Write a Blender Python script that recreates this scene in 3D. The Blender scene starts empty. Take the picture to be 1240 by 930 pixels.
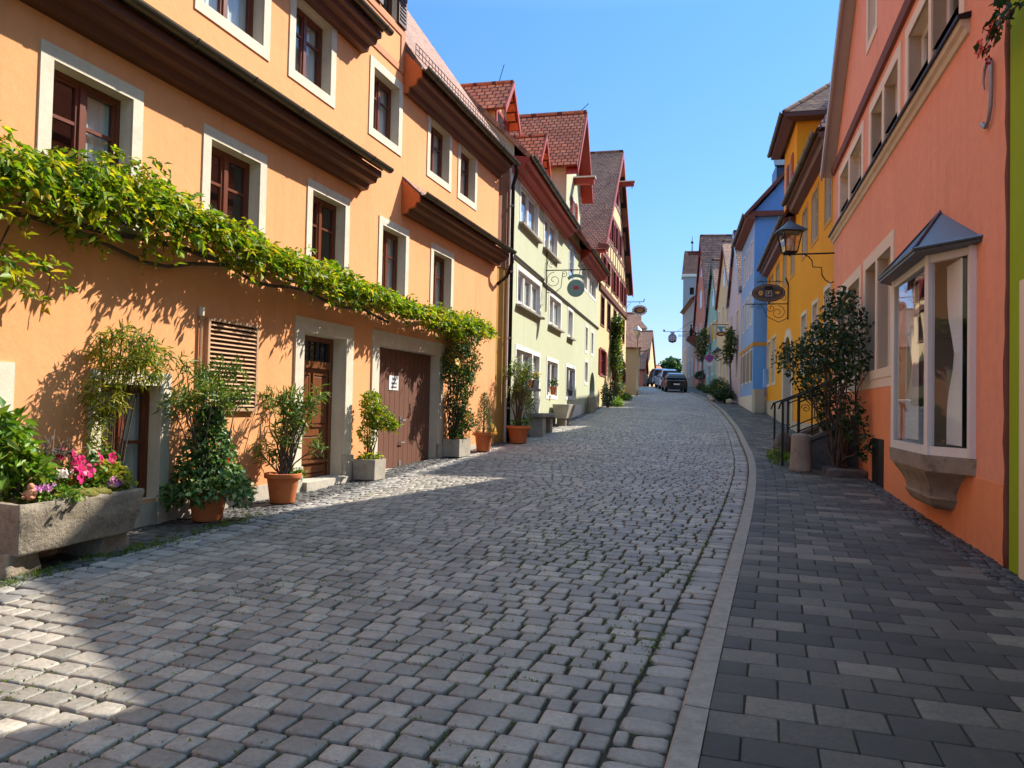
import bpy, math, random
import numpy as np
from mathutils import Vector, Matrix
random.seed(7); rng = np.random.default_rng(7)
SC = bpy.context.scene
COL = SC.collection
R = math.radians

# ------------------------------------------------------------------ camera
cam = bpy.data.cameras.new('camera'); cam_o = bpy.data.objects.new('camera', cam); COL.objects.link(cam_o)
cam.sensor_width = 36.0; cam.lens = 27.03; cam.clip_start = 0.05; cam.clip_end = 3000
p_, r_ = R(1.6), R(1.2)
fw = Vector((0, math.cos(p_), math.sin(p_))); up0 = Vector((0, -math.sin(p_), math.cos(p_))); r0 = Vector((1, 0, 0))
rt = r0*math.cos(r_) + up0*math.sin(r_); upv = -r0*math.sin(r_) + up0*math.cos(r_)
M = Matrix((rt, upv, -fw)).transposed().to_4x4(); M.translation = Vector((0, 0, 1.6))
cam_o.matrix_world = M
SC.camera = cam_o

# ------------------------------------------------------------------ sky, sun, exposure
SUN_AZ, SUN_EL = R(57.5), R(42.6)
w = bpy.data.worlds.new('World'); SC.world = w; w.use_nodes = True
nt = w.node_tree; bg = nt.nodes['Background']
sky = nt.nodes.new('ShaderNodeTexSky'); sky.sky_type = 'NISHITA'; sky.sun_disc = False
sky.sun_elevation = SUN_EL; sky.sun_rotation = SUN_AZ
sky.air_density = 1.0; sky.dust_density = 0.1; sky.ozone_density = 2.5; sky.altitude = 400
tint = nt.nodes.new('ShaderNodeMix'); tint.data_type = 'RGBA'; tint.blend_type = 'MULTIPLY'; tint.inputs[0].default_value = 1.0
# deep summer blue low down, zenith out of view brightened to add fill light
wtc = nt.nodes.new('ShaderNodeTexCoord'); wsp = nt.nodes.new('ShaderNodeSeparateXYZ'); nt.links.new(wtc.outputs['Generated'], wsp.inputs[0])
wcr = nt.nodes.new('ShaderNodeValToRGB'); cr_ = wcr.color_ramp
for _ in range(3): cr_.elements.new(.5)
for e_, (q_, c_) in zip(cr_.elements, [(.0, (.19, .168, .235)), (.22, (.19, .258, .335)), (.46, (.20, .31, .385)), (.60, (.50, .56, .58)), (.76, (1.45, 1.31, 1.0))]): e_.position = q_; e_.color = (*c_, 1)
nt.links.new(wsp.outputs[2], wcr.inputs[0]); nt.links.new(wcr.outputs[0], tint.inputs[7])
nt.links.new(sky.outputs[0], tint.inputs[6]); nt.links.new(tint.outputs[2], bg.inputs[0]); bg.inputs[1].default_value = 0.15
sun = bpy.data.lights.new('sun', 'SUN'); sun.energy = 2.15; sun.angle = R(0.5); sun.color = (1.0, 0.93, 0.82)
sun_o = bpy.data.objects.new('sun', sun); COL.objects.link(sun_o)
sdir = Vector((math.sin(SUN_AZ)*math.cos(SUN_EL), math.cos(SUN_AZ)*math.cos(SUN_EL), math.sin(SUN_EL)))
sun_o.rotation_euler = sdir.to_track_quat('Z', 'Y').to_euler(); sun_o.location = (30, 10, 60)
SC.view_settings.view_transform = 'Standard'; SC.view_settings.look = 'None'
SC.view_settings.exposure = 2.12; SC.view_settings.gamma = 1.0; SC.view_settings.use_curve_mapping = False
SC.cycles.use_denoising = True
SC.cycles.max_bounces = 8; SC.cycles.transparent_max_bounces = 12
SC.cycles.caustics_reflective = False; SC.cycles.caustics_refractive = False

# ------------------------------------------------------------------ materials
def nodes(name):
    m = bpy.data.materials.new(name); m.use_nodes = True
    return m, m.node_tree, m.node_tree.nodes['Principled BSDF']
def N(t, kind, **kw):
    n = t.nodes.new(kind)
    for k, v in kw.items():
        if k in n.inputs.keys(): n.inputs[k].default_value = v
        else: setattr(n, k, v)
    return n
def rgba(c): return (c[0], c[1], c[2], 1)
def noise(t, scale, detail=4, rough=.6, vec=None):
    n = N(t, 'ShaderNodeTexNoise'); n.inputs['Scale'].default_value = scale
    n.inputs['Detail'].default_value = detail; n.inputs['Roughness'].default_value = rough
    if vec is None:
        tc = N(t, 'ShaderNodeTexCoord'); vec = tc.outputs['Object']
    t.links.new(vec, n.inputs['Vector']); return n
def ramp(t, fac, stops):
    r = N(t, 'ShaderNodeValToRGB'); cr = r.color_ramp
    while len(cr.elements) < len(stops): cr.elements.new(.5)
    for e, (p, c) in zip(cr.elements, stops): e.position = p; e.color = rgba(c)
    t.links.new(fac, r.inputs[0]); return r
def mixc(t, fac, a, b, mode='MIX'):
    m = N(t, 'ShaderNodeMix', data_type='RGBA', blend_type=mode)
    for i, x in ((0, fac), (6, a), (7, b)):
        if hasattr(x, 'default_value') or hasattr(x, 'links'): t.links.new(x, m.inputs[i])
        else: m.inputs[i].default_value = x if i == 0 else rgba(x)
    return m.outputs[2]
def bump(t, b, h, strength, dist=.01):
    n = N(t, 'ShaderNodeBump'); n.inputs['Strength'].default_value = strength; n.inputs['Distance'].default_value = dist
    t.links.new(h, n.inputs['Height']); t.links.new(n.outputs[0], b.inputs['Normal'])
def scl(c, k): return tuple(min(1, x*k) for x in c)

def plaster(name, c, var=.10, bs=.25, stain=.25, splash=0):
    m, t, b = nodes(name)
    n1 = noise(t, .55, 5, .65); n2 = noise(t, 7, 5, .6); n3 = noise(t, 60, 3, .6)
    base = ramp(t, n1.outputs[0], [(.3, scl(c, 1-var)), (.7, scl(c, 1+var*.6))])
    c2 = mixc(t, .35, base.outputs[0], ramp(t, n2.outputs[0], [(.3, scl(c, 1-var*1.4)), (.7, scl(c, 1+var))]).outputs[0])
    # vertical run marks and pale wear patches
    tc = N(t, 'ShaderNodeTexCoord'); mp = N(t, 'ShaderNodeMapping'); mp.inputs['Scale'].default_value = (3.2, 3.2, .22)
    t.links.new(tc.outputs['Object'], mp.inputs[0]); n4 = noise(t, 1.0, 6, .7, mp.outputs[0])
    st = ramp(t, n4.outputs[0], [(.52, (0, 0, 0)), (.75, (stain, stain, stain))])
    c3 = mixc(t, st.outputs[0], c2, scl(c, .62))
    n6 = noise(t, .23, 6, .75); pa = ramp(t, n6.outputs[0], [(.52, (0, 0, 0)), (.56, (.35, .35, .35))]); c3 = mixc(t, pa.outputs[0], c3, tuple(min(.95, x*1.06+.012) for x in c))
    if splash:
        sx = N(t, 'ShaderNodeSeparateXYZ'); t.links.new(tc.outputs['Object'], sx.inputs[0]); mr = N(t, 'ShaderNodeMapRange'); mr.inputs[1].default_value = splash; mr.inputs[2].default_value = splash-1.1; t.links.new(sx.outputs[2], mr.inputs[0])
        mm = N(t, 'ShaderNodeMath', operation='MULTIPLY'); t.links.new(mr.outputs[0], mm.inputs[0]); t.links.new(ramp(t, n2.outputs[0], [(.35, (.1, .1, .1)), (.7, (1, 1, 1))]).outputs[0], mm.inputs[1])
        c3 = mixc(t, mm.outputs[0], c3, tuple(x*.45+.05 for x in c))
    t.links.new(c3, b.inputs['Base Color']); b.inputs['Roughness'].default_value = .9
    b.inputs['Specular IOR Level'].default_value = .2
    ad = N(t, 'ShaderNodeMath', operation='ADD'); t.links.new(n2.outputs[0], ad.inputs[0])
    mu = N(t, 'ShaderNodeMath', operation='MULTIPLY'); mu.inputs[1].default_value = .35
    t.links.new(n3.outputs[0], mu.inputs[0]); t.links.new(mu.outputs[0], ad.inputs[1])
    bump(t, b, ad.outputs[0], bs, .02); return m
def stone(name, c1, c2, scale=9, bs=.5, rough=.85, spots=None):
    m, t, b = nodes(name)
    n1 = noise(t, scale, 8, .7); n2 = noise(t, scale*.22, 4, .6)
    c = mixc(t, .5, ramp(t, n1.outputs[0], [(.3, c1), (.7, c2)]).outputs[0], ramp(t, n2.outputs[0], [(.35, c1), (.65, c2)]).outputs[0])
    if spots:
        n3 = noise(t, scale*.5, 5, .7); f = ramp(t, n3.outputs[0], [(.55, (0, 0, 0)), (.68, (.8, .8, .8))])
        c = mixc(t, f.outputs[0], c, spots)
    t.links.new(c, b.inputs['Base Color']); b.inputs['Roughness'].default_value = rough
    bump(t, b, n1.outputs[0], bs, .02); return m
def island_stone(name, stops, rough=(.45, .8), bs=.35, moss=None, spec=.5, mid=.55):
    m, t, b = nodes(name)
    g = N(t, 'ShaderNodeNewGeometry')
    cr = ramp(t, g.outputs['Random Per Island'], stops)
    n1 = noise(t, 38, 6, .7); n2 = noise(t, 4, 4, .6)
    c = mixc(t, mid, cr.outputs[0], ramp(t, n1.outputs[0], [(.3, (.35, .35, .35)), (.7, (1.25, 1.25, 1.25))]).outputs[0], 'MULTIPLY')
    c = mixc(t, .5, c, ramp(t, n2.outputs[0], [(.3, (.6, .6, .62)), (.7, (1.2, 1.18, 1.12))]).outputs[0], 'MULTIPLY')
    n7 = noise(t, .55, 5, .7); c = mixc(t, .6, c, ramp(t, n7.outputs[0], [(.3, (.62, .62, .63)), (.68, (1.22, 1.2, 1.16))]).outputs[0], 'MULTIPLY')
    if moss:
        n3 = noise(t, .9, 5, .7); f = ramp(t, n3.outputs[0], [(.5, (0, 0, 0)), (.72, (.6, .6, .6))])
        c = mixc(t, f.outputs[0], c, moss)
    t.links.new(c, b.inputs['Base Color'])
    rr = ramp(t, n1.outputs[0], [(.2, (rough[0],)*3), (.8, (rough[1],)*3)]); t.links.new(rr.outputs[0], b.inputs['Roughness'])
    b.inputs['Specular IOR Level'].default_value = spec
    bump(t, b, n1.outputs[0], bs, .008); return m
def wood(name, c1, c2, scale=(14, 14, .8), rough=.55, bs=.25):
    m, t, b = nodes(name)
    tc = N(t, 'ShaderNodeTexCoord'); mp = N(t, 'ShaderNodeMapping'); mp.inputs['Scale'].default_value = scale
    t.links.new(tc.outputs['Object'], mp.inputs[0]); n1 = noise(t, 1.6, 8, .75, mp.outputs[0]); n2 = noise(t, 1.1, 3, .5)
    c = mixc(t, .3, ramp(t, n1.outputs[0], [(.3, c1), (.7, c2)]).outputs[0], ramp(t, n2.outputs[0], [(.3, c1), (.7, c2)]).outputs[0])
    t.links.new(c, b.inputs['Base Color']); b.inputs['Roughness'].default_value = rough
    bump(t, b, n1.outputs[0], bs, .006); return m
def paint(name, c, rough=.5, var=.12, metal=0.0, spec=.4):
    m, t, b = nodes(name)
    n1 = noise(t, 5, 6, .7); n2 = noise(t, 55, 3, .6)
    c_ = mixc(t, .4, ramp(t, n1.outputs[0], [(.3, scl(c, 1-var*1.5)), (.7, scl(c, 1+var))]).outputs[0], ramp(t, n2.outputs[0], [(.3, scl(c, 1-var)), (.7, scl(c, 1+var))]).outputs[0])
    t.links.new(c_, b.inputs['Base Color']); b.inputs['Roughness'].default_value = rough; b.inputs['Metallic'].default_value = metal
    b.inputs['Specular IOR Level'].default_value = spec
    bump(t, b, n2.outputs[0], .06, .01); return m
def tiles(name, cs, mortar, w=.17, h=.15, bs=.9):
    """Rows of overlapping plain tiles, laid out on the roof's own UV in metres."""
    m, t, b = nodes(name)
    uv = N(t, 'ShaderNodeUVMap')
    br = N(t, 'ShaderNodeTexBrick'); br.offset = .5
    br.inputs['Color1'].default_value = rgba(cs[0]); br.inputs['Color2'].default_value = rgba(cs[1]); br.inputs['Mortar'].default_value = rgba(mortar)
    br.inputs['Scale'].default_value = 1; br.inputs['Mortar Size'].default_value = .022; br.inputs['Mortar Smooth'].default_value = .3
    br.inputs['Brick Width'].default_value = w; br.inputs['Row Height'].default_value = h; br.inputs['Bias'].default_value = 0
    t.links.new(uv.outputs[0], br.inputs['Vector'])
    n1 = noise(t, 1.3, 6, .7); n2 = noise(t, 14, 4, .6)
    c = mixc(t, .65, br.outputs[0], ramp(t, n1.outputs[0], [(.3, (.45, .45, .47)), (.7, (1.25, 1.2, 1.15))]).outputs[0], 'MULTIPLY')
    c = mixc(t, .6, c, ramp(t, n2.outputs[0], [(.3, (.5, .5, .52)), (.7, (1.3, 1.25, 1.2))]).outputs[0], 'MULTIPLY')
    t.links.new(c, b.inputs['Base Color']); b.inputs['Roughness'].default_value = .8
    sep = N(t, 'ShaderNodeSeparateXYZ'); t.links.new(uv.outputs[0], sep.inputs[0])
    dv = N(t, 'ShaderNodeMath', operation='DIVIDE'); dv.inputs[1].default_value = h; t.links.new(sep.outputs[1], dv.inputs[0])
    fr = N(t, 'ShaderNodeMath', operation='FRACT'); t.links.new(dv.outputs[0], fr.inputs[0])
    iv = N(t, 'ShaderNodeMath', operation='SUBTRACT'); iv.inputs[0].default_value = 1.0; t.links.new(fr.outputs[0], iv.inputs[1])
    sb = N(t, 'ShaderNodeMath', operation='SUBTRACT'); t.links.new(iv.outputs[0], sb.inputs[0]); t.links.new(br.outputs[1], sb.inputs[1])
    bump(t, b, sb.outputs[0], bs, .035); return m
def leafmat(name, stops, trans=.35, rough=.45):
    m = bpy.data.materials.new(name); m.use_nodes = True; t = m.node_tree; t.nodes.clear()
    out = N(t, 'ShaderNodeOutputMaterial'); g = N(t, 'ShaderNodeNewGeometry')
    cr = ramp(t, g.outputs['Random Per Island'], stops)
    n1 = noise(t, 2.2, 3, .5); c = mixc(t, .55, cr.outputs[0], ramp(t, n1.outputs[0], [(.35, (.55, .65, .5)), (.65, (1.35, 1.25, 1.1))]).outputs[0], 'MULTIPLY')
    d = N(t, 'ShaderNodeBsdfPrincipled'); d.inputs['Roughness'].default_value = rough; d.inputs['Specular IOR Level'].default_value = .35
    tr = N(t, 'ShaderNodeBsdfTranslucent'); c2 = mixc(t, 1.0, c, (1.25, 1.25, .55), 'MULTIPLY')
    t.links.new(c, d.inputs['Base Color']); t.links.new(c2, tr.inputs[0])
    mx = N(t, 'ShaderNodeMixShader'); mx.inputs[0].default_value = trans
    t.links.new(d.outputs[0], mx.inputs[1]); t.links.new(tr.outputs[0], mx.inputs[2]); t.links.new(mx.outputs[0], out.inputs[0]); return m
def glassmat(name, tint=(.75, .8, .8), k=1.9):
    m = bpy.data.materials.new(name); m.use_nodes = True; t = m.node_tree; t.nodes.clear()
    out = N(t, 'ShaderNodeOutputMaterial'); tr = N(t, 'ShaderNodeBsdfTransparent'); tr.inputs[0].default_value = rgba(tint)
    gl = N(t, 'ShaderNodeBsdfGlossy'); gl.inputs['Roughness'].default_value = .015; gl.inputs[0].default_value = (1, 1, 1, 1)
    lw = N(t, 'ShaderNodeLayerWeight'); fr = N(t, 'ShaderNodeMath', operation='POWER'); fr.inputs[1].default_value = 4.6; t.links.new(lw.outputs['Facing'], fr.inputs[0])
    n = noise(t, 1.1, 2, .4); bp = N(t, 'ShaderNodeBump'); bp.inputs['Strength'].default_value = .05; bp.inputs['Distance'].default_value = .05
    t.links.new(n.outputs[0], bp.inputs['Height']); t.links.new(bp.outputs[0], gl.inputs['Normal'])
    mu = N(t, 'ShaderNodeMath', operation='MULTIPLY_ADD'); mu.inputs[1].default_value = .9; mu.inputs[2].default_value = .045*k
    t.links.new(fr.outputs[0], mu.inputs[0])
    mx = N(t, 'ShaderNodeMixShader'); t.links.new(mu.outputs[0], mx.inputs[0]); t.links.new(tr.outputs[0], mx.inputs[1]); t.links.new(gl.outputs[0], mx.inputs[2])
    t.links.new(mx.outputs[0], out.inputs[0]); return m
def flat(name, c, rough=.6, metal=0.0, emit=None, coat=0):
    m, t, b = nodes(name); b.inputs['Base Color'].default_value = rgba(c); b.inputs['Roughness'].default_value = rough; b.inputs['Metallic'].default_value = metal
    if coat: b.inputs['Coat Weight'].default_value = coat
    return m

MT = dict(
    orange=plaster('orange_plaster', (.80, .36, .155), .07, .28, .38, .75),
    salmon=plaster('salmon_plaster', (.86, .355, .215), .10, .35, .35),
    salmon_low=plaster('salmon_base_plaster', (.86, .31, .135), .10, .35, .35, .5),
    green=plaster('pale_green_plaster', (.50, .515, .345), .07, .2, .25, .6),
    yellow=plaster('pale_yellow_plaster', (.70, .52, .27), .06, .15, .15),
    ochre=plaster('ochre_plaster', (.80, .345, .016), .09, .25, .25),
    ochre_trim=plaster('ochre_strip_plaster', (.55, .30, .08), .08, .2, .2),
    blue=plaster('blue_plaster', (.15, .38, .80), .07, .2, .2),
    paleblue=plaster('pale_blue_plaster', (.27, .46, .82), .06, .2, .15),
    lavender=plaster('lavender_plaster', (.62, .55, .60), .06, .2, .2),
    cream=plaster('cream_plaster', (.76, .52, .26), .06, .2, .2),
    turq=plaster('turquoise_plaster', (.34, .47, .36), .07, .2, .2),
    red=plaster('coral_plaster', (.66, .22, .13), .08, .2, .2),
    greyp=plaster('grey_plaster', (.40, .34, .28), .1, .2, .3),
    tan=plaster('tan_plaster', (.40, .32, .21), .1, .2, .3),
    lime=plaster('lime_plaster', (.29, .42, .010), .06, .15, .15),
    whitep=plaster('white_plaster', (.75, .72, .66), .05, .15, .2),
    surround=stone('pale_sandstone', (.56, .49, .37), (.70, .63, .49), 16, .25),
    surround_warm=plaster('cream_surround', (.80, .66, .50), .05, .12, .12),
    plinth=stone('plinth_stone', (.34, .31, .25), (.56, .51, .42), 8, .5),
    trough=stone('rough_granite', (.13, .105, .075), (.42, .345, .25), 26, 1.0, .9, (.30, .23, .13)),
    corbel=stone('weathered_sandstone', (.20, .17, .13), (.40, .34, .27), 9, .6, .9, (.10, .09, .07)),
    kerb=stone('kerb_granite', (.19, .172, .142), (.36, .325, .27), 60, .35, .8),
    box=stone('planter_concrete', (.26, .23, .18), (.44, .40, .32), 14, .5),
    cobble=island_stone('cobble_basalt', [(0, (.235, .214, .182)), (.35, (.30, .272, .231)), (.7, (.355, .320, .270)), (1, (.44, .39, .32))], (.42, .75), .45),
    gutter=island_stone('gutter_granite', [(0, (.20, .19, .18)), (.5, (.30, .285, .26)), (1, (.38, .35, .31))], (.6, .85), .45),
    smallcob=island_stone('small_basalt', [(0, (.04, .04, .041)), (.5, (.075, .075, .074)), (1, (.125, .122, .117))], (.5, .8), .5),
    slab=island_stone('paving_slab', [(0, (.050, .0435, .035)), (.4, (.074, .065, .052)), (.65, (.102, .09, .072)), (.85, (.150, .132, .105)), (1, (.205, .18, .142))], (.55, .85), .6, mid=.8),
    joint=stone('joint_earth', (.016, .014, .010), (.045, .04, .027), 12, .8, .95, (.05, .072, .010)),
    earth=stone('ground_earth', (.06, .07, .03), (.13, .13, .07), .4, .3, .95),
    soil=stone('potting_soil', (.02, .015, .01), (.05, .035, .022), 40, .8, .95),
    moss=stone('green_moss', (.12, .11, .01), (.24, .20, .03), 45, 1.0, .95),
    terra=stone('terracotta', (.50, .135, .035), (.66, .20, .06), 12, .2, .75),
    brown=wood('dark_brown_wood', (.045, .016, .009), (.085, .032, .018)),
    brownpaint=paint('red_brown_paint', (.105, .038, .022), .5),
    doorwood=wood('varnished_door_wood', (.10, .032, .012), (.22, .075, .024), rough=.35),
    garage=wood('garage_board_wood', (.125, .050, .030), (.18, .075, .045), rough=.6),
    cladding=wood('weathered_cladding', (.22, .085, .035), (.36, .16, .075), rough=.8),
    frame=wood('red_brown_window_wood', (.10, .022, .010), (.19, .050, .020), rough=.35),
    white=paint('white_window_paint', (.74, .71, .66), .4, .05),
    redwood=paint('oxide_red_paint', (.33, .036, .018), .55),
    redshutter=paint('wine_red_paint', (.30, .028, .026), .5),
    orangewood=paint('orange_red_paint', (.55, .13, .03), .5),
    timber=paint('brown_red_timber', (.17, .055, .035), .7),
    timberlight=paint('faded_timber_band', (.52, .22, .095), .8),
    greenwood=paint('dark_green_paint', (.02, .055, .04), .5),
    yellowshut=paint('yellow_shutter_paint', (.72, .42, .04), .5),
    copper=paint('weathered_gutter_metal', (.085, .075, .05), .42, .2, .55),
    zinc=paint('grey_zinc', (.30, .31, .32), .45, .1, .5),
    slate=paint('blue_grey_sheet_metal', (.055, .075, .11), .38, .15, .5),
    iron=paint('black_iron', (.012, .012, .013), .5, .2, .3),
    louvre=paint('tan_louvre_paint', (.50, .30, .17), .55),
    tile_red=tiles('orange_red_tiles', ((.85, .31, .14), (.64, .21, .095)), (.12, .035, .02), .24, .2),
    tile_brown=tiles('brown_tiles', ((.60, .285, .165), (.38, .175, .105)), (.04, .024, .018), .19, .17),
    tile_far=tiles('weathered_red_tiles', ((.48, .25, .155), (.28, .14, .095)), (.05, .03, .022), .24, .22),
    tile_pink=tiles('pale_pink_tiles', ((.62, .32, .22), (.48, .23, .16)), (.2, .1, .07)),
    glass=glassmat('window_glass'), bayglass=glassmat('bay_glass', (.85, .88, .88), .9),
    farglass=flat('dark_window_glass', (.035, .045, .055), .06),
    room=flat('dark_interior', (.06, .05, .042), .9),
    curtain=flat('white_curtain', (.88, .88, .86), .9),
    bluegrey_c=flat('grey_curtain', (.42, .47, .50), .9),
    leaf_vine=leafmat('vine_leaves', [(0, (0.061, 0.146, 0.010)), (.3, (0.134, 0.244, 0.012)), (.6, (0.256, 0.342, 0.017)), (.85, (0.415, 0.403, 0.022)), (1, (0.512, 0.342, 0.037))], .48),
    leaf_bamboo=leafmat('bamboo_leaves', [(0, (0.100, 0.163, 0.019)), (.6, (0.250, 0.288, 0.037)), (1, (0.475, 0.375, 0.050))], .35),
    leaf_olean=leafmat('oleander_leaves', [(0, (0.060, 0.128, 0.027)), (.6, (0.145, 0.238, 0.044)), (1, (0.340, 0.357, 0.085))], .25),
    leaf_ivy=leafmat('ivy_leaves', [(0, (0.029, 0.094, 0.023)), (.6, (0.072, 0.174, 0.043)), (1, (0.290, 0.362, 0.131))], .2),
    leaf_rose=leafmat('rose_leaves', [(0, (0.025, 0.070, 0.020)), (.6, (0.063, 0.126, 0.028)), (1, (0.168, 0.224, 0.042))], .25),
    leaf_dark=leafmat('dark_shrub_leaves', [(0, (0.013, 0.040, 0.020)), (.6, (0.027, 0.073, 0.033)), (1, (0.062, 0.112, 0.037))], .2),
    leaf_con=leafmat('conifer_needles', [(0, (0.028, 0.077, 0.028)), (.6, (0.070, 0.140, 0.042)), (1, (0.154, 0.238, 0.056))], .2),
    leaf_bright=leafmat('bright_leaves', [(0, (0.060, 0.156, 0.014)), (.6, (0.132, 0.264, 0.024)), (1, (0.300, 0.360, 0.048))], .35),
    leaf_tree=leafmat('tree_leaves', [(0, (.018, .055, .020)), (.6, (.045, .11, .035)), (1, (.10, .18, .05))], .3),
    grass=leafmat('grass_blades', [(0, (.06, .13, .015)), (1, (.20, .27, .03))], .35),
    bark=stone('brown_bark', (.05, .035, .025), (.14, .10, .07), 30, .9),
    magenta=leafmat('magenta_petals', [(0, (.50, .008, .10)), (1, (.72, .02, .20))], .2),
    lilac=leafmat('lilac_petals', [(0, (.42, .12, .40)), (1, (.65, .30, .60))], .2),
    redpetal=leafmat('red_petals', [(0, (.45, .01, .01)), (1, (.65, .03, .03))], .2),
    yellowpetal=leafmat('yellow_petals', [(0, (.75, .42, .05)), (1, (.85, .60, .18))], .2),
    whitepetal=leafmat('white_petals', [(0, (.75, .60, .70)), (1, (.85, .80, .80))], .2),
    sign_white=flat('sign_white', (.85, .85, .83), .35), ink=flat('sign_ink', (.05, .05, .055), .6),
    sign_teal=paint('sign_grey_green', (.16, .25, .23), .45), sign_pink=flat('sign_crimson', (.42, .01, .06), .5),
    sign_dark=paint('sign_slate', (.045, .05, .06), .45), gold=flat('sign_gold', (.62, .34, .06), .4, .3),
    silver=flat('sign_silver', (.55, .58, .60), .4), sign_blue=flat('sign_sky_blue', (.10, .33, .42), .5), maroon=flat('sign_maroon', (.09, .015, .012), .5),
    magsign=flat('prohibition_red', (.62, .04, .16), .4), bluesign=flat('prohibition_blue', (.14, .10, .50), .4),
    lampglass=flat('lantern_glass', (.50, .46, .40), .15),
    carblack=flat('black_car_paint', (.010, .012, .016), .18, 0, None, 1), carwhite=flat('white_car_paint', (.72, .73, .74), .2, 0, None, 1),
    carsilver=flat('grey_car_paint', (.22, .25, .28), .25, .5, None, 1), tyre=flat('tyre_rubber', (.012, .012, .012), .85), rim=flat('alloy_rim', (.4, .41, .42), .3, .8),
    carglass=flat('car_glass', (.02, .03, .045), .03), taillight=flat('tail_light_red', (.30, .008, .008), .2),
    plant_box=flat('anthracite_plastic', (.025, .027, .03), .6), skinclay=flat('clay_figure', (.55, .24, .12), .8),
    utility=paint('grey_cabinet', (.42, .42, .39), .5, .06), bluedoor=paint('blue_door_paint', (.025, .085, .24), .45),
    boulder=stone('dark_boulder', (.05, .045, .04), (.16, .14, .12), 8, .8),
)
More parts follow.
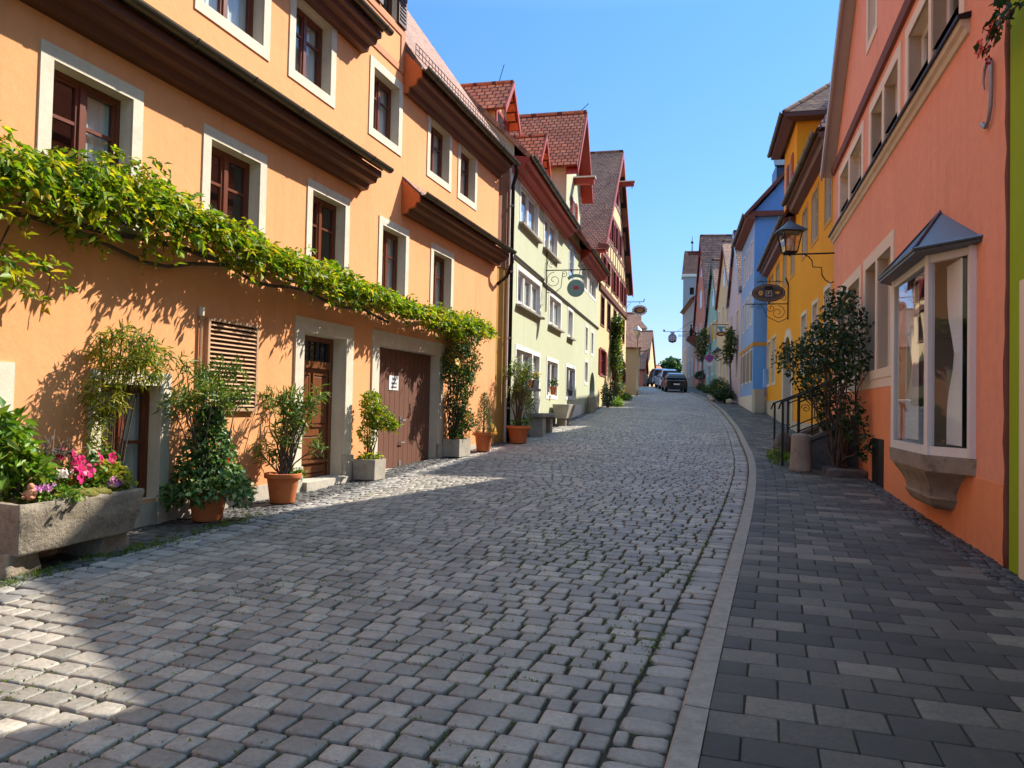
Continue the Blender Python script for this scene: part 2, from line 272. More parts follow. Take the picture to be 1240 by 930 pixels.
# ------------------------------------------------------------------ mesh helpers
class MB:
    """Collects faces; build() links them as ONE mesh object whose origin is `org`."""
    def __init__(s, org=(0, 0, 0)): s.v = []; s.f = []; s.m = []; s.uv = {}; s.org = Vector(org)
    def face(s, pts, m=0, uv=None):
        i = len(s.v); s.v.extend([tuple(p) for p in pts]); s.f.append(tuple(range(i, i+len(pts)))); s.m.append(m)
        if uv: s.uv[len(s.f)-1] = uv
    def hexa(s, a, b, m=0, cap=True):
        """a, b: matching loops of points (one ring each)."""
        n = len(a); i = len(s.v); s.v.extend([tuple(p) for p in a]); s.v.extend([tuple(p) for p in b])
        for k in range(n):
            j = (k+1) % n; s.f.append((i+k, i+j, i+n+j, i+n+k)); s.m.append(m)
        if cap:
            s.f.append(tuple(range(i+n-1, i-1, -1))); s.m.append(m); s.f.append(tuple(range(i+n, i+2*n))); s.m.append(m)
    def box(s, x0, x1, y0, y1, z0, z1, m=0):
        s.hexa([(x0, y0, z0), (x1, y0, z0), (x1, y1, z0), (x0, y1, z0)], [(x0, y0, z1), (x1, y0, z1), (x1, y1, z1), (x0, y1, z1)], m)
    def wbox(s, W, s0, s1, o0, o1, z0, z1, m=0):
        s.hexa([W.P(s0, o0, z0), W.P(s1, o0, z0), W.P(s1, o1, z0), W.P(s0, o1, z0)], [W.P(s0, o0, z1), W.P(s1, o0, z1), W.P(s1, o1, z1), W.P(s0, o1, z1)], m)
    def wprism(s, W, pts, s0, s1, m=0):
        """profile of (out, z) points swept along the wall from s0 to s1"""
        s.hexa([W.P(s0, o, z) for o, z in pts], [W.P(s1, o, z) for o, z in pts], m)
    def wplate(s, W, pts, o0, o1, m=0):
        """outline of (s, z) points with thickness from o0 to o1"""
        s.hexa([W.P(a, o0, z) for a, z in pts], [W.P(a, o1, z) for a, z in pts], m)
    def slab(s, p00, p10, p11, p01, th, m=0, mside=None):
        p = [Vector(q) for q in (p00, p10, p11, p01)]
        nrm = (p[1]-p[0]).cross(p[3]-p[0]).normalized()
        if nrm.z < 0: nrm = -nrm
        q = [a - nrm*th for a in p]
        eu = (p[1]-p[0]).normalized(); ev = (p[3]-p[0]); ev = (ev-eu*ev.dot(eu)).normalized()
        s.face(p, m, [((a-p[0]).dot(eu)+50, (a-p[0]).dot(ev)+50) for a in p])
        ms = m if mside is None else mside
        s.face(q[::-1], ms)
        for k in range(4):
            j = (k+1) % 4; s.face([p[k], p[j], q[j], q[k]], ms)
    def tube(s, pts, r, n=6, m=0, cap=True):
        pts = [Vector(p) for p in pts]; L = len(pts); rs = r if isinstance(r, (list, tuple)) else [r]*L
        rings = []; prev = None
        for k in range(L):
            d = (pts[min(k+1, L-1)]-pts[max(k-1, 0)]); d = d.normalized() if d.length > 1e-9 else Vector((0, 0, 1))
            if prev is None: a = d.orthogonal().normalized()
            else:
                a = prev - d*prev.dot(d); a = a.normalized() if a.length > 1e-6 else d.orthogonal().normalized()
            prev = a; b = d.cross(a); i = len(s.v)
            for q in range(n):
                t = 2*math.pi*q/n; s.v.append(tuple(pts[k]+(a*math.cos(t)+b*math.sin(t))*rs[k]))
            rings.append(i)
        for k in range(L-1):
            for q in range(n):
                j = (q+1) % n; s.f.append((rings[k]+q, rings[k]+j, rings[k+1]+j, rings[k+1]+q)); s.m.append(m)
        if cap:
            s.f.append(tuple(range(rings[0]+n-1, rings[0]-1, -1))); s.m.append(m); s.f.append(tuple(range(rings[-1], rings[-1]+n))); s.m.append(m)
    def lathe(s, c, prof, n=20, m=0):
        c = Vector(c); rings = []
        for r, z in prof:
            i = len(s.v); rings.append(i)
            for q in range(n):
                t = 2*math.pi*q/n; s.v.append((c.x+r*math.cos(t), c.y+r*math.sin(t), c.z+z))
        for k in range(len(prof)-1):
            for q in range(n):
                j = (q+1) % n; s.f.append((rings[k]+q, rings[k]+j, rings[k+1]+j, rings[k+1]+q)); s.m.append(m)
        s.f.append(tuple(range(rings[0]+n-1, rings[0]-1, -1))); s.m.append(m); s.f.append(tuple(range(rings[-1], rings[-1]+n))); s.m.append(m)
    def ball(s, c, rx, ry, rz, n=10, k=6, m=0, jit=0):
        c = Vector(c); i = len(s.v)
        for a in range(k+1):
            p = math.pi*a/k
            for b in range(n):
                t = 2*math.pi*b/n; e = 1+random.uniform(-jit, jit)
                s.v.append((c.x+rx*e*math.sin(p)*math.cos(t), c.y+ry*e*math.sin(p)*math.sin(t), c.z-rz*e*math.cos(p)))
        for a in range(k):
            for b in range(n):
                j = (b+1) % n; s.f.append((i+a*n+b, i+a*n+j, i+(a+1)*n+j, i+(a+1)*n+b)); s.m.append(m)
    def build(s, name, mats, parent=None, smooth=False, bevel=0, sub=0):
        me = bpy.data.meshes.new(name)
        o_ = s.org; me.from_pydata([(x-o_.x, y-o_.y, z-o_.z) for x, y, z in s.v], [], s.f)
        mats = mats if isinstance(mats, (list, tuple)) else [mats]
        for mt in mats: me.materials.append(mt)
        me.polygons.foreach_set('material_index', s.m)
        if s.uv:
            ul = me.uv_layers.new(name='UVMap')
            for fi, uv in s.uv.items():
                for li, c in zip(me.polygons[fi].loop_indices, uv): ul.data[li].uv = c
        if smooth: me.polygons.foreach_set('use_smooth', [True]*len(me.polygons))
        me.update()
        o = bpy.data.objects.new(name, me); COL.objects.link(o)
        if parent is not None: o.parent = parent
        else: o.location = o_
        if bevel:
            md = o.modifiers.new('bevel', 'BEVEL'); md.width = bevel; md.segments = 2; md.limit_method = 'ANGLE'; md.angle_limit = R(40)
        return o
def tag(o, label=None, cat=None, group=None, kind=None):
    if label: o['label'] = label
    if cat: o['category'] = cat
    if group: o['group'] = group
    if kind: o['kind'] = kind
    return o
def thing(name, label, cat, loc, group=None):
    o = bpy.data.objects.new(name, None); COL.objects.link(o); o.location = loc; o.empty_display_size = .2
    return tag(o, label, cat, group)
def copy_tree(o, parent=None):
    c = o.copy(); COL.objects.link(c)
    if parent is not None: c.parent = parent
    for ch in list(o.children): copy_tree(ch, c)
    return c
def text(body, size, mat, name, parent, M4, extrude=.002, align='CENTER'):
    cu = bpy.data.curves.new(name, 'FONT'); cu.body = body; cu.size = size; cu.extrude = extrude; cu.align_x = align; cu.align_y = 'CENTER'
    cu.materials.append(mat); tmp = bpy.data.objects.new(name, cu); me = bpy.data.meshes.new_from_object(tmp); me.name = name; bpy.data.objects.remove(tmp)
    me.transform(M4); o = bpy.data.objects.new(name, me); COL.objects.link(o); o.parent = parent; return o
class Wall:
    """A vertical facade plane: s runs along it, o points out over the street, z is up."""
    def __init__(s, p0, p1, side=1):
        s.p = Vector((p0[0], p0[1], 0)); e = Vector((p1[0], p1[1], 0))-s.p; s.L = e.length; s.t = e/s.L
        s.n = Vector((s.t.y, -s.t.x, 0))*side
    def P(s, a, o, z): return s.p+s.t*a+s.n*o+Vector((0, 0, z))
    def frame(s, a, o, z):
        """matrix whose X follows the wall (readable from the street), Y up, Z out"""
        z_ = s.n; y_ = Vector((0, 0, 1)); x_ = y_.cross(z_)
        m = Matrix((x_, y_, z_)).transposed().to_4x4(); m.translation = s.P(a, o, z); return m

# ------------------------------------------------------------------ terrain profile (the street climbs away from the camera)
_k = [(-30, -.15), (0, 0), (6, .10), (12, .25), (20, .57), (30, 1.07), (45, 1.88), (60, 2.72), (70, 3.32), (78, 3.82), (85, 4.0), (100, 4.1), (300, 0), (1500, -20)]
_ys = np.arange(-30, 1500, .5); _zs = np.interp(_ys, [a for a, b in _k], [b for a, b in _k])
_zs[9:400] = np.convolve(_zs, np.ones(9)/9, 'same')[9:400]
def g(y): return float(np.interp(y, _ys, _zs))
# right kerb (road side), left road edge and both building lines as functions of y
KY = [-6, -2, 3.35, 5.19, 7.14, 12.2, 17.05, 27.3, 38, 47, 57, 66, 76, 86, 100, 112]
KX = [-2.3, -1.05, .69, 1.31, 2.02, 3.76, 5.30, 7.95, 10.4, 12.2, 13.85, 15.05, 16.0, 16.5, 16.6, 16.3]
LY = [-6, 0, 6.2, 8.3, 12.2, 17, 22.3, 30.9, 41, 52, 60, 70, 80, 95, 112]
LX = [-7.5, -5.75, -3.9, -3.3, -2.45, -1.06, .50, 2.68, 5.0, 7.5, 8.9, 10.3, 11.3, 11.9, 11.6]
_yy = np.arange(-6, 112, .25)
def _sm(a): return np.convolve(np.pad(a, 10, 'edge'), np.ones(21)/21, 'valid')
_kx = np.interp(_yy, KY, KX); _kx[14:-10] = _sm(_kx)[14:-10]; _lx = np.interp(_yy, LY, LX); _lx[14:-10] = _sm(_lx)[14:-10]
def KR(y): return float(np.interp(y, _yy, _kx))
def LR(y): return float(np.interp(y, _yy, _lx))
KH = .06   # height of the kerb and of the pavement over the road
# ------------------------------------------------------------------ ground, road, pavements
def sheet(name, fx0, fx1, y0, y1, dy, dz, mat, nx=1):
    v = []; f = []; y = y0; rows = 0
    while y <= y1+1e-6:
        a, b = fx0(y), fx1(y)
        for i in range(nx+1): v.append((a+(b-a)*i/nx, y, g(y)+dz))
        rows += 1; y += dy
    for r in range(rows-1):
        for i in range(nx):
            k = r*(nx+1)+i; f.append((k, k+1, k+nx+2, k+nx+1))
    me = bpy.data.meshes.new(name); me.from_pydata(v, [], f); me.materials.append(mat)
    o = bpy.data.objects.new(name, me); COL.objects.link(o); return tag(o, kind='structure')
sheet('ground', lambda y: -500, lambda y: 500, -30, 1450, 10, -.25, MT['earth'])
sheet('road_bed', lambda y: LR(y)-1.2 if y < 50 else LR(y)-2.5, lambda y: KR(y)+.02, -5, 108, .5, -.024, MT['joint'])
sheet('pavement_bed', lambda y: KR(y)+.128, lambda y: KR(y)+4.6, -5, 108, .5, KH-.012, MT['joint'])

JOINTS = []
def stones(name, mat, rows, wr, gap, h, near, rnd=.5, jit=.012, dome=.010, tilt=.006, cor=.16, shr=(.90, .60), bond=0):
    """rows: list of (xl, yl, xr, yr) lines; stones fill the bands between neighbours in broken bond."""
    V = []; F = []
    for r in range(len(rows)-1):
        a, b = rows[r], rows[r+1]
        wid = math.hypot(a[2]-a[0], a[3]-a[1])
        if wid < .05: continue
        cuts = [0.0]; x = random.uniform(.3, 1)*wr[0] if not bond else wr[0]*(.5 if r % 2 else 1)
        while x < wid-wr[0]*.4: cuts.append(x); x += random.uniform(*wr)
        cuts.append(wid)
        fine = min(a[1], a[3]) < near
        for k in range(len(cuts)-1):
            t0, t1 = cuts[k]/wid, cuts[k+1]/wid
            def q(u, w_):
                p0 = (a[0]+(a[2]-a[0])*u, a[1]+(a[3]-a[1])*u); p1 = (b[0]+(b[2]-b[0])*u, b[1]+(b[3]-b[1])*u)
                return p0[0]+(p1[0]-p0[0])*w_, p0[1]+(p1[1]-p0[1])*w_
            C4 = [q(t0, 0), q(t1, 0), q(t1, 1), q(t0, 1)]
            cx = sum(c[0] for c in C4)/4; cy = sum(c[1] for c in C4)/4
            gg = gap*random.uniform(.7, 1.35)
            P = []
            for (x_, y_) in C4:
                dx, dy = x_-cx, y_-cy; d = math.hypot(dx, dy); kk = max(.4, 1-gg*.75/d)
                P.append((cx+dx*kk+random.uniform(-jit, jit), cy+dy*kk+random.uniform(-jit, jit)))
            ta, tb = random.uniform(-tilt, tilt)*8, random.uniform(-tilt, tilt)*8; zz = random.uniform(-tilt, tilt)+h
            def z(x_, y_): return g(y_)+zz+(x_-cx)*ta+(y_-cy)*tb
            i = len(V)
            if fine and cy < 12 and name == 'cobbled_road': JOINTS.extend([((C4[q_][0]+C4[(q_+1) % 4][0])/2, (C4[q_][1]+C4[(q_+1) % 4][1])/2) for q_ in (0, 1)]+[C4[2]])
            if fine:
                # octagonal rounded stone: lower ring, shoulder ring, inner top ring
                ring = []
                for c in range(4):
                    p, pn, pp = P[c], P[(c+1) % 4], P[c-1]
                    for o_, e in ((pp, cor), (pn, cor)):
                        e2 = e*random.uniform(.6, 1.4); ring.append((p[0]+(o_[0]-p[0])*e2, p[1]+(o_[1]-p[1])*e2))
                for x_, y_ in ring: V.append((x_, y_, g(y_)-.03))
                for x_, y_ in ring: V.append((x_, y_, z(x_, y_)-dome*1.1))
                for x_, y_ in ring:
                    x2, y2 = cx+(x_-cx)*shr[0], cy+(y_-cy)*shr[0]; V.append((x2, y2, z(x2, y2)-dome*.25))
                for x_, y_ in ring:
                    x2, y2 = cx+(x_-cx)*shr[1], cy+(y_-cy)*shr[1]; V.append((x2, y2, z(x2, y2)+dome*.15*random.uniform(-.4, 1.6)))
                for L in range(3):
                    for c in range(8):
                        d = (c+1) % 8; F.append((i+L*8+c, i+L*8+d, i+L*8+8+d, i+L*8+8+c))
                F.append(tuple(range(i+24, i+32)))
            else:
                for x_, y_ in P: V.append((x_, y_, g(y_)-.03))
                for x_, y_ in P: V.append((x_, y_, z(x_, y_)-dome))
                for x_, y_ in P:
                    x2, y2 = cx+(x_-cx)*.82, cy+(y_-cy)*.82; V.append((x2, y2, z(x2, y2)))
                for L in range(2):
                    for c in range(4):
                        d = (c+1) % 4; F.append((i+L*4+c, i+L*4+d, i+L*4+4+d, i+L*4+4+c))
                F.append((i+8, i+9, i+10, i+11))
    me = bpy.data.meshes.new(name); me.from_pydata(V, [], F); me.materials.append(mat)
    me.polygons.foreach_set('use_smooth', [True]*len(me.polygons)); me.update()
    o = bpy.data.objects.new(name, me); COL.objects.link(o); return tag(o, kind='structure')

def tanv(y): return (KR(y+1)-KR(y-1))/2
GB = .30     # kerb-side gutter band
def bands(y0, y1, depth, fl, fr):
    out = []; y = y0
    while y < y1:
        th = tanv(max(y, -3))*.95; xl = fl(y); yr = y
        for _ in range(4): yr = y-th*(fr(yr)-xl)
        out.append((xl, y, fr(yr), yr)); y += depth*random.uniform(.9, 1.12)*(1 if y < 45 else 1.25)
    return out
GL = .42     # pale gutter band on the house side
stones('cobbled_road', MT['cobble'], bands(.2, 106, .165, lambda y: LR(y)+GL, lambda y: KR(y)-GB), (.135, .225), .019, .0, 24, jit=.009, dome=.0075, cor=.06, shr=(.945, .78), tilt=.0032)
stones('road_gutter', MT['cobble'], bands(-4, 106, .15, lambda y: KR(y)-GB, lambda y: KR(y)-.01), (.27, .31), .016, -.006, 16, jit=.008)
stones('house_side_gutter', MT['gutter'], bands(.2, 106, .17, lambda y: LR(y), lambda y: LR(y)+GL), (.17, .24), .016, -.004, 16, jit=.010)
LOw = lambda y: -6.82+.3143*y if y < 20.6 else (-.07+.24*(y-20.9) if y < 39.3 else LR(y)-2.0)
stones('house_side_pavement', MT['smallcob'], bands(.2, 60, .115, lambda y: min(LOw(y)-.02, LR(y)-.1), lambda y: LR(y)), (.09, .15), .012, .002, 14, jit=.008, dome=.007, cor=.08, shr=(.93, .74))

# pavement slabs on the right, a little above the road, and the band of small cobbles against the houses
def RW(y):
    pts = [(-8, .38), (7.14, 4.62), (19.15, 7.98), (37.2, 12.3), (44.8, 13.3), (51, 14.4), (60.5, 16.2), (69, 17.45), (79.5, 18.8), (92, 20.4), (120, 22)]
    return float(np.interp(y, [a for a, b in pts], [b for a, b in pts]))
_g0 = g
def g(y): return _g0(y)+KH
stones('pavement', MT['slab'], bands(-2.5, 106, .235, lambda y: KR(y)+.142, lambda y: max(KR(y)+.5, RW(y)-.30)), (.325, .335), .009, .0, 14, jit=.002, dome=.003, tilt=.0015, cor=.02, shr=(.985, .96), bond=1)
stones('wall_side_cobbles', MT['smallcob'], bands(-2.5, 60, .11, lambda y: max(KR(y)+.5, RW(y)-.30), lambda y: RW(y)+.04), (.08, .14), .012, .004, 12, jit=.01, dome=.010)
g = _g0
# granite kerb stones
kb = MB(); y = -3.0
while y < 105:
    y2 = y+random.uniform(.95, 1.5)
    n = 4; lo = []; 
    for e in range(n):
        ya, yb = y+.006+(y2-y-.014)*e/n, y+.006+(y2-y-.014)*(e+1)/n
        A = [(KR(ya), ya), (KR(ya)+.128, ya-.045)]; B = [(KR(yb), yb), (KR(yb)+.128, yb-.045)]
        z0, z1 = g(ya), g(yb); c = .018
        kb.hexa([(A[0][0], A[0][1], z0-.1), (A[1][0], A[1][1], z0-.1), (A[1][0], A[1][1], z0+KH+.004), (A[0][0]+c, A[0][1], z0+KH+.006), (A[0][0], A[0][1], z0+KH-c)],
                [(B[0][0], B[0][1], z1-.1), (B[1][0], B[1][1], z1-.1), (B[1][0], B[1][1], z1+KH+.004), (B[0][0]+c, B[0][1], z1+KH+.006), (B[0][0], B[0][1], z1+KH-c)], 0, cap=(e in (0, n-1)))
    y = y2
tag(kb.build('kerb', MT['kerb']), kind='structure')
# ------------------------------------------------------------------ building helpers
def facade(mb, W, s0, s1, z0, z1, ops, thick=.45):
    """Wall with real openings: ops = (s0, s1, z0, z1, recess). Material 0 wall, 1 dark room, 2 reveal."""
    S = sorted({s0, s1, *[a for o in ops for a in o[:2]]}); Z = sorted({z0, z1, *[a for o in ops for a in o[2:4]]})
    S = [a for a in S if s0 <= a <= s1]; Z = [a for a in Z if z0 <= a <= z1]
    for i in range(len(S)-1):
        for j in range(len(Z)-1):
            cs, cz = (S[i]+S[i+1])/2, (Z[j]+Z[j+1])/2
            if any(o[0] < cs < o[1] and o[2] < cz < o[3] for o in ops): continue
            mb.face([W.P(S[i], 0, Z[j]), W.P(S[i+1], 0, Z[j]), W.P(S[i+1], 0, Z[j+1]), W.P(S[i], 0, Z[j+1])], 0)
    for a, b, c, d, rc in ops:
        for (d0, d1, m) in ((0, -rc, 2), (-rc, -rc-.5, 1)):
            mb.face([W.P(a, d0, c), W.P(a, d1, c), W.P(a, d1, d), W.P(a, d0, d)], m); mb.face([W.P(b, d0, c), W.P(b, d1, c), W.P(b, d1, d), W.P(b, d0, d)], m)
            mb.face([W.P(a, d0, d), W.P(b, d0, d), W.P(b, d1, d), W.P(a, d1, d)], m); mb.face([W.P(a, d0, c), W.P(b, d0, c), W.P(b, d1, c), W.P(a, d1, c)], m)
        mb.face([W.P(a, -rc-.5, c), W.P(b, -rc-.5, c), W.P(b, -rc-.5, d), W.P(a, -rc-.5, d)], 1)
def shell(mb, W, s0, s1, z0, z1, D):
    mb.face([W.P(s0, 0, z0), W.P(s0, -D, z0), W.P(s0, -D, z1), W.P(s0, 0, z1)], 0); mb.face([W.P(s1, 0, z0), W.P(s1, -D, z0), W.P(s1, -D, z1), W.P(s1, 0, z1)], 0)
    mb.face([W.P(s0, -D, z0), W.P(s1, -D, z0), W.P(s1, -D, z1), W.P(s0, -D, z1)], 0)
def surround(mb, W, a, b, c, d, w, proud, m=0, bottom=True, d0=-.01):
    mb.wbox(W, a-w, a, d0, proud, c-(w if bottom else 0), d+w, m); mb.wbox(W, b, b+w, d0, proud, c-(w if bottom else 0), d+w, m)
    mb.wbox(W, a, b, d0, proud, d, d+w, m)
    if bottom: mb.wbox(W, a, b, d0, proud, c-w, c, m)
def window(W, org, parent, a, b, c, d, frame, n=2, tr=.68, rec=.16, sur=None, sw=.13, proud=.015, sill=None, glass='glass', curt=None, fw_=.055, lab=None, surround_bottom=True, mull=.07):
    """Frame mesh (part) with glass, surround, sill and curtain as sub-parts."""
    mb = MB(org); o1, o0 = -rec, -rec-.06
    mb.wbox(W, a, a+fw_, o0, o1, c, d); mb.wbox(W, b-fw_, b, o0, o1, c, d); mb.wbox(W, a+fw_, b-fw_, o0, o1, d-fw_, d); mb.wbox(W, a+fw_, b-fw_, o0, o1, c, c+fw_)
    step = (b-a)/n
    for k in range(1, n): mb.wbox(W, a+step*k-mull/2, a+step*k+mull/2, o0, o1+.012, c+fw_, d-fw_)
    for k in range(n):
        x0, x1 = a+step*k+(fw_ if k == 0 else mull/2), a+step*(k+1)-(fw_ if k == n-1 else mull/2)
        # casement rail
        q = .035
        mb.wbox(W, x0, x0+q, o0+.005, o1-.008, c+fw_, d-fw_); mb.wbox(W, x1-q, x1, o0+.005, o1-.008, c+fw_, d-fw_)
        mb.wbox(W, x0+q, x1-q, o0+.005, o1-.008, d-fw_-q, d-fw_); mb.wbox(W, x0+q, x1-q, o0+.005, o1-.008, c+fw_, c+fw_+q)
        if tr:
            zt = c+(d-c)*tr; mb.wbox(W, x0+q, x1-q, o0+.006, o1-.012, zt-.018, zt+.018)
    f = mb.build('window', frame, parent)
    if lab: f['label'] = lab
    gl = MB(org); gl.face([W.P(a+fw_, o0+.025, c+fw_), W.P(b-fw_, o0+.025, c+fw_), W.P(b-fw_, o0+.025, d-fw_), W.P(a+fw_, o0+.025, d-fw_)]); gl.build('pane', MT[glass], f)
    if sur:
        sb = MB(org); surround(sb, W, a, b, c, d, sw, proud, 0, surround_bottom); sb.build('surround', sur, f)
    if sill:
        sb = MB(org); sb.wprism(W, [(-.02, c-sw*.9), (.14, c-sw*.9-.01), (.15, c-sw*.9+.045), (-.02, c-sw*.9+.06)], a-sw-.04, b+sw+.04); sb.build('sill', sill, f)
    if curt:
        cb = MB(org); NC = 22
        spans = {'both': [(a, a+(b-a)*.30), (b-(b-a)*.30, b)], 'full': [(a, b)], 'left': [(a, a+(b-a)*.45)], 'right': [(b-(b-a)*.42, b)]}[curt]
        for x0, x1 in spans:
            pts = [(x0+(x1-x0)*i/NC, o0-.035+.016*math.sin(i*1.7+a)+random.uniform(-.008, .008)) for i in range(NC+1)]
            for i in range(NC): cb.face([W.P(pts[i][0], pts[i][1], c+.02), W.P(pts[i+1][0], pts[i+1][1], c+.02), W.P(pts[i+1][0], pts[i+1][1], d-.02), W.P(pts[i][0], pts[i][1], d-.02)])
        cb.build('curtain', MT['curtain'], f, smooth=True)
    return f
def gutter_tube(org, parent, W, s0, s1, o, z, r=.075, mat=None, drop=0):
    """Half-round eaves gutter with clips."""
    mb = MB(org); nseg = 10; prof = [(r*math.cos(t), r*math.sin(t)) for t in [math.pi+math.pi*k/nseg for k in range(nseg+1)]]
    prof2 = [(x*.86, y*.86) for x, y in prof[::-1]]
    ring = prof+prof2
    mb.hexa([W.P(s0, o+x, z+y) for x, y in ring], [W.P(s1, o+x, z+y+drop) for x, y in ring])
    k = s0+.5
    while k < s1-.1:
        zz = z+drop*(k-s0)/(s1-s0); ring2 = [(x*1.10, y*1.10) for x, y in prof]+[(x*.98, y*.98) for x, y in prof[::-1]]
        mb.hexa([W.P(k, o+x, zz+y) for x, y in ring2], [W.P(k+.03, o+x, zz+y) for x, y in ring2]); k += 1.05
    return mb.build('gutter', mat or MT['copper'], parent, smooth=False)
def eaves_roof(org, parent, W, s0, s1, ze, D, pitch, ov=.5, so=.15, th=.12, mat='tile_brown', mz=0):
    """Ridge parallel to the street."""
    run = D/2+ov; h = run*math.tan(pitch); mb = MB(org)
    mb.slab(W.P(s0-so, ov, ze), W.P(s1+so, ov, ze), W.P(s1+so, -D/2, ze+h), W.P(s0-so, -D/2, ze+h), th)
    mb.slab(W.P(s0-so, -D-ov, ze), W.P(s1+so, -D-ov, ze), W.P(s1+so, -D/2, ze+h), W.P(s0-so, -D/2, ze+h), th)
    mb.tube([W.P(s0-so, -D/2, ze+h), W.P(s1+so, -D/2, ze+h)], .11, 8)
    return mb.build('roof', MT[mat], parent), ze+h
def gable_tri(mb, W, s, z0, ze, D, pitch, ov, m=0):
    h = (D/2+ov)*math.tan(pitch)-.14
    mb.face([W.P(s, 0, z0), W.P(s, -D, z0), W.P(s, -D, ze+ov*math.tan(pitch)-.14), W.P(s, -D/2, ze+h), W.P(s, 0, ze+ov*math.tan(pitch)-.14)], m)
def gable_roof(org, parent, W, s0, s1, ze, za, D, ov=.4, so=.35, th=.12, mat='tile_brown', sa=None, back=0):
    """Ridge at right angles to the street; eaves at s0-so and s1+so."""
    sa = (s0+s1)/2 if sa is None else sa; mb = MB(org)
    k0 = (za-ze)/(sa-s0); k1 = (za-ze)/(s1-sa)
    mb.slab(W.P(s0-so, ov, ze-so*k0), W.P(s0-so, -D, ze-so*k0), W.P(sa, -D, za), W.P(sa, ov, za), th)
    mb.slab(W.P(s1+so, ov, ze-so*k1), W.P(s1+so, -D, ze-so*k1), W.P(sa, -D, za), W.P(sa, ov, za), th)
    mb.tube([W.P(sa, ov, za), W.P(sa, -D, za)], .10, 8)
    return mb.build('roof', MT[mat], parent)
def barge(org, parent, W, s0, s1, ze, za, mat, ov=.4, so=.35, w=.24, th=.05, sa=None, name='bargeboard', drop=.0):
    sa = (s0+s1)/2 if sa is None else sa; k0 = (za-ze)/(sa-s0); k1 = (za-ze)/(s1-sa); mb = MB(org); t = .02
    mb.wplate(W, [(s0-so, ze-so*k0+t), (sa, za+t), (sa, za-w*1.3), (s0-so, ze-so*k0-w)], ov+.003, ov+th)
    mb.wplate(W, [(s1+so, ze-so*k1+t), (sa, za+t), (sa, za-w*1.3), (s1+so, ze-so*k1-w)], ov+.004, ov+th+.001)
    # soffit boards under the overhang
    mb.wplate(W, [(s0-so, ze-so*k0-.15), (sa, za-.15), (sa, za-.18), (s0-so, ze-so*k0-.18)], .01, ov)
    mb.wplate(W, [(s1+so, ze-so*k1-.15), (sa, za-.15), (sa, za-.18), (s1+so, ze-so*k1-.18)], .01, ov)
    return mb.build(name, mat, parent)
def pipe(org, parent, pts, r=.05, mat=None, name='downpipe'):
    mb = MB(org); mb.tube(pts, r, 8); return mb.build(name, mat or MT['copper'], parent, smooth=True)
def hoist_beam(org, parent, W, s, z, o0, o1, mat, top):
    mb = MB(org); mb.wbox(W, s-.12, s+.12, o0, o1, z, z+.24); mb.wbox(W, s-.20, s+.20, o0+.02, o1+.06, z+.24, z+.29, 1)
    mb.tube([W.P(s, o1-.12, z), W.P(s, o1-.12, z-.18)], .02, 6, 2)
    return mb.build('hoist_beam', [mat, top, MT['iron']], parent)
def shutters(org, parent, W, a, b, c, d, wdt, mat, o=.02, ang=0):
    for x0, x1 in ((a-wdt, a), (b, b+wdt)):
        mb = MB(org); mb.wbox(W, x0, x1, o, o+.035, c, d)
        k = c+.08
        while k < d-.08: mb.wbox(W, x0+.05, x1-.05, o+.035, o+.05, k, k+.03); k += .07
        mb.build('shutter', mat, parent)
# ================================================================== LEFT ROW
LO = Wall((-6.82, 0), (-.44, 20.3)); GR = Wall((-.07, 20.9), (4.35, 39.3)); YE = Wall((4.35, 39.3), (7.8, 53)); BR = Wall((9.5, 57.5), (11.0, 67))
# ---------------- orange house
org = LO.P(11, 0, .2)
H = thing('orange_house', 'big orange house with a vine across its front and three brown tiled canopies', 'house', org)
def hole(a, b, c, d, rc=.16): return (a, b, c, d, rc)
row1 = [(2.4, 3.4), (5.1, 6.1), (7.71, 8.71), (9.98, 10.98), (12.30, 13.29), (14.64, 15.62), (16.99, 17.99)]
row2 = [(2.4, 3.4), (5.1, 6.1), (7.45, 8.5), (9.76, 10.96), (11.72, 12.72), (14.16, 15.18), (16.68, 17.72), (18.41, 19.38)]
ops = [hole(a, b, 3.5, 4.85) for a, b in row1]+[hole(a, b, 6.47, 7.57) for a, b in row2]
ops += [hole(12.16, 13.42, .30, 2.64, .22), hole(14.62, 17.40, .30, 2.64, .18), hole(8.42, 9.26, .46, 1.74, .14)]
ops.append(hole(14.36, 15.0, 8.78, 9.75, .1))
mb = MB(org)
facade(mb, LO, -4, 21.22, -.4, 7.95, ops[:-1])
facade(mb, LO, 1.5, 15.36, 7.95, 9.9, ops[-1:])
mb.face([LO.P(1.5, 0, 9.9), LO.P(15.36, 0, 9.9), LO.P(8.43, 0, 17.2)], 0)
mb.face([LO.P(15.36, 0, 7.95), LO.P(15.36, -9, 7.95), LO.P(15.36, -9, 9.9), LO.P(15.36, 0, 9.9)], 0)
mb.face([LO.P(1.5, 0, 7.95), LO.P(1.5, -9, 7.95), LO.P(1.5, -9, 9.9), LO.P(1.5, 0, 9.9)], 0)
shell(mb, LO, -4, 21.22, -.4, 7.95, 9)
mb.build('wall', [MT['orange'], MT['room'], MT['surround']], H)
cur = ['full', 'both', 'right', None, None, 'full', 'both']
for i, (a, b) in enumerate(row1): window(LO, org, H, a, b, 3.5, 4.85, MT['frame'], 2, .66, .16, MT['surround'], .145, .018, None, curt=cur[i])
cur = [None, 'both', 'full', 'full', 'full', 'full', 'both', 'full']
for i, (a, b) in enumerate(row2): window(LO, org, H, a, b, 6.47, 7.57, MT['frame'], 2, .64, .16, MT['surround'], .15, .018, None, curt=cur[i])
window(LO, org, H, 14.36, 15.0, 8.78, 9.75, MT['brownpaint'], 1, .6, .1, None)
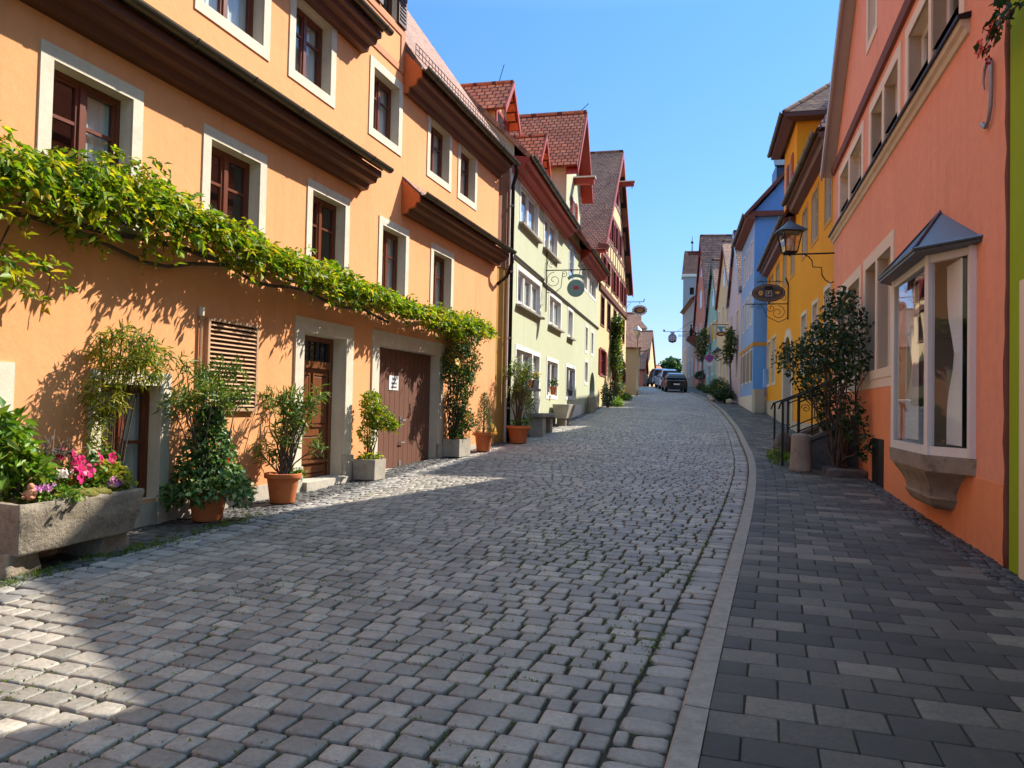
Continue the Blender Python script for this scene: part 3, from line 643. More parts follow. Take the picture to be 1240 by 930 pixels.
shutters(org, H, LO, 14.36, 15.0, 8.78, 9.75, .34, MT['brown'])
# painted timber bands of the gable storey
mb = MB(org); mb.wbox(LO, 13.7, 15.36, -.01, .02, 7.92, 8.04); mb.wbox(LO, 13.0, 15.36, -.01, .02, 8.62, 8.74); mb.wbox(LO, 15.2, 15.363, -.01, .021, 8.04, 8.62); mb.wbox(LO, 15.2, 15.363, -.01, .021, 8.74, 9.9); mb.wbox(LO, 13.7, 13.85, -.01, .019, 8.74, 9.9)
mb.build('timber_band', MT['timberlight'], H)
# cellar window with white blinds
f = window(LO, org, H, 8.42, 9.26, .46, 1.74, MT['frame'], 2, .5, .14, None, curt='full')
mb = MB(org); surround(mb, LO, 8.42, 9.26, .0, 1.74, .15, .03, 0, False); mb.build('surround', MT['surround'], f)
# the three little tiled canopies with their gutters
def pent(s0, s1, zw, zg, proj=.40, endw=True, mat='tile_brown'):
    m = MB(org); m.slab(LO.P(s0, proj, zg), LO.P(s1, proj, zg), LO.P(s1, 0, zw), LO.P(s0, 0, zw), .05)
    pr = m.build('canopy_roof', MT[mat], H)
    m = MB(org)
    m.wprism(LO, [(0, zg-.06), (proj-.02, zg-.06), (proj-.02, zg-.16), (proj-.09, zg-.17), (proj-.12, zg-.25), (.16, zg-.27), (.13, zg-.36), (0, zg-.38)], s0+.05, s1-.05)
    m.wplate(LO, [(s0+.05, zg-.06), (s0+.06, zg-.06), (s0+.06, zg+.1), (s0+.05, zg+.1)], .02, .2)
    m.build('cornice', MT['brownpaint'], pr)
    gutter_tube(org, pr, LO, s0-.02, s1+.1, proj+.065, zg+.02, .075)
    return pr
pent(-4, 13.88, 5.98, 5.62); pent(1.6, 13.75, 8.30, 7.97); pent(15.42, 21.12, 5.98, 5.62)
for s_ in (15.42,):
    m = MB(org); m.wprism(LO, [(0, 5.24), (.13, 5.26), (.16, 5.34), (.28, 5.37), (.31, 5.45), (.38, 5.46), (.385, 5.585), (0, 5.93)], s_-.02, s_+.045); m.build('canopy_end', MT['orangewood'], H)
# main eaves and roof over the right part
m = MB(org); m.wprism(LO, [(0, 8.02), (.38, 7.98), (.38, 7.86), (.30, 7.84), (.26, 7.74), (.12, 7.70), (.10, 7.60), (0, 7.58)], 15.36, 21.15); m.build('cornice', MT['brownpaint'], H)
m = MB(org); m.wprism(LO, [(0, 7.56), (.11, 7.58), (.13, 7.68), (.27, 7.72), (.31, 7.82), (.39, 7.85), (.395, 7.99), (0, 8.40)], 15.33, 15.39); m.build('canopy_end', MT['orangewood'], H)
m = MB(org); m.slab(LO.P(15.36, .42, 8.02), LO.P(21.3, .42, 8.02), LO.P(21.3, -4.5, 14.9), LO.P(15.36, -4.5, 14.9), .12)
m.slab(LO.P(-4, -9.3, 8.02), LO.P(21.3, -9.3, 8.02), LO.P(21.3, -4.5, 14.9), LO.P(-4, -4.5, 14.9), .12)
m.slab(LO.P(-4, .42, 8.02), LO.P(1.5, .42, 8.02), LO.P(1.5, -4.5, 14.9), LO.P(-4, -4.5, 14.9), .12)
m.face([LO.P(21.22, 0, 7.9), LO.P(21.22, -9, 7.9), LO.P(21.22, -4.5, 14.7)], 0)
rf = m.build('roof', MT['tile_brown'], H)
gutter_tube(org, rf, LO, 15.3, 21.35, .47, 8.02, .08)
# snow guard rail on the roof edge
m = MB(org)
for z_ in (.05, .15, .25): m.tube([LO.P(15.5, .18, 8.33+z_), LO.P(21.2, .18, 8.33+z_)], .009, 4)
k = 15.5
while k < 21.2: m.tube([LO.P(k, .18, 8.30), LO.P(k, .18, 8.60)], .008, 4); k += .16
m.build('snow_guard', MT['brownpaint'], rf)
m = MB(org); m.slab(LO.P(1.2, .45, 9.7), LO.P(1.2, -9, 9.7), LO.P(8.43, -9, 17.35), LO.P(8.43, .45, 17.35), .12); m.slab(LO.P(15.66, .45, 9.7), LO.P(15.66, -9, 9.7), LO.P(8.43, -9, 17.35), LO.P(8.43, .45, 17.35), .12); m.build('gable_roof', MT['tile_brown'], H)
# front door
m = MB(org); a, b, rc = 12.16, 13.42, -.22
m.wbox(LO, a, a+.10, rc-.07, rc, .38, 2.64); m.wbox(LO, b-.10, b, rc-.07, rc, .38, 2.64); m.wbox(LO, a+.1, b-.1, rc-.07, rc, 2.56, 2.64); m.wbox(LO, a+.1, b-.1, rc-.08, rc+.03, 2.13, 2.24); m.wbox(LO, a+.1, b-.1, rc-.07, rc-.03, .38, 2.13)
d_ = m.build('front_door', MT['doorwood'], H); d_['label'] = 'brown panelled front door'
m = MB(org)
for (x0, x1, z0, z1) in ((a+.2, a+.56, 1.22, 2.02), (a+.70, b-.2, 1.22, 2.02), (a+.2, b-.2, .66, 1.05), (a+.2, b-.2, .43, .6)):
    m.wprism(LO, [(rc-.04, z0), (rc-.012, z0+.03), (rc-.012, z1-.03), (rc-.04, z1)], x0, x1)
    for q0, q1, r0_, r1_ in ((x0-.03, x0, z0-.03, z1+.03), (x1, x1+.03, z0-.03, z1+.03), (x0, x1, z0-.03, z0), (x0, x1, z1, z1+.03)): m.wbox(LO, q0, q1, rc-.04, rc-.004, r0_, r1_)
m.wbox(LO, a+.11, b-.11, rc-.03, rc+.03, .62, .655)
m.build('panel', MT['doorwood'], d_)
m = MB(org); m.wbox(LO, a+.18, a+.46, rc-.03, rc+.01, 1.09, 1.16); m.build('letter_slot', MT['zinc'], d_)
m = MB(org); m.tube([LO.P(a+.16, rc, 1.30), LO.P(a+.16, rc+.06, 1.30), LO.P(a+.27, rc+.06, 1.30)], .012, 6); m.build('handle', MT['iron'], d_)
m = MB(org); m.face([LO.P(a+.1, rc-.05, 2.24), LO.P(b-.1, rc-.05, 2.24), LO.P(b-.1, rc-.05, 2.56), LO.P(a+.1, rc-.05, 2.56)]); t_ = m.build('transom_pane', MT['farglass'], d_)
m = MB(org); random.seed(3)
for k in range(7): x = a+.14+k*.155; m.wbox(LO, x, x+.012, rc-.05, rc-.035, 2.24, 2.56)
for k in range(3): m.wbox(LO, a+.1, b-.1, rc-.05, rc-.034, 2.30+k*.1, 2.31+k*.1)
m.build('leading', MT['iron'], t_)
m = MB(org); surround(m, LO, a, b, .38, 2.64, .23, .035, 0, False)
m.build('door_surround', MT['surround'], H)
for q0, q1, q2 in ((a-.26, a, .62), (b, b+.26, .72)): m = MB(org); m.wbox(LO, q0, q1, -.01, .07, -.1, q2); m.build('plinth_block', MT['plinth'], H)
m = MB(org); m.wbox(LO, a, b, -.3, .14, -.05, .38); m.build('door_step', MT['plinth'], H)
# garage door of vertical boards
a, b, rc = 14.62, 17.40, -.18
m = MB(org); n = 13
for k in range(n): x0 = a+(b-a)*k/n; m.wprism(LO, [(rc-.05, .34), (rc, .34), (rc, 2.63), (rc-.05, 2.63)], x0+.006, x0+(b-a)/n-.006)
m.wbox(LO, a, b, rc-.08, rc-.04, .34, 2.63)
gd = m.build('garage_door', MT['garage'], H); gd['label'] = 'brown garage door of vertical boards'
m = MB(org); x = (a+b)/2-.05
m.wbox(LO, x-.02, x+.02, rc, rc+.012, 1.12, 1.34); m.tube([LO.P(x, rc, 1.26), LO.P(x, rc+.06, 1.26), LO.P(x+.13, rc+.06, 1.26)], .014, 6); m.tube([LO.P(x-.05, rc, .82), LO.P(x-.05, rc+.05, .82), LO.P(x+.12, rc+.05, .82)], .013, 6); m.wbox(LO, x-.03, x+.05, rc, rc+.012, .36, .46)
m.build('handle', MT['zinc'], gd)
m = MB(org); surround(m, LO, a, b, .34, 2.64, .27, .03, 0, False); m.build('garage_surround', MT['surround'], H)
for q0, q1, q2 in ((a-.29, a, .62), (b, b+.30, .75)): m = MB(org); m.wbox(LO, q0, q1, -.01, .06, -.1, q2); m.build('plinth_block', MT['plinth'], H)
m = MB(org); m.wbox(LO, a, b, -.3, .10, .0, .34); m.build('threshold', MT['plinth'], H)
# notice on the garage door (a thing of its own)
s0_, z0_ = 15.62, 1.99
sg = thing('notice_sign', 'small white notice with three lines of dark writing on the brown garage door', 'sign', LO.P(s0_, rc+.01, z0_))
m = MB(LO.P(s0_, rc+.01, z0_)); m.wbox(LO, s0_-.20, s0_+.20, rc, rc+.012, z0_-.14, z0_+.14); m.build('plate', MT['sign_white'], sg)
for body, dz, sz in (('Bitte', .075, .085), ('Einfahrt', -.005, .075), ('freihalten', -.08, .068)):
    Mx = LO.frame(s0_, rc+.013, z0_+dz); Mx.translation -= sg.location; text(body, sz, MT['ink'], 'lettering', sg, Mx)
# louvred vent with conduit
vt = thing('louvre_vent', 'large tan louvred vent grille on the orange wall', 'vent', LO.P(10.5, 0, 1.45))
vo = LO.P(10.5, 0, 1.45); m = MB(vo); a, b, c, d = 9.98, 11.0, 1.45, 2.62
for q in ((a, a+.04, c, d), (b-.04, b, c, d), (a+.04, b-.04, c, c+.04), (a+.04, b-.04, d-.04, d)): m.wbox(LO, q[0], q[1], -.005, .06, q[2], q[3])
m.build('frame', MT['louvre'], vt)
m = MB(vo); k = 0
while c+.06+k*.056 < d-.06:
    z = c+.06+k*.056; m.wprism(LO, [(.004, z+.034), (.012, z+.040), (.062, z+.004), (.054, z-.002)], a+.04, b-.04); k += 1
m.build('slats', MT['louvre'], vt)
m = MB(vo); m.wbox(LO, a+.04, b-.04, .001, .004, c+.04, d-.04); m.build('backing', MT['room'], vt)
cp = thing('wall_conduit', 'thin tan conduit with a round cap running down beside the louvred vent', 'conduit', LO.P(9.88, 0, 1.2))
m = MB(cp.location); m.tube([LO.P(9.88, .03, .6), LO.P(9.88, .03, 2.66)], .022, 6); m.build('pipe', MT['louvre'], cp)
m = MB(cp.location); m.tube([LO.P(9.88, .03, 2.62), LO.P(9.88, .03, 2.73)], .038, 8); m.build('cap', MT['surround'], cp)
# pale stone quoin at the near end, and stone plinth patches
m = MB(org); m.wbox(LO, 7.0, 7.42, -.01, .02, 1.42, 1.9); m.wbox(LO, 6.9, 7.36, -.01, .021, .9, 1.41); m.build('quoin', MT['surround'], H)
for q0, q1, q2 in ((8.20, 11.90, .42), (4.0, 8.20, .40), (17.72, 21.2, .62)): m = MB(org); m.wbox(LO, q0, q1, -.02, .025, -.3, q2); m.build('plinth', MT['plinth'], H)

# ---------------- timber-clad infill between the orange and the green house
IN = Wall((-.50, 20.26), (-.08, 20.90)); io = IN.P(.4, 0, .6)
I = thing('infill_wall', 'narrow strip of brown boarding over ochre plaster between the orange and green houses', 'wall', io)
m = MB(io); m.wbox(IN, -.1, IN.L+.05, -.4, -.06, -.2, 5.3); m.build('plaster_strip', MT['ochre_trim'], I)
m = MB(io)
for k in range(5): m.wbox(IN, -.1+k*.15, -.1+k*.15+.143, -.4, -.04, 5.3, 8.3)
m.build('board_cladding', MT['cladding'], I)
m = MB(io); m.wbox(IN, IN.L-.12, IN.L+.03, -.2, .0, -.2, 8.4); m.build('corner_strip', MT['whitep'], I)
dp = thing('drain_pipe', 'dark downpipe with a swan neck between the orange and the pale green house', 'downpipe', IN.P(.62, .08, .6))
m = MB(dp.location); m.tube([IN.P(.66, .07, .3), IN.P(.66, .07, 7.6), IN.P(.55, .25, 7.9), LO.P(21.25, .45, 7.95)], .05, 8)
m.tube([LO.P(21.1, .45, 5.58), LO.P(21.15, .44, 5.35), IN.P(.1, .3, 5.0), IN.P(.05, .02, 4.8)], .045, 8); m.build('pipe', MT['iron'], dp, smooth=True)
m = MB(dp.location)
for z in (1.5, 3.4, 5.2, 7.0): m.tube([IN.P(.66, .07, z), IN.P(.66, .07, z+.05)], .062, 8)
m.build('pipe_clip', MT['zinc'], dp)

# ---------------- pale green house
go = GR.P(9, 0, 1); Gh = thing('green_house', 'long pale green house with red eaves, tiled dormers and white framed windows', 'house', go)
gw = [(.92, 3.35, 6.88, 8.0, 2), (4.42, 6.8, 6.88, 8.0, 2), (12.85, 14.6, 6.95, 7.9, 2), (15.3, 17.7, 6.95, 7.9, 2), (.72, 3.9, 4.52, 5.45, 3), (5.55, 7.8, 4.46, 5.42, 2), (9.5, 10.62, 4.40, 5.42, 1), (14.42, 15.1, 4.2, 5.25, 1), (16.42, 17.1, 4.2, 5.2, 1),
      (.72, 2.85, 2.2, 3.2, 2), (5.36, 7.35, 1.98, 3.16, 2), (9.3, 11.5, 2.0, 3.16, 2), (14.42, 15.3, 2.74, 3.66, 1)]
tallw = (9.62, 10.55, 6.95, 8.0, 1); gabw = (9.95, 10.75, 8.75, 9.95, 1)
door = (3.06, 4.0, .9, 3.18); arch = (16.1, 17.95, 1.2, 3.3)
m = MB(go); facade(m, GR, 0, GR.L, -.2, 8.5, [hole(*q[:4], .12) for q in gw+[tallw]]+[hole(*door, .14), hole(*arch, .22)])
facade(m, GR, 8.55, 12.15, 8.5, 11.0, [hole(*gabw[:4], .12)])
m.face([GR.P(8.55, 0, 11.0), GR.P(12.15, 0, 11.0), GR.P(10.35, 0, 13.25)], 0)
for s_ in (8.55, 12.15): m.face([GR.P(s_, 0, 8.5), GR.P(s_, -5, 8.5), GR.P(s_, -5, 11.0), GR.P(s_, 0, 11.0)], 0)
shell(m, GR, 0, GR.L, -.2, 8.5, 9)
for s_ in (0.002, GR.L-.002): gable_tri(m, GR, s_, 8.4, 8.42, 9, R(45), .5)
m.build('wall', [MT['green'], MT['room'], MT['whitep']], Gh)
for i, (a, b, c, d, n) in enumerate(gw):
    s_ = MT['greyp'] if (i < 2 or 4 <= i <= 6) else None
    window(GR, go, Gh, a, b, c, d, MT['white'], n, None, .07, MT['whitep'], .13, .012, s_, glass='glass', curt='full' if i in (0, 1, 2, 3, 4, 5, 6, 9) else None, mull=.16, fw_=.07)
window(GR, go, Gh, *tallw[:4], MT['white'], 2, .5, .08, MT['paleblue'], .16, .012, None)
window(GR, go, Gh, *gabw[:4], MT['white'], 2, .5, .1, MT['whitep'], .06)
shutters(go, Gh, GR, *gabw[:4], .42, MT['redwood'])
m = MB(go); m.wbox(GR, door[0], door[1], -.2, -.14, .9, 3.18); m.wbox(GR, door[0]+.15, door[1]-.15, -.14, -.12, 1.2, 1.9); m.wbox(GR, door[0]+.15, door[1]-.15, -.14, -.12, 2.1, 2.95)
d_ = m.build('side_door', MT['utility'], Gh); m = MB(go); m.wbox(GR, 4.0, 4.14, -.01, .012, .9, 3.31); m.wbox(GR, 2.95, 4.0, -.01, .0125, 3.18, 3.31); m.build('door_surround', MT['whitep'], Gh)
# arched side entrance
m = MB(go); a, b, c, d = arch; m.wbox(GR, a, b, -.3, -.22, c, d); m.build('arched_door', MT['zinc'], Gh)
m = MB(go); pts = [(b+.0, d-.9)]+[((a+b)/2+(b-a)/2*math.cos(t), d-.9+.9*math.sin(t)) for t in np.linspace(0, math.pi, 13)]
for k in range(1, len(pts)-1):
    p, q = pts[k], pts[k+1]; m.wplate(GR, [p, (p[0], d+.01), (q[0], d+.01), q] if p[1] < d else [p, q, (q[0], d+.01)], -.2, .004)
m.build('arch_head', MT['green'], Gh)
for q0, q1, q2 in ((9.1, 13.5, 1.7), (0, 3.0, 1.05)): m = MB(go); m.wbox(GR, q0, q1, -.01, .02, .3, q2); m.build('plinth', MT['whitep'], Gh)
# string course
m = MB(go)
for s0, s1, z in ((.02, 4.3, 5.72), (4.3, 18.85, 5.62)): m.wprism(GR, [(0, z-.06), (.05, z-.04), (.07, z+.03), (0, z+.06)], s0, s1)
m.build('string_course', MT['copper'], Gh)
# eaves
for s0, s1 in ((-.1, 8.4), (12.5, 18.8)):
    m = MB(go); m.wprism(GR, [(0, 8.42), (.46, 8.36), (.46, 8.24), (.36, 8.22), (.30, 8.10), (.14, 8.04), (.1, 7.98), (0, 7.96)], s0, s1); m.build('cornice', MT['redwood'], Gh)
    gutter_tube(go, Gh, GR, s0-.1, s1+.05, .54, 8.40, .085)
rf, zr = eaves_roof(go, Gh, GR, 0, GR.L, 8.42, 9, R(45), .5, .1, .12, 'tile_red')
# cross gable with hoist beam
m = MB(go); 
for sg_ in (-1, 1):
    e = 10.35+sg_*2.15; m.slab(GR.P(e, .45, 10.75), GR.P(e, -5, 10.75), GR.P(10.35, -5, 13.55), GR.P(10.35, .45, 13.55), .1)
m.tube([GR.P(10.35, .46, 13.55), GR.P(10.35, -5, 13.55)], .1, 8); cg = m.build('gable_roof', MT['tile_red'], Gh)
barge(go, Gh, GR, 8.55, 12.15, 11.0+.05, 13.55, MT['redwood'], .45, .35, .22)
m = MB(go); m.wprism(GR, [(0, 8.24), (.05, 8.23), (.06, 8.12), (0, 8.10)], 8.52, 12.2); m.wbox(GR, 8.4, 8.72, 0, .35, 10.72, 11.0); m.build('cornice', MT['redwood'], Gh)
hoist_beam(go, Gh, GR, 10.35, 10.60, -.1, .82, MT['redwood'], MT['whitep'])
# two small roof dormers
def dormer(org, par, W, s, o, zb, zt, wd, ridge_back, tile, trim, wallm):
    m = MB(org); zm = zb+(zt-zb)*.52
    m.face([W.P(s-wd/2, o, zb), W.P(s+wd/2, o, zb), W.P(s+wd/2, o, zm), W.P(s, o, zt-.12), W.P(s-wd/2, o, zm)], 0)
    for e in (-1, 1): m.face([W.P(s+e*wd/2, o, zb), W.P(s+e*wd/2, o-ridge_back, zb), W.P(s+e*wd/2, o-ridge_back, zm), W.P(s+e*wd/2, o, zm)], 0)
    dm = m.build('dormer', wallm, par)
    m = MB(org)
    for e in (-1, 1): m.slab(W.P(s+e*(wd/2+.18), o+.3, zm-.12), W.P(s+e*(wd/2+.18), o-ridge_back, zm-.12), W.P(s, o-ridge_back, zt), W.P(s, o+.3, zt), .07)
    m.tube([W.P(s, o+.31, zt), W.P(s, o-ridge_back, zt)], .07, 7); m.build('dormer_roof', tile, dm)
    m = MB(org)
    for e in (-1, 1): m.wplate(W, [(s+e*(wd/2+.2), zm-.10), (s, zt+.03), (s, zt-.2), (s+e*(wd/2+.2), zm-.32)], o+.302, o+.35)
    m.wbox(W, s-wd/2-.02, s-wd/2+.1, o-.01, o+.03, zb, zm); m.wbox(W, s+wd/2-.1, s+wd/2+.02, o-.01, o+.03, zb, zm); m.wbox(W, s-wd/2+.1, s+wd/2-.1, o-.01, o+.03, zm-.1, zm); m.build('dormer_trim', trim, dm)
    m = MB(org); m.wbox(W, s-wd/2+.14, s+wd/2-.14, o, o+.015, zb+.15, zm-.12); m.build('dormer_window', MT['farglass'], dm)
    return dm
dormer(go, Gh, GR, 1.5, -.75, 9.1, 11.15, 1.5, 2.6, MT['tile_red'], MT['redwood'], MT['cream'])
dormer(go, Gh, GR, 6.6, -.75, 9.1, 11.35, 1.4, 2.6, MT['tile_red'], MT['redwood'], MT['cream'])
m = MB(go); m.tube([GR.P(2.0, -1.1, 11.1), GR.P(2.15, -.9, 12.0)], .012, 5); m.tube([GR.P(10.35, .2, 13.6), GR.P(10.6, .5, 14.0)], .015, 5); m.build('lightning_rod', MT['iron'], Gh)

# ---------------- yellow half-timbered gable house
yo = YE.P(7, 0, 2); Y = thing('timbered_house', 'tall yellow half timbered house with steep brown gable roof and red bargeboards', 'house', yo)
Lw = YE.L; za = 17.0; ze = 10.2
yw = []
for a in (.9, 3.6, 6.6, 9.2, 11.6): yw.append((a, a+1.3, 6.0, 7.45, 0))
for a in (.9, 6.8, 11.4): yw.append((a, a+2.0, 3.35, 4.65, 1))
for a in (1.0, 2.9, 5.6, 7.4, 10.0, 11.8): yw.append((a, a+1.15, 8.45, 9.7, 2))
for a in (4.3, 6.5, 8.7): yw.append((a, a+1.05, 11.2, 12.5, 2))
yw.append((6.6, 7.5, 13.9, 14.9, 2))
yd = (8.8, 10.3, 2.2, 4.55)
m = MB(yo); facade(m, YE, 0, Lw, .5, ze, [hole(*q[:4], .12) for q in yw[:14]]+[hole(*yd, .15)])
sl = (za-ze)/(Lw/2)
def gab(m, W, L, z0, z1, dz, sl, ops):
    z = z0
    while z < z1-.01:
        zt = min(z+dz, z1); i0 = (z-z0)/sl; i1 = (zt-z0)/sl
        oo = [o for o in ops if o[2] < zt and o[3] > z]
        if not oo: m.face([W.P(i0, 0, z), W.P(L-i0, 0, z), W.P(L-i1, 0, zt), W.P(i1, 0, zt)], 0)
        else:
            m.face([W.P(i0, 0, z), W.P(i1, 0, z), W.P(i1, 0, zt)], 0); m.face([W.P(L-i0, 0, z), W.P(L-i1, 0, z), W.P(L-i1, 0, zt)], 0)
            facade(m, W, i1, L-i1, z, zt, oo)
        z = zt
zz = [10.2, 11.0, 12.7, 13.7, 15.1, 16.85]
for z0, z1 in zip(zz[:-1], zz[1:]):
    oo = [hole(*q[:4], .12) for q in yw[14:] if z0 <= q[2] and q[3] <= z1]; i0, i1 = (z0-ze)/sl, (z1-ze)/sl
    if oo:
        m.face([YE.P(i0, 0, z0), YE.P(i1, 0, z0), YE.P(i1, 0, z1)], 0); m.face([YE.P(Lw-i0, 0, z0), YE.P(Lw-i1, 0, z0), YE.P(Lw-i1, 0, z1)], 0); facade(m, YE, i1, Lw-i1, z0, z1, oo)
    else: m.face([YE.P(i0, 0, z0), YE.P(Lw-i0, 0, z0), YE.P(Lw-i1, 0, z1), YE.P(i1, 0, z1)], 0)
shell(m, YE, 0, Lw, .5, ze, 11); m.build('wall', [MT['yellow'], MT['room'], MT['timber']], Y)
for a, b, c, d, k in yw:
    f = window(YE, yo, Y, a, b, c, d, MT['timber'] if k != 1 else MT['redshutter'], 2, .6, .08, MT['timber'], .10, .03, None, glass='farglass')
    if k == 1: shutters(yo, Y, YE, a, b, c, d, .55, MT['redshutter'])
    if k == 2: shutters(yo, Y, YE, a, b, c, d, .30, MT['redshutter'], .035)
m = MB(yo); m.wbox(YE, yd[0], yd[1], -.2, -.1, 2.2, 4.55); m.wbox(YE, yd[0]+.1, yd[0]+.65, -.1, -.08, 2.5, 4.3); m.wbox(YE, yd[0]+.85, yd[1]-.1, -.1, -.08, 2.5, 4.3); m.build('red_door', MT['redshutter'], Y)
# exposed timber frame
m = MB(yo); tw = .16
for z in (7.85, 9.98, 10.95, 12.72, 13.75, 15.1):
    i = max(0, (z-ze)/sl)+.05; m.wbox(YE, i, Lw-i, -.01, .03, z-tw/2, z+tw/2)
m.wprism(YE, [(0, 7.66), (.10, 7.72), (.14, 7.98), (0, 8.02)], 0, Lw)
for z0, z1, xs in ((8.03, 9.9, np.linspace(.1, Lw-.1, 12)), (11.04, 12.63, np.linspace(2, Lw-2, 9)), (13.84, 15.0, np.linspace(4.4, Lw-4.4, 5)), (10.07, 10.86, np.linspace(1, Lw-1, 11))):
    for x in xs:
        if any(a-.1 < x < b+.1 and c < z1 and d > z0 for a, b, c, d, k in yw): continue
        m.wbox(YE, x-tw/2, x+tw/2, -.01, .028, z0, z1)
for x0, x1, z0, z1 in ((.3, 1.0, 8.05, 9.9), (Lw-.3, Lw-1.0, 8.05, 9.9), (2.6, 3.6, 11.05, 12.6), (Lw-2.6, Lw-3.6, 11.05, 12.6), (4.2, 5.2, 13.85, 15.0), (Lw-4.2, Lw-5.2, 13.85, 15.0)):
    m.hexa([YE.P(x0-.08, .026, z0), YE.P(x0+.08, .026, z0), YE.P(x1+.08, .026, z1), YE.P(x1-.08, .026, z1)], [YE.P(x0-.08, -.01, z0), YE.P(x0+.08, -.01, z0), YE.P(x1+.08, -.01, z1), YE.P(x1-.08, -.01, z1)])
m.build('timber_frame', MT['timber'], Y)
gable_roof(yo, Y, YE, 0, Lw, ze, za+.1, 11, .36, .6, .14, 'tile_brown')
barge(yo, Y, YE, 0, Lw, ze, za+.1, MT['redwood'], .36, .6, .32)
m = MB(yo); m.wprism(YE, [(0, 9.5), (.4, 9.55), (.55, 9.85), (0, 9.95)], -.55, -.02); m.build('eaves_box', MT['brownpaint'], Y)
hoist_beam(yo, Y, YE, Lw/2, 14.95, -.1, 1.05, MT['redwood'], MT['whitep'])

# ---------------- brown roofed house beyond, old tower, and the far houses of the left side
def simple_house(name, label, W, z0, ze, za, D, wm, tile, gable=True, wins=(), trim=None, so=.25, ov=.14, frame='white', ridge=None):
    o_ = W.P(W.L/2, 0, z0+1); T = thing(name, label, 'house', o_); m = MB(o_)
    facade(m, W, 0, W.L, z0, ze, [hole(*q[:4], .12) for q in wins if q[3] < ze])
    if gable: m.face([W.P(0, 0, ze), W.P(W.L, 0, ze), W.P(W.L/2, 0, za-.1)], 0)
    shell(m, W, 0, W.L, z0, ze, D)
    if not gable:
        for s_ in (.002, W.L-.002): m.face([W.P(s_, 0, ze), W.P(s_, -D, ze), W.P(s_, -D/2, za-.15)], 0)
    m.build('wall', [MT[wm], MT['room'], MT['whitep']], T)
    if gable:
        gable_roof(o_, T, W, 0, W.L, ze, za, D, ov, so, .12, tile)
        if trim: barge(o_, T, W, 0, W.L, ze, za, MT[trim], ov, so, .26)
    else:
        ov = .3; p_ = math.atan2(za-ze, D/2+ov); eaves_roof(o_, T, W, 0, W.L, ze, D, p_, ov, .12, .12, tile); gutter_tube(o_, T, W, -.1, W.L+.1, ov+.06, ze-.02, .08)
        m = MB(o_); m.wprism(W, [(0, ze+.05), (ov-.04, ze-.02), (ov-.04, ze-.16), (.08, ze-.28), (0, ze-.3)], 0, W.L); m.build('cornice', MT[trim or 'brownpaint'], T)
    for q in wins:
        f = window(W, o_, T, q[0], q[1], q[2], q[3], MT[q[5] if len(q) > 5 else frame], q[4] if len(q) > 4 else 2, .6, .09, MT['whitep'], .10, .02, None, glass='farglass')
        if q[3] >= ze:
            m = MB(o_); m.wbox(W, q[0], q[1], -.0, .012, q[2], q[3]); m.build('window_panel', MT['farglass'], T)
    return T
def gw_(L, z, n, w_, h, k=2): return [((i+.5)*L/n-w_/2, (i+.5)*L/n+w_/2, z, z+h, k) for i in range(n)]
simple_house('brown_house', 'small tan house with a steep brown roof beyond the half timbered house', BR, 1.5, 6.3, 9.3, 8, 'tan', 'tile_brown', True, gw_(BR.L, 4.2, 3, 1.0, 1.3))
TW = Wall((27.6, 170), (29.6, 170.2)); to = TW.P(1, 0, 3)
T = thing('stone_tower', 'squat grey stone tower with a low pyramid roof behind the brown roofed house', 'tower', to)
m = MB(to); facade(m, TW, 0, 2.0, -1, 19.4, [hole(.8, 1.25, 17.2, 18.3, .2)]); shell(m, TW, 0, 2.0, -1, 19.4, 2.0); m.build('wall', [MT['greyp'], MT['room'], MT['greyp']], T)
m = MB(to); A = [TW.P(-.25, .25, 19.3), TW.P(2.25, .25, 19.3), TW.P(2.25, -2.25, 19.3), TW.P(-.25, -2.25, 19.3)]; ap = TW.P(1.0, -1.0, 21.2)
for k in range(4): m.face([A[k], A[(k+1) % 4], ap], 0, [(0, 0), (4, 0), (2, 2)])
m.face(A, 0); m.build('roof', MT['tile_brown'], T)
W1 = Wall((13.3, 78), (15.0, 85.5)); simple_house('red_house', 'narrow red fronted house with a brown roof at the crest on the left', W1, 2.5, 5.7, 7.7, 7, 'red', 'tile_brown', True, gw_(W1.L, 4.2, 3, 1.0, 1.1), 'redwood')
W2 = Wall((15.0, 86.2), (18.6, 100)); simple_house('cream_gable_house', 'cream gabled house with a dark brown roof at the crest of the street', W2, 2.5, 6.4, 11.0, 8, 'cream', 'tile_brown', True, gw_(W2.L, 4.9, 4, 1.0, 1.2)+[(4.2, 5.4, 7.3, 8.5, 1)], 'timber')
W3 = Wall((20.6, 112), (23.4, 113)); simple_house('orange_roofed_house', 'low cream house with a bright orange tiled roof beyond the crest', W3, 1.5, 5.6, 8.1, 7, 'cream', 'tile_red', False, gw_(W3.L, 3.9, 2, .8, 1.1))
W4 = Wall((24.5, 113), (30, 108)); simple_house('yellow_end_house', 'small yellow gabled house end seen above the parked cars', W4, 1.5, 5.2, 7.4, 7, 'yellow', 'tile_red', True, [])
# ================================================================== RIGHT ROW
SA = Wall((4.62, 7.14), (7.98, 19.15), -1); OC = Wall((7.98, 19.15), (12.3, 37.2), -1)
BL = Wall((11.75, 37.5), (13.3, 44.8), -1); LV = Wall((13.3, 44.8), (14.35, 51), -1); CR = Wall((14.45, 51), (16.1, 60.5), -1)
TQ = Wall((16.3, 60.5), (17.4, 69), -1); RD = Wall((17.5, 69), (18.8, 79.5), -1); GY = Wall((18.75, 79.5), (20.4, 92), -1)
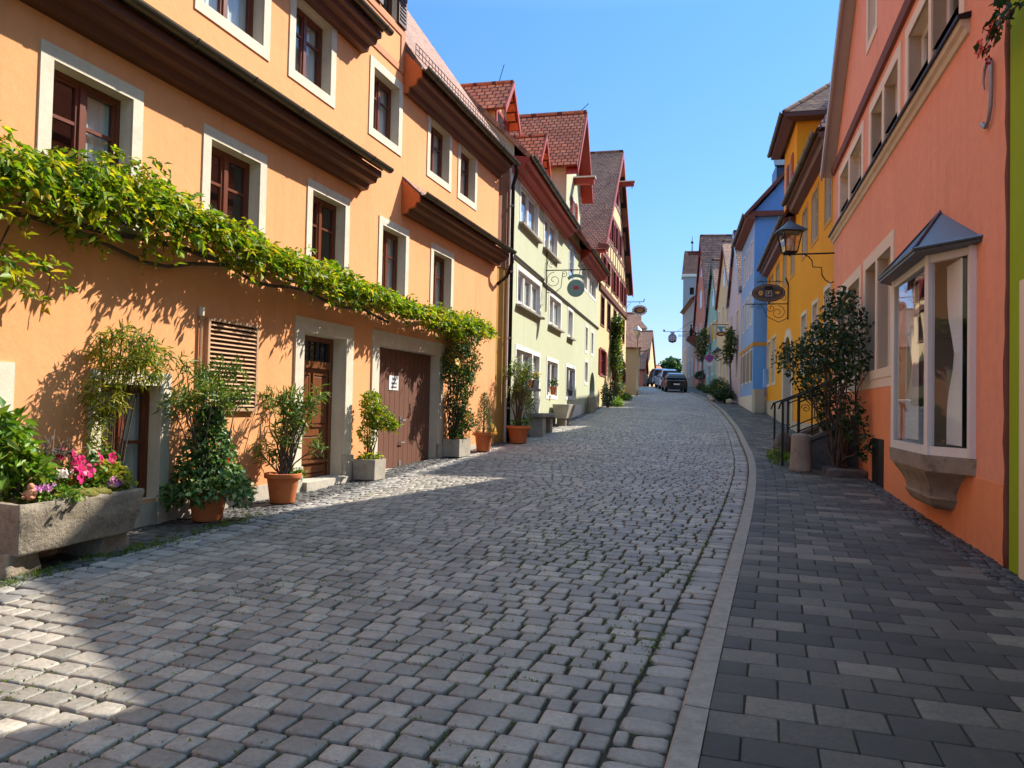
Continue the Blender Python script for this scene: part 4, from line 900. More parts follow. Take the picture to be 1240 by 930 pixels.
# ---------------- salmon house
so_ = SA.P(6, 0, .3); S = thing('salmon_house', 'salmon pink gabled house with a glazed bay window and cream window surrounds', 'house', so_)
def rz(s): return 6.35+.783*s if s < 7.29 else 7.72+.82*(12.55-s)
pairs_up = [(8.25, 9.75), (9.95, 11.3), (4.9, 6.0), (6.15, 7.25), (1.6, 2.85), (3.0, 4.2)]
pairs_gr = [(8.4, 9.9), (10.1, 11.5), (5.35, 6.5), (6.65, 7.7)]
ops = [hole(a, b, 6.14, 7.16, .2) for a, b in pairs_up]+[hole(a, b, 2.36, 4.30, .2) for a, b in pairs_gr]
att = [(6.85, 7.65, 8.65, 9.75)]
m = MB(so_)
facade(m, SA, 0, 12.5, -.3, 6.35, [o for o in ops if o[3] < 6.3]+[(o[0], o[1], o[2], 6.35, o[4]) for o in ops if o[3] > 6.3])
facade(m, SA, 1.30, 12.5, 6.35, 7.36, [(o[0], o[1], 6.35, o[3], o[4]) for o in ops if o[3] > 6.3])
m.face([SA.P(0, 0, 6.35), SA.P(1.30, 0, 6.35), SA.P(1.30, 0, 7.36)], 0)
facade(m, SA, 3.0, 11.2, 7.36, 8.68, []); m.face([SA.P(1.30, 0, 7.36), SA.P(3.0, 0, 7.36), SA.P(3.0, 0, 8.68)], 0); m.face([SA.P(11.2, 0, 7.36), SA.P(12.5, 0, 7.36), SA.P(12.5, 0, 7.62), SA.P(11.2, 0, 8.68)], 0)
facade(m, SA, 4.5, 9.85, 8.68, 9.8, [hole(*att[0], .15)]); m.face([SA.P(3.0, 0, 8.68), SA.P(4.5, 0, 8.68), SA.P(4.5, 0, 9.8)], 0); m.face([SA.P(9.85, 0, 8.68), SA.P(11.2, 0, 8.68), SA.P(9.85, 0, 9.8)], 0)
m.face([SA.P(4.5, 0, 9.8), SA.P(9.85, 0, 9.8), SA.P(7.29, 0, 11.9)], 0)
shell(m, SA, 0, 12.5, -.3, 6.3, 10); m.build('wall', [MT['salmon'], MT['room'], MT['surround_warm']], S)
for i, (a, b) in enumerate(pairs_up): window(SA, so_, S, a, b, 6.14, 7.16, MT['white'], 2, .5, .16, None, curt='both' if i % 2 else 'left')
for i, (a, b) in enumerate(pairs_gr): window(SA, so_, S, a, b, 2.36, 4.30, MT['white'], 2, .62, .16, None, curt=['full', None, 'both', 'left'][i])
window(SA, so_, S, *att[0], MT['white'], 2, .5, .12, MT['surround_warm'], .16, .02, None)
m = MB(so_)
for a, b in ((8.25, 11.3), (4.9, 7.25), (1.6, 4.2)):
    mid = {8.25: (9.75, 9.95), 4.9: (6.0, 6.15), 1.6: (2.85, 3.0)}[a]
    for q in ((a-.2, a), mid, (b, b+.2)): m.wbox(SA, q[0], q[1], -.19, .022, 6.03, 7.16)
    m.wbox(SA, a-.2, b+.2, -.01, .022, 7.16, 7.34)
for a, b, mid in ((8.4, 11.5, (9.9, 10.1)), (5.35, 7.7, (6.5, 6.65))):
    for q in ((a-.22, a), mid, (b, b+.22)): m.wbox(SA, q[0], q[1], -.19, .022, 2.20, 4.30)
    m.wbox(SA, a-.22, b+.22, -.01, .022, 4.30, 4.52); m.wbox(SA, a, b, -.05, .021, 2.20, 2.36)
m.build('window_surround', MT['surround_warm'], S)
m = MB(so_); m.wprism(SA, [(-.01, 5.80), (.03, 5.81), (.05, 5.87), (.09, 5.90), (.10, 5.965), (-.01, 5.965)], 1.25, 12.45); m.wprism(SA, [(-.01, 5.966), (.135, 5.966), (.14, 6.0), (-.01, 6.03)], 1.2, 12.45, 1); m.build('sill_ledge', [MT['surround'], MT['iron']], S)
m = MB(so_); m.wprism(SA, [(-.01, 7.50), (.06, 7.52), (.09, 7.66), (-.01, 7.70)], 1.9, 12.4); m.build('string_beam', MT['timber'], S)
m = MB(so_); m.wbox(SA, 5.1, 7.95, -.01, .012, 2.04, 2.20); m.wbox(SA, 8.18, 12.5, -.01, .012, 2.04, 2.20); m.build('pale_band', MT['surround_warm'], S)
m = MB(so_); m.wbox(SA, 4.0, 12.5, -.01, .006, -.3, 2.04); m.wbox(SA, .05, 4.0, -.01, .007, -.3, .95); m.build('painted_base', MT['salmon_low'], S)
m = MB(so_)
m.slab(SA.P(-.05, .26, 6.38), SA.P(-.05, -10, 6.38), SA.P(7.29, -10, 12.06), SA.P(7.29, .26, 12.06), .12); m.slab(SA.P(12.62, .26, 7.70), SA.P(12.62, -10, 7.70), SA.P(7.29, -10, 12.06), SA.P(7.29, .26, 12.06), .12); m.build('roof', MT['tile_brown'], S)
m = MB(so_)
for e, ze_ in ((-.05, 6.38), (12.62, 7.70)):
    m.wplate(SA, [(e, ze_+.02), (7.29, 12.08), (7.29, 11.76), (e, ze_-.24)], .262, .31); m.wplate(SA, [(e, ze_-.14), (7.29, 11.88), (7.29, 11.85), (e, ze_-.17)], .005, .262)
m.build('bargeboard', MT['utility'], S)
# bay window
bo = SA.P(2.5, 0, 1.1)
fr = [(1.05, 0), (1.58, .31), (3.42, .31), (3.95, 0)]
def pb(k, z, e=0):
    s_, o_ = fr[k]; c = 2.5; return SA.P(s_+(s_-c)*e*.35, o_+e*.3 if o_ else o_, z)
m = MB(so_)
for k in range(4):
    s_, o_ = fr[k]; m.tube([SA.P(s_, o_, 1.14), SA.P(s_, o_, 3.42)], .055, 4)
for k in range(3):
    for z0, z1 in ((1.14, 1.24), (3.32, 3.44)):
        a0, b0 = fr[k], fr[k+1]
        m.hexa([SA.P(a0[0], a0[1]-.05, z0), SA.P(b0[0], b0[1]-.05, z0), SA.P(b0[0], b0[1]+.03, z0), SA.P(a0[0], a0[1]+.03, z0)], [SA.P(a0[0], a0[1]-.05, z1), SA.P(b0[0], b0[1]-.05, z1), SA.P(b0[0], b0[1]+.03, z1), SA.P(a0[0], a0[1]+.03, z1)])
m.wbox(SA, .98, 1.08, -.01, .06, 1.14, 3.44); m.wbox(SA, 3.92, 4.02, -.01, .06, 1.14, 3.44)
by = m.build('bay_window', MT['white'], S); by['label'] = 'white framed glazed bay window'
m = MB(so_)
for k in range(3): m.face([pb(k, 1.2), pb(k+1, 1.2), pb(k+1, 3.36), pb(k, 3.36)])
m.build('pane', MT['bayglass'], by)
m = MB(so_)  # window floor, back wall and drapes behind the glass
m.face([pb(k, 1.25) for k in range(4)], 0); m.face([SA.P(1.1, .012, 1.14), SA.P(3.9, .012, 1.14), SA.P(3.9, .012, 3.4), SA.P(1.1, .012, 3.4)], 0); m.build('display', [MT['room']], by)
m = MB(so_)
for x0, x1, lo, hi in ((1.2, 1.75, .05, .10), (3.0, 3.7, .08, .14)):
    m = MB(so_); n = 16
    for i in range(n):
        def q(i_, z): 
            t = i_/n; pinch = 1-.55*math.exp(-((z-2.25)/.35)**2); s_ = x0+(x1-x0)*t*pinch; return SA.P(s_, lo+(hi-lo)*.5+.018*math.sin(i_*2.1), z)
        for j in range(10):
            z0 = 1.26+j*.205; m.face([q(i, z0), q(i+1, z0), q(i+1, z0+.205), q(i, z0+.205)])
    m.build('drape', MT['curtain'], by, smooth=True)
m = MB(so_); m.hexa([pb(k, .96, .14) for k in range(4)], [pb(k, 1.14, .2) for k in range(4)]); m.build('stone_sill', MT['corbel'], by)
m = MB(so_)
P_ = [(.96, 0, .335, 1.22), (.93, 0, .335, 1.21), (.91, 0, .325, 1.17)]+[(.91-.26*t, 0, .325-.10*math.sin(t*math.pi/2), 1.17-.31*math.sin(t*math.pi/2)) for t in (.15, .3, .45, .6, .75, .9, 1.0)]+[(.64, 0, .235, .88), (.62, 0, .238, .885), (.60, 0, .225, .86), (.56, 0, .205, .82), (.52, 0, .18, .77), (.49, 0, .14, .70)]
prev = None
for z, _, o_, hw in P_:
    ring = [SA.P(2.5-hw, 0, z), SA.P(2.5-hw*.72, o_, z), SA.P(2.5+hw*.72, o_, z), SA.P(2.5+hw, 0, z)]
    if prev: m.hexa(prev, ring, 0, True)
    prev = ring
m.build('corbel', MT['corbel'], by, bevel=.01)
m = MB(so_); A = [SA.P(.78, -.01, 3.40), SA.P(1.45, .50, 3.42), SA.P(3.55, .50, 3.42), SA.P(4.2, -.01, 3.40)]; ap = SA.P(2.45, -.01, 4.12)
B = [p+Vector((0, 0, .05)) for p in A]
for k in range(3): m.face([B[k], B[k+1], ap])
m.hexa(A, B); m.build('bay_roof', MT['slate'], by)
m = MB(so_)
for k in (1, 2): m.tube([B[k]+Vector((0, 0, .01)), ap+Vector((0, 0, .01))], .02, 6)
m.tube([B[0], B[1], B[2], B[3]], .022, 6); m.build('roof_seam', MT['slate'], by)
# cellar hatch and wall anchor
m = MB(so_); m.wbox(SA, 5.85, 6.85, -.01, .02, .30, 1.16); m.wbox(SA, 6.33, 6.37, .02, .03, .32, 1.14); h_ = m.build('cellar_hatch', MT['iron'], S)
m = MB(so_); pts = [(.62, 4.92), (.66, 5.02), (.62, 5.13), (.52, 5.18), (.43, 5.12), (.42, 5.0), (.42, 4.85), (.44, 4.68), (.50, 4.56), (.60, 4.52), (.68, 4.58)]
m.tube([SA.P(a, .035, b) for a, b in pts], [.008, .012, .016, .02, .02, .022, .02, .02, .018, .018, .028], 6); m.build('wall_anchor', MT['zinc'], S, smooth=True)
m = MB(so_); random.seed(5); m.tube([SA.P(.015+random.uniform(-.012, .012), .0, .1+.25*k) for k in range(32)], [.036+random.uniform(-.010, .012) for k in range(32)], 6); m.build('joint_strip', MT['timber'], S, smooth=True)
# ---------------- lime house at the right edge of the view
LM = Wall((4.596, 7.10), (2.45, -.6), -1); LM.n = SA.n
lo_ = LM.P(3, 0, .3); Lh = thing('lime_house', 'lime green house front at the right edge next to the salmon house', 'house', lo_)
m = MB(lo_); facade(m, LM, .0, LM.L, -.4, 10.0, [hole(.62, 1.62, .25, 2.5, .2), hole(3.2, 4.4, 1.2, 2.6, .2), hole(1.0, 2.2, 4.3, 5.7, .2), hole(3.6, 4.8, 4.3, 5.7, .2)]); shell(m, LM, .0, LM.L, -.4, 10.0, 9)
m.build('wall', [MT['lime'], MT['room'], MT['surround']], Lh)
m = MB(lo_); m.wbox(LM, -1.05, .0, -4, -.002, 7.15, 10.0); m.build('shadow_block', MT['lime'], Lh)  # unseen block added to cast the lower edge of the sun patch
for a, b, c, d in ((3.2, 4.4, 1.2, 2.6), (1.0, 2.2, 4.3, 5.7), (3.6, 4.8, 4.3, 5.7)): window(LM, lo_, Lh, a, b, c, d, MT['white'], 2, .6, .16, MT['surround_warm'], .16, .02)
m = MB(lo_); surround(m, LM, .62, 1.62, .1, 2.5, .30, .025, 0, False); m.build('door_surround', MT['surround_warm'], Lh)
m = MB(lo_); m.wbox(LM, .62, 1.62, -.28, -.2, .2, 2.5); m.build('door', MT['greenwood'], Lh)
eaves_roof(lo_, Lh, LM, -1.2, LM.L, 9.9, 9, R(46), .3, .05, .12, 'tile_brown')
# ---------------- ochre house
oo_ = OC.P(9, 0, 1.2); O = thing('ochre_house', 'long ochre yellow house with an arched doorway and a tall hipped dormer', 'house', oo_)
ow = [(.35, 1.35, 6.6, 8.0), (2.6, 3.75, 6.6, 8.0), (4.75, 5.85, 6.6, 8.0), (7.9, 8.9, 6.5, 7.75), (10.4, 11.5, 6.5, 7.75), (13, 14.2, 6.5, 7.75), (15.6, 16.8, 6.5, 7.75),
      (.35, 1.3, 2.9, 4.8), (2.5, 3.4, 2.9, 4.7), (4.75, 5.85, 2.85, 4.65), (14.1, 15.5, 2.85, 4.8), (16.5, 18.0, 2.85, 4.8)]
ar = (8.15, 10.75, 1.05, 4.35)
m = MB(oo_); facade(m, OC, 0, 18.45, -.2, 8.5, [hole(*q, .12) for q in ow]+[hole(*ar, .45)]); facade(m, OC, 7.6, 11.45, 8.5, 11.9, [hole(8.9, 9.9, 9.4, 10.9, .1)])
for s_ in (7.6, 11.45): m.face([OC.P(s_, 0, 8.5), OC.P(s_, -5, 8.5), OC.P(s_, -5, 11.9), OC.P(s_, 0, 11.9)], 0)
shell(m, OC, 0, 18.45, -.2, 8.5, 9)
m.build('wall', [MT['ochre'], MT['room'], MT['surround']], O)
for i, q in enumerate(ow): window(OC, oo_, O, *q, MT['white'] if i > 6 else MT['utility'], 2, .6, .09, MT['surround'] if i > 6 else MT['ochre_trim'], .12, .015, None, glass='farglass' if i > 3 else 'glass', curt='full' if i < 3 else None)
f = window(OC, oo_, O, 8.9, 9.9, 9.4, 10.9, MT['white'], 2, .5, .08, None, glass='farglass'); shutters(oo_, O, OC, 8.9, 9.9, 9.4, 10.9, .45, MT['orangewood'])
a, b, c, d = ar; mid = (a+b)/2; rad = (b-a)/2
arc = [(mid+rad*math.cos(t), d-1.15+1.15*math.sin(t)) for t in np.linspace(0, math.pi, 17)]
m = MB(oo_)
for k in range(16):
    p, q = arc[k], arc[k+1]; m.wplate(OC, [p, (p[0], d+.02), (q[0], d+.02), q] if min(p[1], q[1]) < d-.01 else [p, q, (q[0], d+.02), (p[0], d+.03)], -.44, .004)
m.build('arch_head', MT['ochre'], O)
m = MB(oo_)
for k in range(16):
    p, q = arc[k], arc[k+1]; e = 1+.30/rad; e2 = lambda r: (mid+(r[0]-mid)*e, d-1.15+(r[1]-d+1.15)*(1+.30/1.15)); m.wplate(OC, [p, e2(p), e2(q), q], .0, .05)
m.wbox(OC, a-.30, a, .0, .05, .8, d-1.15); m.wbox(OC, b, b+.30, .0, .05, .8, d-1.15); m.build('arch_surround', MT['surround'], O)
m = MB(oo_); m.wbox(OC, a, b, -.55, -.45, c, d)
for k in range(6): m.wbox(OC, a+.1+k*.42, a+.45+k*.42, -.45, -.42, c+.1, d-.3)
m.build('blue_door', MT['bluedoor'], O)
m = MB(oo_); m.wbox(OC, 11.1, 18.45, -.01, .03, .6, 2.05); m.wbox(OC, 0, 7.8, -.01, .03, .2, 1.25); m.build('plinth', MT['plinth'], O)
m = MB(oo_); e0, e1 = -.02, 18.6; zr = 17.0
m.slab(OC.P(e0, .42, 8.78), OC.P(7.4, .42, 8.78), OC.P(7.4, -4.5, zr), OC.P(5.7, -4.5, zr), .10); m.slab(OC.P(7.4, .42, 8.47), OC.P(e1, .42, 8.47), OC.P(14.4, -4.5, zr), OC.P(7.4, -4.5, zr), .10)
m.slab(OC.P(e0, -9.4, 8.6), OC.P(e1, -9.4, 8.6), OC.P(14.4, -4.5, zr), OC.P(5.7, -4.5, zr), .10)
m.face([OC.P(e0, .42, 8.78), OC.P(e0, -9.4, 8.6), OC.P(5.7, -4.5, zr)], 0, [(0, 0), (9.8, 0), (4.9, 9)]); m.face([OC.P(e1, .42, 8.47), OC.P(e1, -9.4, 8.6), OC.P(14.4, -4.5, zr)], 0, [(0, 0), (9.8, 0), (4.9, 9)]); m.build('roof', MT['tile_brown'], O)
for s0, s1, z in ((.02, 7.3, 8.72), (7.7, 18.5, 8.42)):
    m = MB(oo_); m.wprism(OC, [(0, z), (.38, z-.04), (.38, z-.15), (.28, z-.18), (.24, z-.30), (.06, z-.36), (0, z-.38)], s0, s1-.05); m.build('cornice', MT['brownpaint'], O); gutter_tube(oo_, O, OC, s0, s1, .46, z+.02, .085)
# hipped dormer
m = MB(oo_); q = [OC.P(7.15, .48, 11.9), OC.P(11.9, .48, 11.9), OC.P(11.9, -5, 11.9), OC.P(7.15, -5, 11.9)]; r1, r2 = OC.P(9.5, -1.9, 14.0), OC.P(9.5, -5, 14.0)
uvq = lambda P: [((p-q[0]).length*.7, p.z*1.3) for p in P]
for P in ([q[0], q[1], r1], [q[1], q[2], r2, r1], [q[3], q[0], r1, r2]): m.face(P, 0, [(p.x*1.0+p.y*.9, p.z*1.4) for p in P])
for a_, b_ in ((q[0], r1), (q[1], r1), (r1, r2)): m.tube([a_, b_], .09, 7)
d2 = m.build('dormer_roof', MT['tile_far'], O)
m = MB(oo_); 
for k in range(4):
    a_, b_ = q[k], q[(k+1) % 4]; m.hexa([a_-Vector((0, 0, .02)), b_-Vector((0, 0, .02)), b_-Vector((0, 0, .16)), a_-Vector((0, 0, .16))], [a_+(b_-a_).cross(Vector((0, 0, 1))).normalized()*.0+(OC.P(9.5, -2.2, 11.88)-a_)*.09-Vector((0, 0, .02)), b_+(OC.P(9.5, -2.2, 11.88)-b_)*.09-Vector((0, 0, .02)), b_+(OC.P(9.5, -2.2, 11.88)-b_)*.12-Vector((0, 0, .25)), a_+(OC.P(9.5, -2.2, 11.88)-a_)*.12-Vector((0, 0, .25))])
m.face([q[0]-Vector((0, 0, .1)), q[1]-Vector((0, 0, .1)), q[2]-Vector((0, 0, .1)), q[3]-Vector((0, 0, .1))])
m.build('dormer_cornice', MT['brownpaint'], O)
gutter_tube(oo_, d2, OC, 7.1, 11.95, .55, 11.92, .08)
# ---------------- blue house
bo_ = BL.P(3.5, 0, 2); B_ = thing('blue_house', 'bright blue gable end and pale blue front under a dark roof', 'house', bo_)
bw = [(s_, s_+.9, z, z+1.5) for z in (3.1, 6.0, 8.6) for s_ in (.9, 3.0, 5.2)]
m = MB(bo_); facade(m, BL, 0, BL.L, 1, 11.3, [hole(*q_, .12) for q_ in bw]); shell(m, BL, BL.L, BL.L, 1, 11.3, 9); m.build('wall', [MT['paleblue'], MT['room'], MT['whitep']], B_)
m = MB(bo_); m.face([BL.P(0, 0, 1), BL.P(0, -9, 1), BL.P(0, -9, 11.4), BL.P(0, -4.5, 16.4), BL.P(0, 0, 11.4)]); m.face([BL.P(BL.L, 0, 1), BL.P(BL.L, -9, 1), BL.P(BL.L, -9, 11.4), BL.P(BL.L, -4.5, 16.4), BL.P(BL.L, 0, 11.4)]); m.face([BL.P(0, -9, 1), BL.P(BL.L, -9, 1), BL.P(BL.L, -9, 11.3), BL.P(0, -9, 11.3)]); m.build('gable_wall', MT['blue'], B_)
for q_ in bw: window(BL, bo_, B_, *q_, MT['white'], 2, .5, .08, MT['whitep'], .1, .02, None, glass='farglass'); 
for q_ in bw[:3]: shutters(bo_, B_, BL, *q_, .4, MT['greyp'])
eaves_roof(bo_, B_, BL, 0, BL.L, 11.25, 9, R(48), .45, .3, .13, 'tile_brown'); gutter_tube(bo_, B_, BL, -.3, BL.L+.3, .52, 11.25, .09)
m = MB(bo_); V_ = lambda o, z: BL.P(-.32, o, z)
m.hexa([V_(.5, 11.22), V_(-4.5, 16.75), V_(-4.5, 16.52), V_(.5, 11.02)], [V_(.5, 11.22)+BL.t*.31, V_(-4.5, 16.75)+BL.t*.31, V_(-4.5, 16.52)+BL.t*.31, V_(.5, 11.02)+BL.t*.31])
m.wprism(BL, [(0, 11.2), (.42, 11.14), (.4, 11.0), (0, 10.9)], -.28, BL.L); 
m.hexa([BL.P(-.2, .3, 11.1), BL.P(-.2, -2.2, 11.1), BL.P(-.2, -2.2, 11.35), BL.P(-.2, .3, 11.35)], [BL.P(0, .3, 11.1), BL.P(0, -2.2, 11.1), BL.P(0, -2.2, 11.35), BL.P(0, .3, 11.35)])
m.build('verge_board', MT['timber'], B_)
m = MB(bo_); m.wbox(BL, -.012, BL.L, -.01, .03, 4.75, 4.95); m.wbox(BL, -.02, 0, -2.5, .031, 4.75, 4.95); m.build('band', MT['ochre_trim'], B_)
m = MB(bo_); m.wbox(BL, -.012, BL.L, -.01, .05, 1, 2.35); m.wbox(BL, -.02, 0, -2.5, .051, 1, 2.3); m.build('plinth', MT['whitep'], B_)
m = MB(bo_); m.slab(BL.P(-.1, -.9, 13.6), BL.P(-.1, -3.0, 13.6), BL.P(1.0, -3.0, 14.6), BL.P(1.0, -.9, 14.6), .08); m.wbox(BL, .05, 1.9, -2.9, -1.0, 11.5, 13.7); m.build('roof_dormer', MT['slate'], B_)
# ---------------- far right houses
simple_house('lavender_house', 'narrow lavender house beside the blue house', LV, 1.2, 8.9, 12.8, 9, 'lavender', 'tile_far', True, gw_(LV.L, 3.6, 2, .8, 1.5)+gw_(LV.L, 6.2, 2, .9, 1.4), 'zinc')
simple_house('cream_house', 'cream house with a weathered red tiled roof and a blue hanging sign', CR, 1.4, 9.9, 13.9, 9, 'cream', 'tile_far', True, gw_(CR.L, 3.8, 4, .9, 1.6)+gw_(CR.L, 7.6, 3, 1.0, 1.5)+[(4.3, 5.3, 10.6, 11.8, 2)], 'timber')
tq = simple_house('turquoise_house', 'grey turquoise gabled house with yellow shutters and dark green bargeboards', TQ, 1.8, 9.1, 14.3, 11, 'turq', 'tile_far', True, gw_(TQ.L, 4.6, 3, 1.3, 1.5)+gw_(TQ.L, 7.4, 4, 1.0, 1.5)+[(3.7, 4.8, 10.4, 11.7, 2)], 'greenwood', .4, .18)
for a, b, c, d, k in gw_(TQ.L, 7.4, 4, 1.0, 1.5): shutters(TQ.P(TQ.L/2, 0, 2.8), tq, TQ, a, b, c, d, .5, MT['yellowshut'])
rd = simple_house('coral_house', 'tall coral red gabled house with a dark red bargeboard', RD, 2.2, 10.0, 18.5, 12, 'red', 'tile_far', True, gw_(RD.L, 5.0, 3, 1.0, 1.7)+gw_(RD.L, 8.2, 3, 1.0, 1.6)+[(4.8, 5.8, 11.5, 13, 2), (4.9, 5.7, 14.5, 15.8, 2)], 'redshutter', .4, .16)
hoist_beam(RD.P(RD.L/2, 0, 3.2), rd, RD, RD.L/2, 16.6, -.1, 1.3, MT['timber'], MT['timber'])
simple_house('grey_house', 'plain grey plastered house at the crest beside the coral house', GY, 2.5, 13.2, 16.0, 8, 'greyp', 'tile_far', False, gw_(GY.L, 5.2, 4, 1.0, 1.7)+gw_(GY.L, 8.6, 4, 1.0, 1.7), 'timber')
# distant town tower
TT = Wall((33.2, 150), (36.4, 149.4)); t0 = TT.P(1.6, 0, 5); T = thing('town_tower', 'distant slender grey tower with a pinkish hipped roof and finial', 'tower', t0)
m = MB(t0); facade(m, TT, 0, TT.L, 0, 27.5, [hole(1.2, 2.0, 24, 25.4, .3), hole(1.2, 2.0, 19, 20.4, .3)]); shell(m, TT, 0, TT.L, 0, 27.5, 3.2); m.build('wall', [MT['zinc'], MT['room'], MT['zinc']], T)
m = MB(t0); m.wbox(TT, -.35, TT.L+.35, -3.5, .35, 27.5, 28.0); m.build('cornice', MT['whitep'], T)
m = MB(t0); A = [TT.P(-.3, .3, 28), TT.P(TT.L+.3, .3, 28), TT.P(TT.L+.3, -3.5, 28), TT.P(-.3, -3.5, 28)]; Bq = [TT.P(.1, -.1, 32.6), TT.P(TT.L-.1, -.1, 32.6), TT.P(TT.L-.1, -3.1, 32.6), TT.P(.1, -3.1, 32.6)]
for k in range(4): m.face([A[k], A[(k+1) % 4], Bq[(k+1) % 4], Bq[k]], 0, [(0, 0), (4, 0), (4, 4), (0, 4)])
m.face(Bq, 0, [(0, 0), (4, 0), (4, 4), (0, 4)]); m.build('roof', MT['tile_pink'], T)
m = MB(t0); m.tube([TT.P(1.6, -1.6, 32.6), TT.P(1.6, -1.6, 35.8)], [.12, .04], 6); m.ball(TT.P(1.6, -1.6, 34.6), .28, .28, .28); m.build('finial', MT['iron'], T)
# ================================================================== PLANTS
def leaves(name, mat, parent, pts, nrm=None, size=(.05, .09), asp=.45, droop=.35, up=.4, org=None, fold=.25, seed=1):
    """one mesh of many small folded leaves at the given world points"""
    rg = np.random.default_rng(seed); P = np.asarray(pts, float); n = len(P)
    d = rg.normal(size=(n, 3)); d /= np.linalg.norm(d, axis=1)[:, None]
    if nrm is not None: d = d*.8+np.asarray(nrm)*.9
    d[:, 2] -= droop; d /= np.linalg.norm(d, axis=1)[:, None]
    u = rg.normal(size=(n, 3))*.6; u[:, 2] += up+.4
    s_ = np.cross(d, u); s_ /= (np.linalg.norm(s_, axis=1)[:, None]+1e-9); nn = np.cross(s_, d)
    L = rg.uniform(*size, n)[:, None]; W_ = L*asp*rg.uniform(.8, 1.2, n)[:, None]
    o = np.array(org if org is not None else (0, 0, 0), float)
    a = P-o; m1 = a+d*L*.42+s_*W_*.5+nn*W_*fold; m2 = a+d*L*.42-s_*W_*.5+nn*W_*fold; t = a+d*L-nn*L*.12
    V = np.stack([a, m1, t, m2], 1).reshape(-1, 3)
    i = np.arange(n)*4; F = np.concatenate([np.stack([i, i+1, i+2], 1), np.stack([i, i+2, i+3], 1)])
    me = bpy.data.meshes.new(name); me.vertices.add(len(V)); me.vertices.foreach_set('co', V.ravel())
    me.loops.add(len(F)*3); me.loops.foreach_set('vertex_index', F.ravel().astype(np.int32)); me.polygons.add(len(F))
    me.polygons.foreach_set('loop_start', np.arange(len(F), dtype=np.int32)*3); me.polygons.foreach_set('loop_total', np.full(len(F), 3, dtype=np.int32))
    me.update(calc_edges=True); me.materials.append(mat)
    ob = bpy.data.objects.new(name, me); COL.objects.link(ob)
    if parent is not None: ob.parent = parent
    return ob
def blob(n, c, r, rg, shell=.35):
    d = rg.normal(size=(n, 3)); d /= np.linalg.norm(d, axis=1)[:, None]; q = rg.uniform(shell, 1, n)**.6
    return np.array(c)+d*q[:, None]*np.array(r)
def clumps(n, cs, rg): return np.concatenate([blob(int(n*k), c, r, rg) for c, r, k in cs])
def stems(mb, base, tips, r=.012, wob=.05, n=5):
    for t in tips:
        b = Vector(base)+Vector((random.uniform(-1, 1), random.uniform(-1, 1), 0))*wob*1.2; t = Vector(t); pts = []
        for k in range(n+1):
            q = k/n; p = b.lerp(t, q); p += Vector((random.uniform(-wob, wob), random.uniform(-wob, wob), 0))*math.sin(q*math.pi); pts.append(p)
        mb.tube(pts, [r*(1-.65*k/n) for k in range(n+1)], 5)
def blossoms(name, mat, parent, pts, r, org, dirs=None, seed=2):
    """five petalled flowers"""
    m = MB((0, 0, 0)); rg = random.Random(seed)
    for p in pts:
        p = Vector(p)-Vector(org); d = Vector(dirs) if dirs is not None else Vector((0, 0, 1)); d = (d+Vector((rg.uniform(-.7, .7), rg.uniform(-.7, .7), rg.uniform(-.2, .7)))).normalized()
        a = d.orthogonal().normalized(); b = d.cross(a); rr = r*rg.uniform(.75, 1.2); t0 = rg.uniform(0, 6)
        for k in range(5):
            t = t0+k*1.2566; q = lambda e, f, h: p+(a*math.cos(t+e)+b*math.sin(t+e))*f*rr+d*h*rr
            m.face([q(0, .08, 0), q(-.55, .8, .22), q(-.2, 1.05, .18), q(.2, 1.05, .18), q(.55, .8, .22)])
    return m.build(name, mat, parent)
POT = [(.62, 0), (.66, .05), (.84, .80), (.86, .82), (.97, .83), (1.0, .86), (1.0, .99), (.96, 1.0), (.90, .985), (.86, .90), (.1, .88)]
def pot(parent, r, h, c=(0, 0, 0), mat='terra', sub=None):
    m = MB(); m.lathe(c, [(a*r, b*h) for a, b in POT], 28); p = m.build('pot', MT[mat], parent, smooth=True)
    md = p.modifiers.new('split', 'EDGE_SPLIT'); md.split_angle = R(35)
    m = MB(); m.lathe(c, [(r*.02, h*.86), (r*.85, h*.90), (.01, h*.93)], 16); m.build('soil', MT['soil'], p); return p
def LP(s, o, z): return np.array(LO.P(s, o, z))
def local(ps, T): return [Vector(p)-T.location for p in ps]
def grow(T, name, mat, pts, **kw): return leaves(name, MT[mat], T, np.asarray(pts)-np.array(T.location), **kw)

# ---------------- the vine trained across the orange house
rg = np.random.default_rng(11)
V = thing('climbing_vine', 'long yellow green vine trained in a band across the orange house front', 'vine', LO.P(12, 0, 3.5))
def vz(s): return float(np.interp(s, [3.5, 7, 8.6, 9.5, 10.5, 12.8, 15, 17, 18.6, 19.6], [3.62, 3.60, 3.70, 3.72, 3.58, 3.50, 3.45, 3.44, 3.42, 3.44]))
def vh(s): return (.82+.34*math.sin(s*2.3+1)*math.sin(s*.9)+.12*math.sin(s*5.1))*float(np.interp(s, [3.5, 7, 8.6, 10.5, 12, 14, 17, 18.6, 19.6], [.45, .43, .37, .29, .25, .21, .18, .22, .32]))
pts = []; nr = []
def spray(s, o, z, ln, k=11):
    """one pinnate leaf: leaflets along a drooping rachis"""
    a = rg.uniform(-.9, .9); dirs = np.array([math.sin(a), .75, rg.uniform(-.45, .25)]); 
    for i in range(k):
        q = i/k; ss = s+dirs[0]*ln*q; oo = o+dirs[1]*ln*q*.8; zz = z+dirs[2]*ln*q-.55*ln*q*q
        if oo < .03: oo = .03
        pts.append(LP(ss, oo, zz)); sd = 1 if i % 2 else -1
        nr.append(np.array(LO.t)*sd*.8+np.array(LO.n)*.5+np.array((0, 0, -.25)))
s_ = 3.2
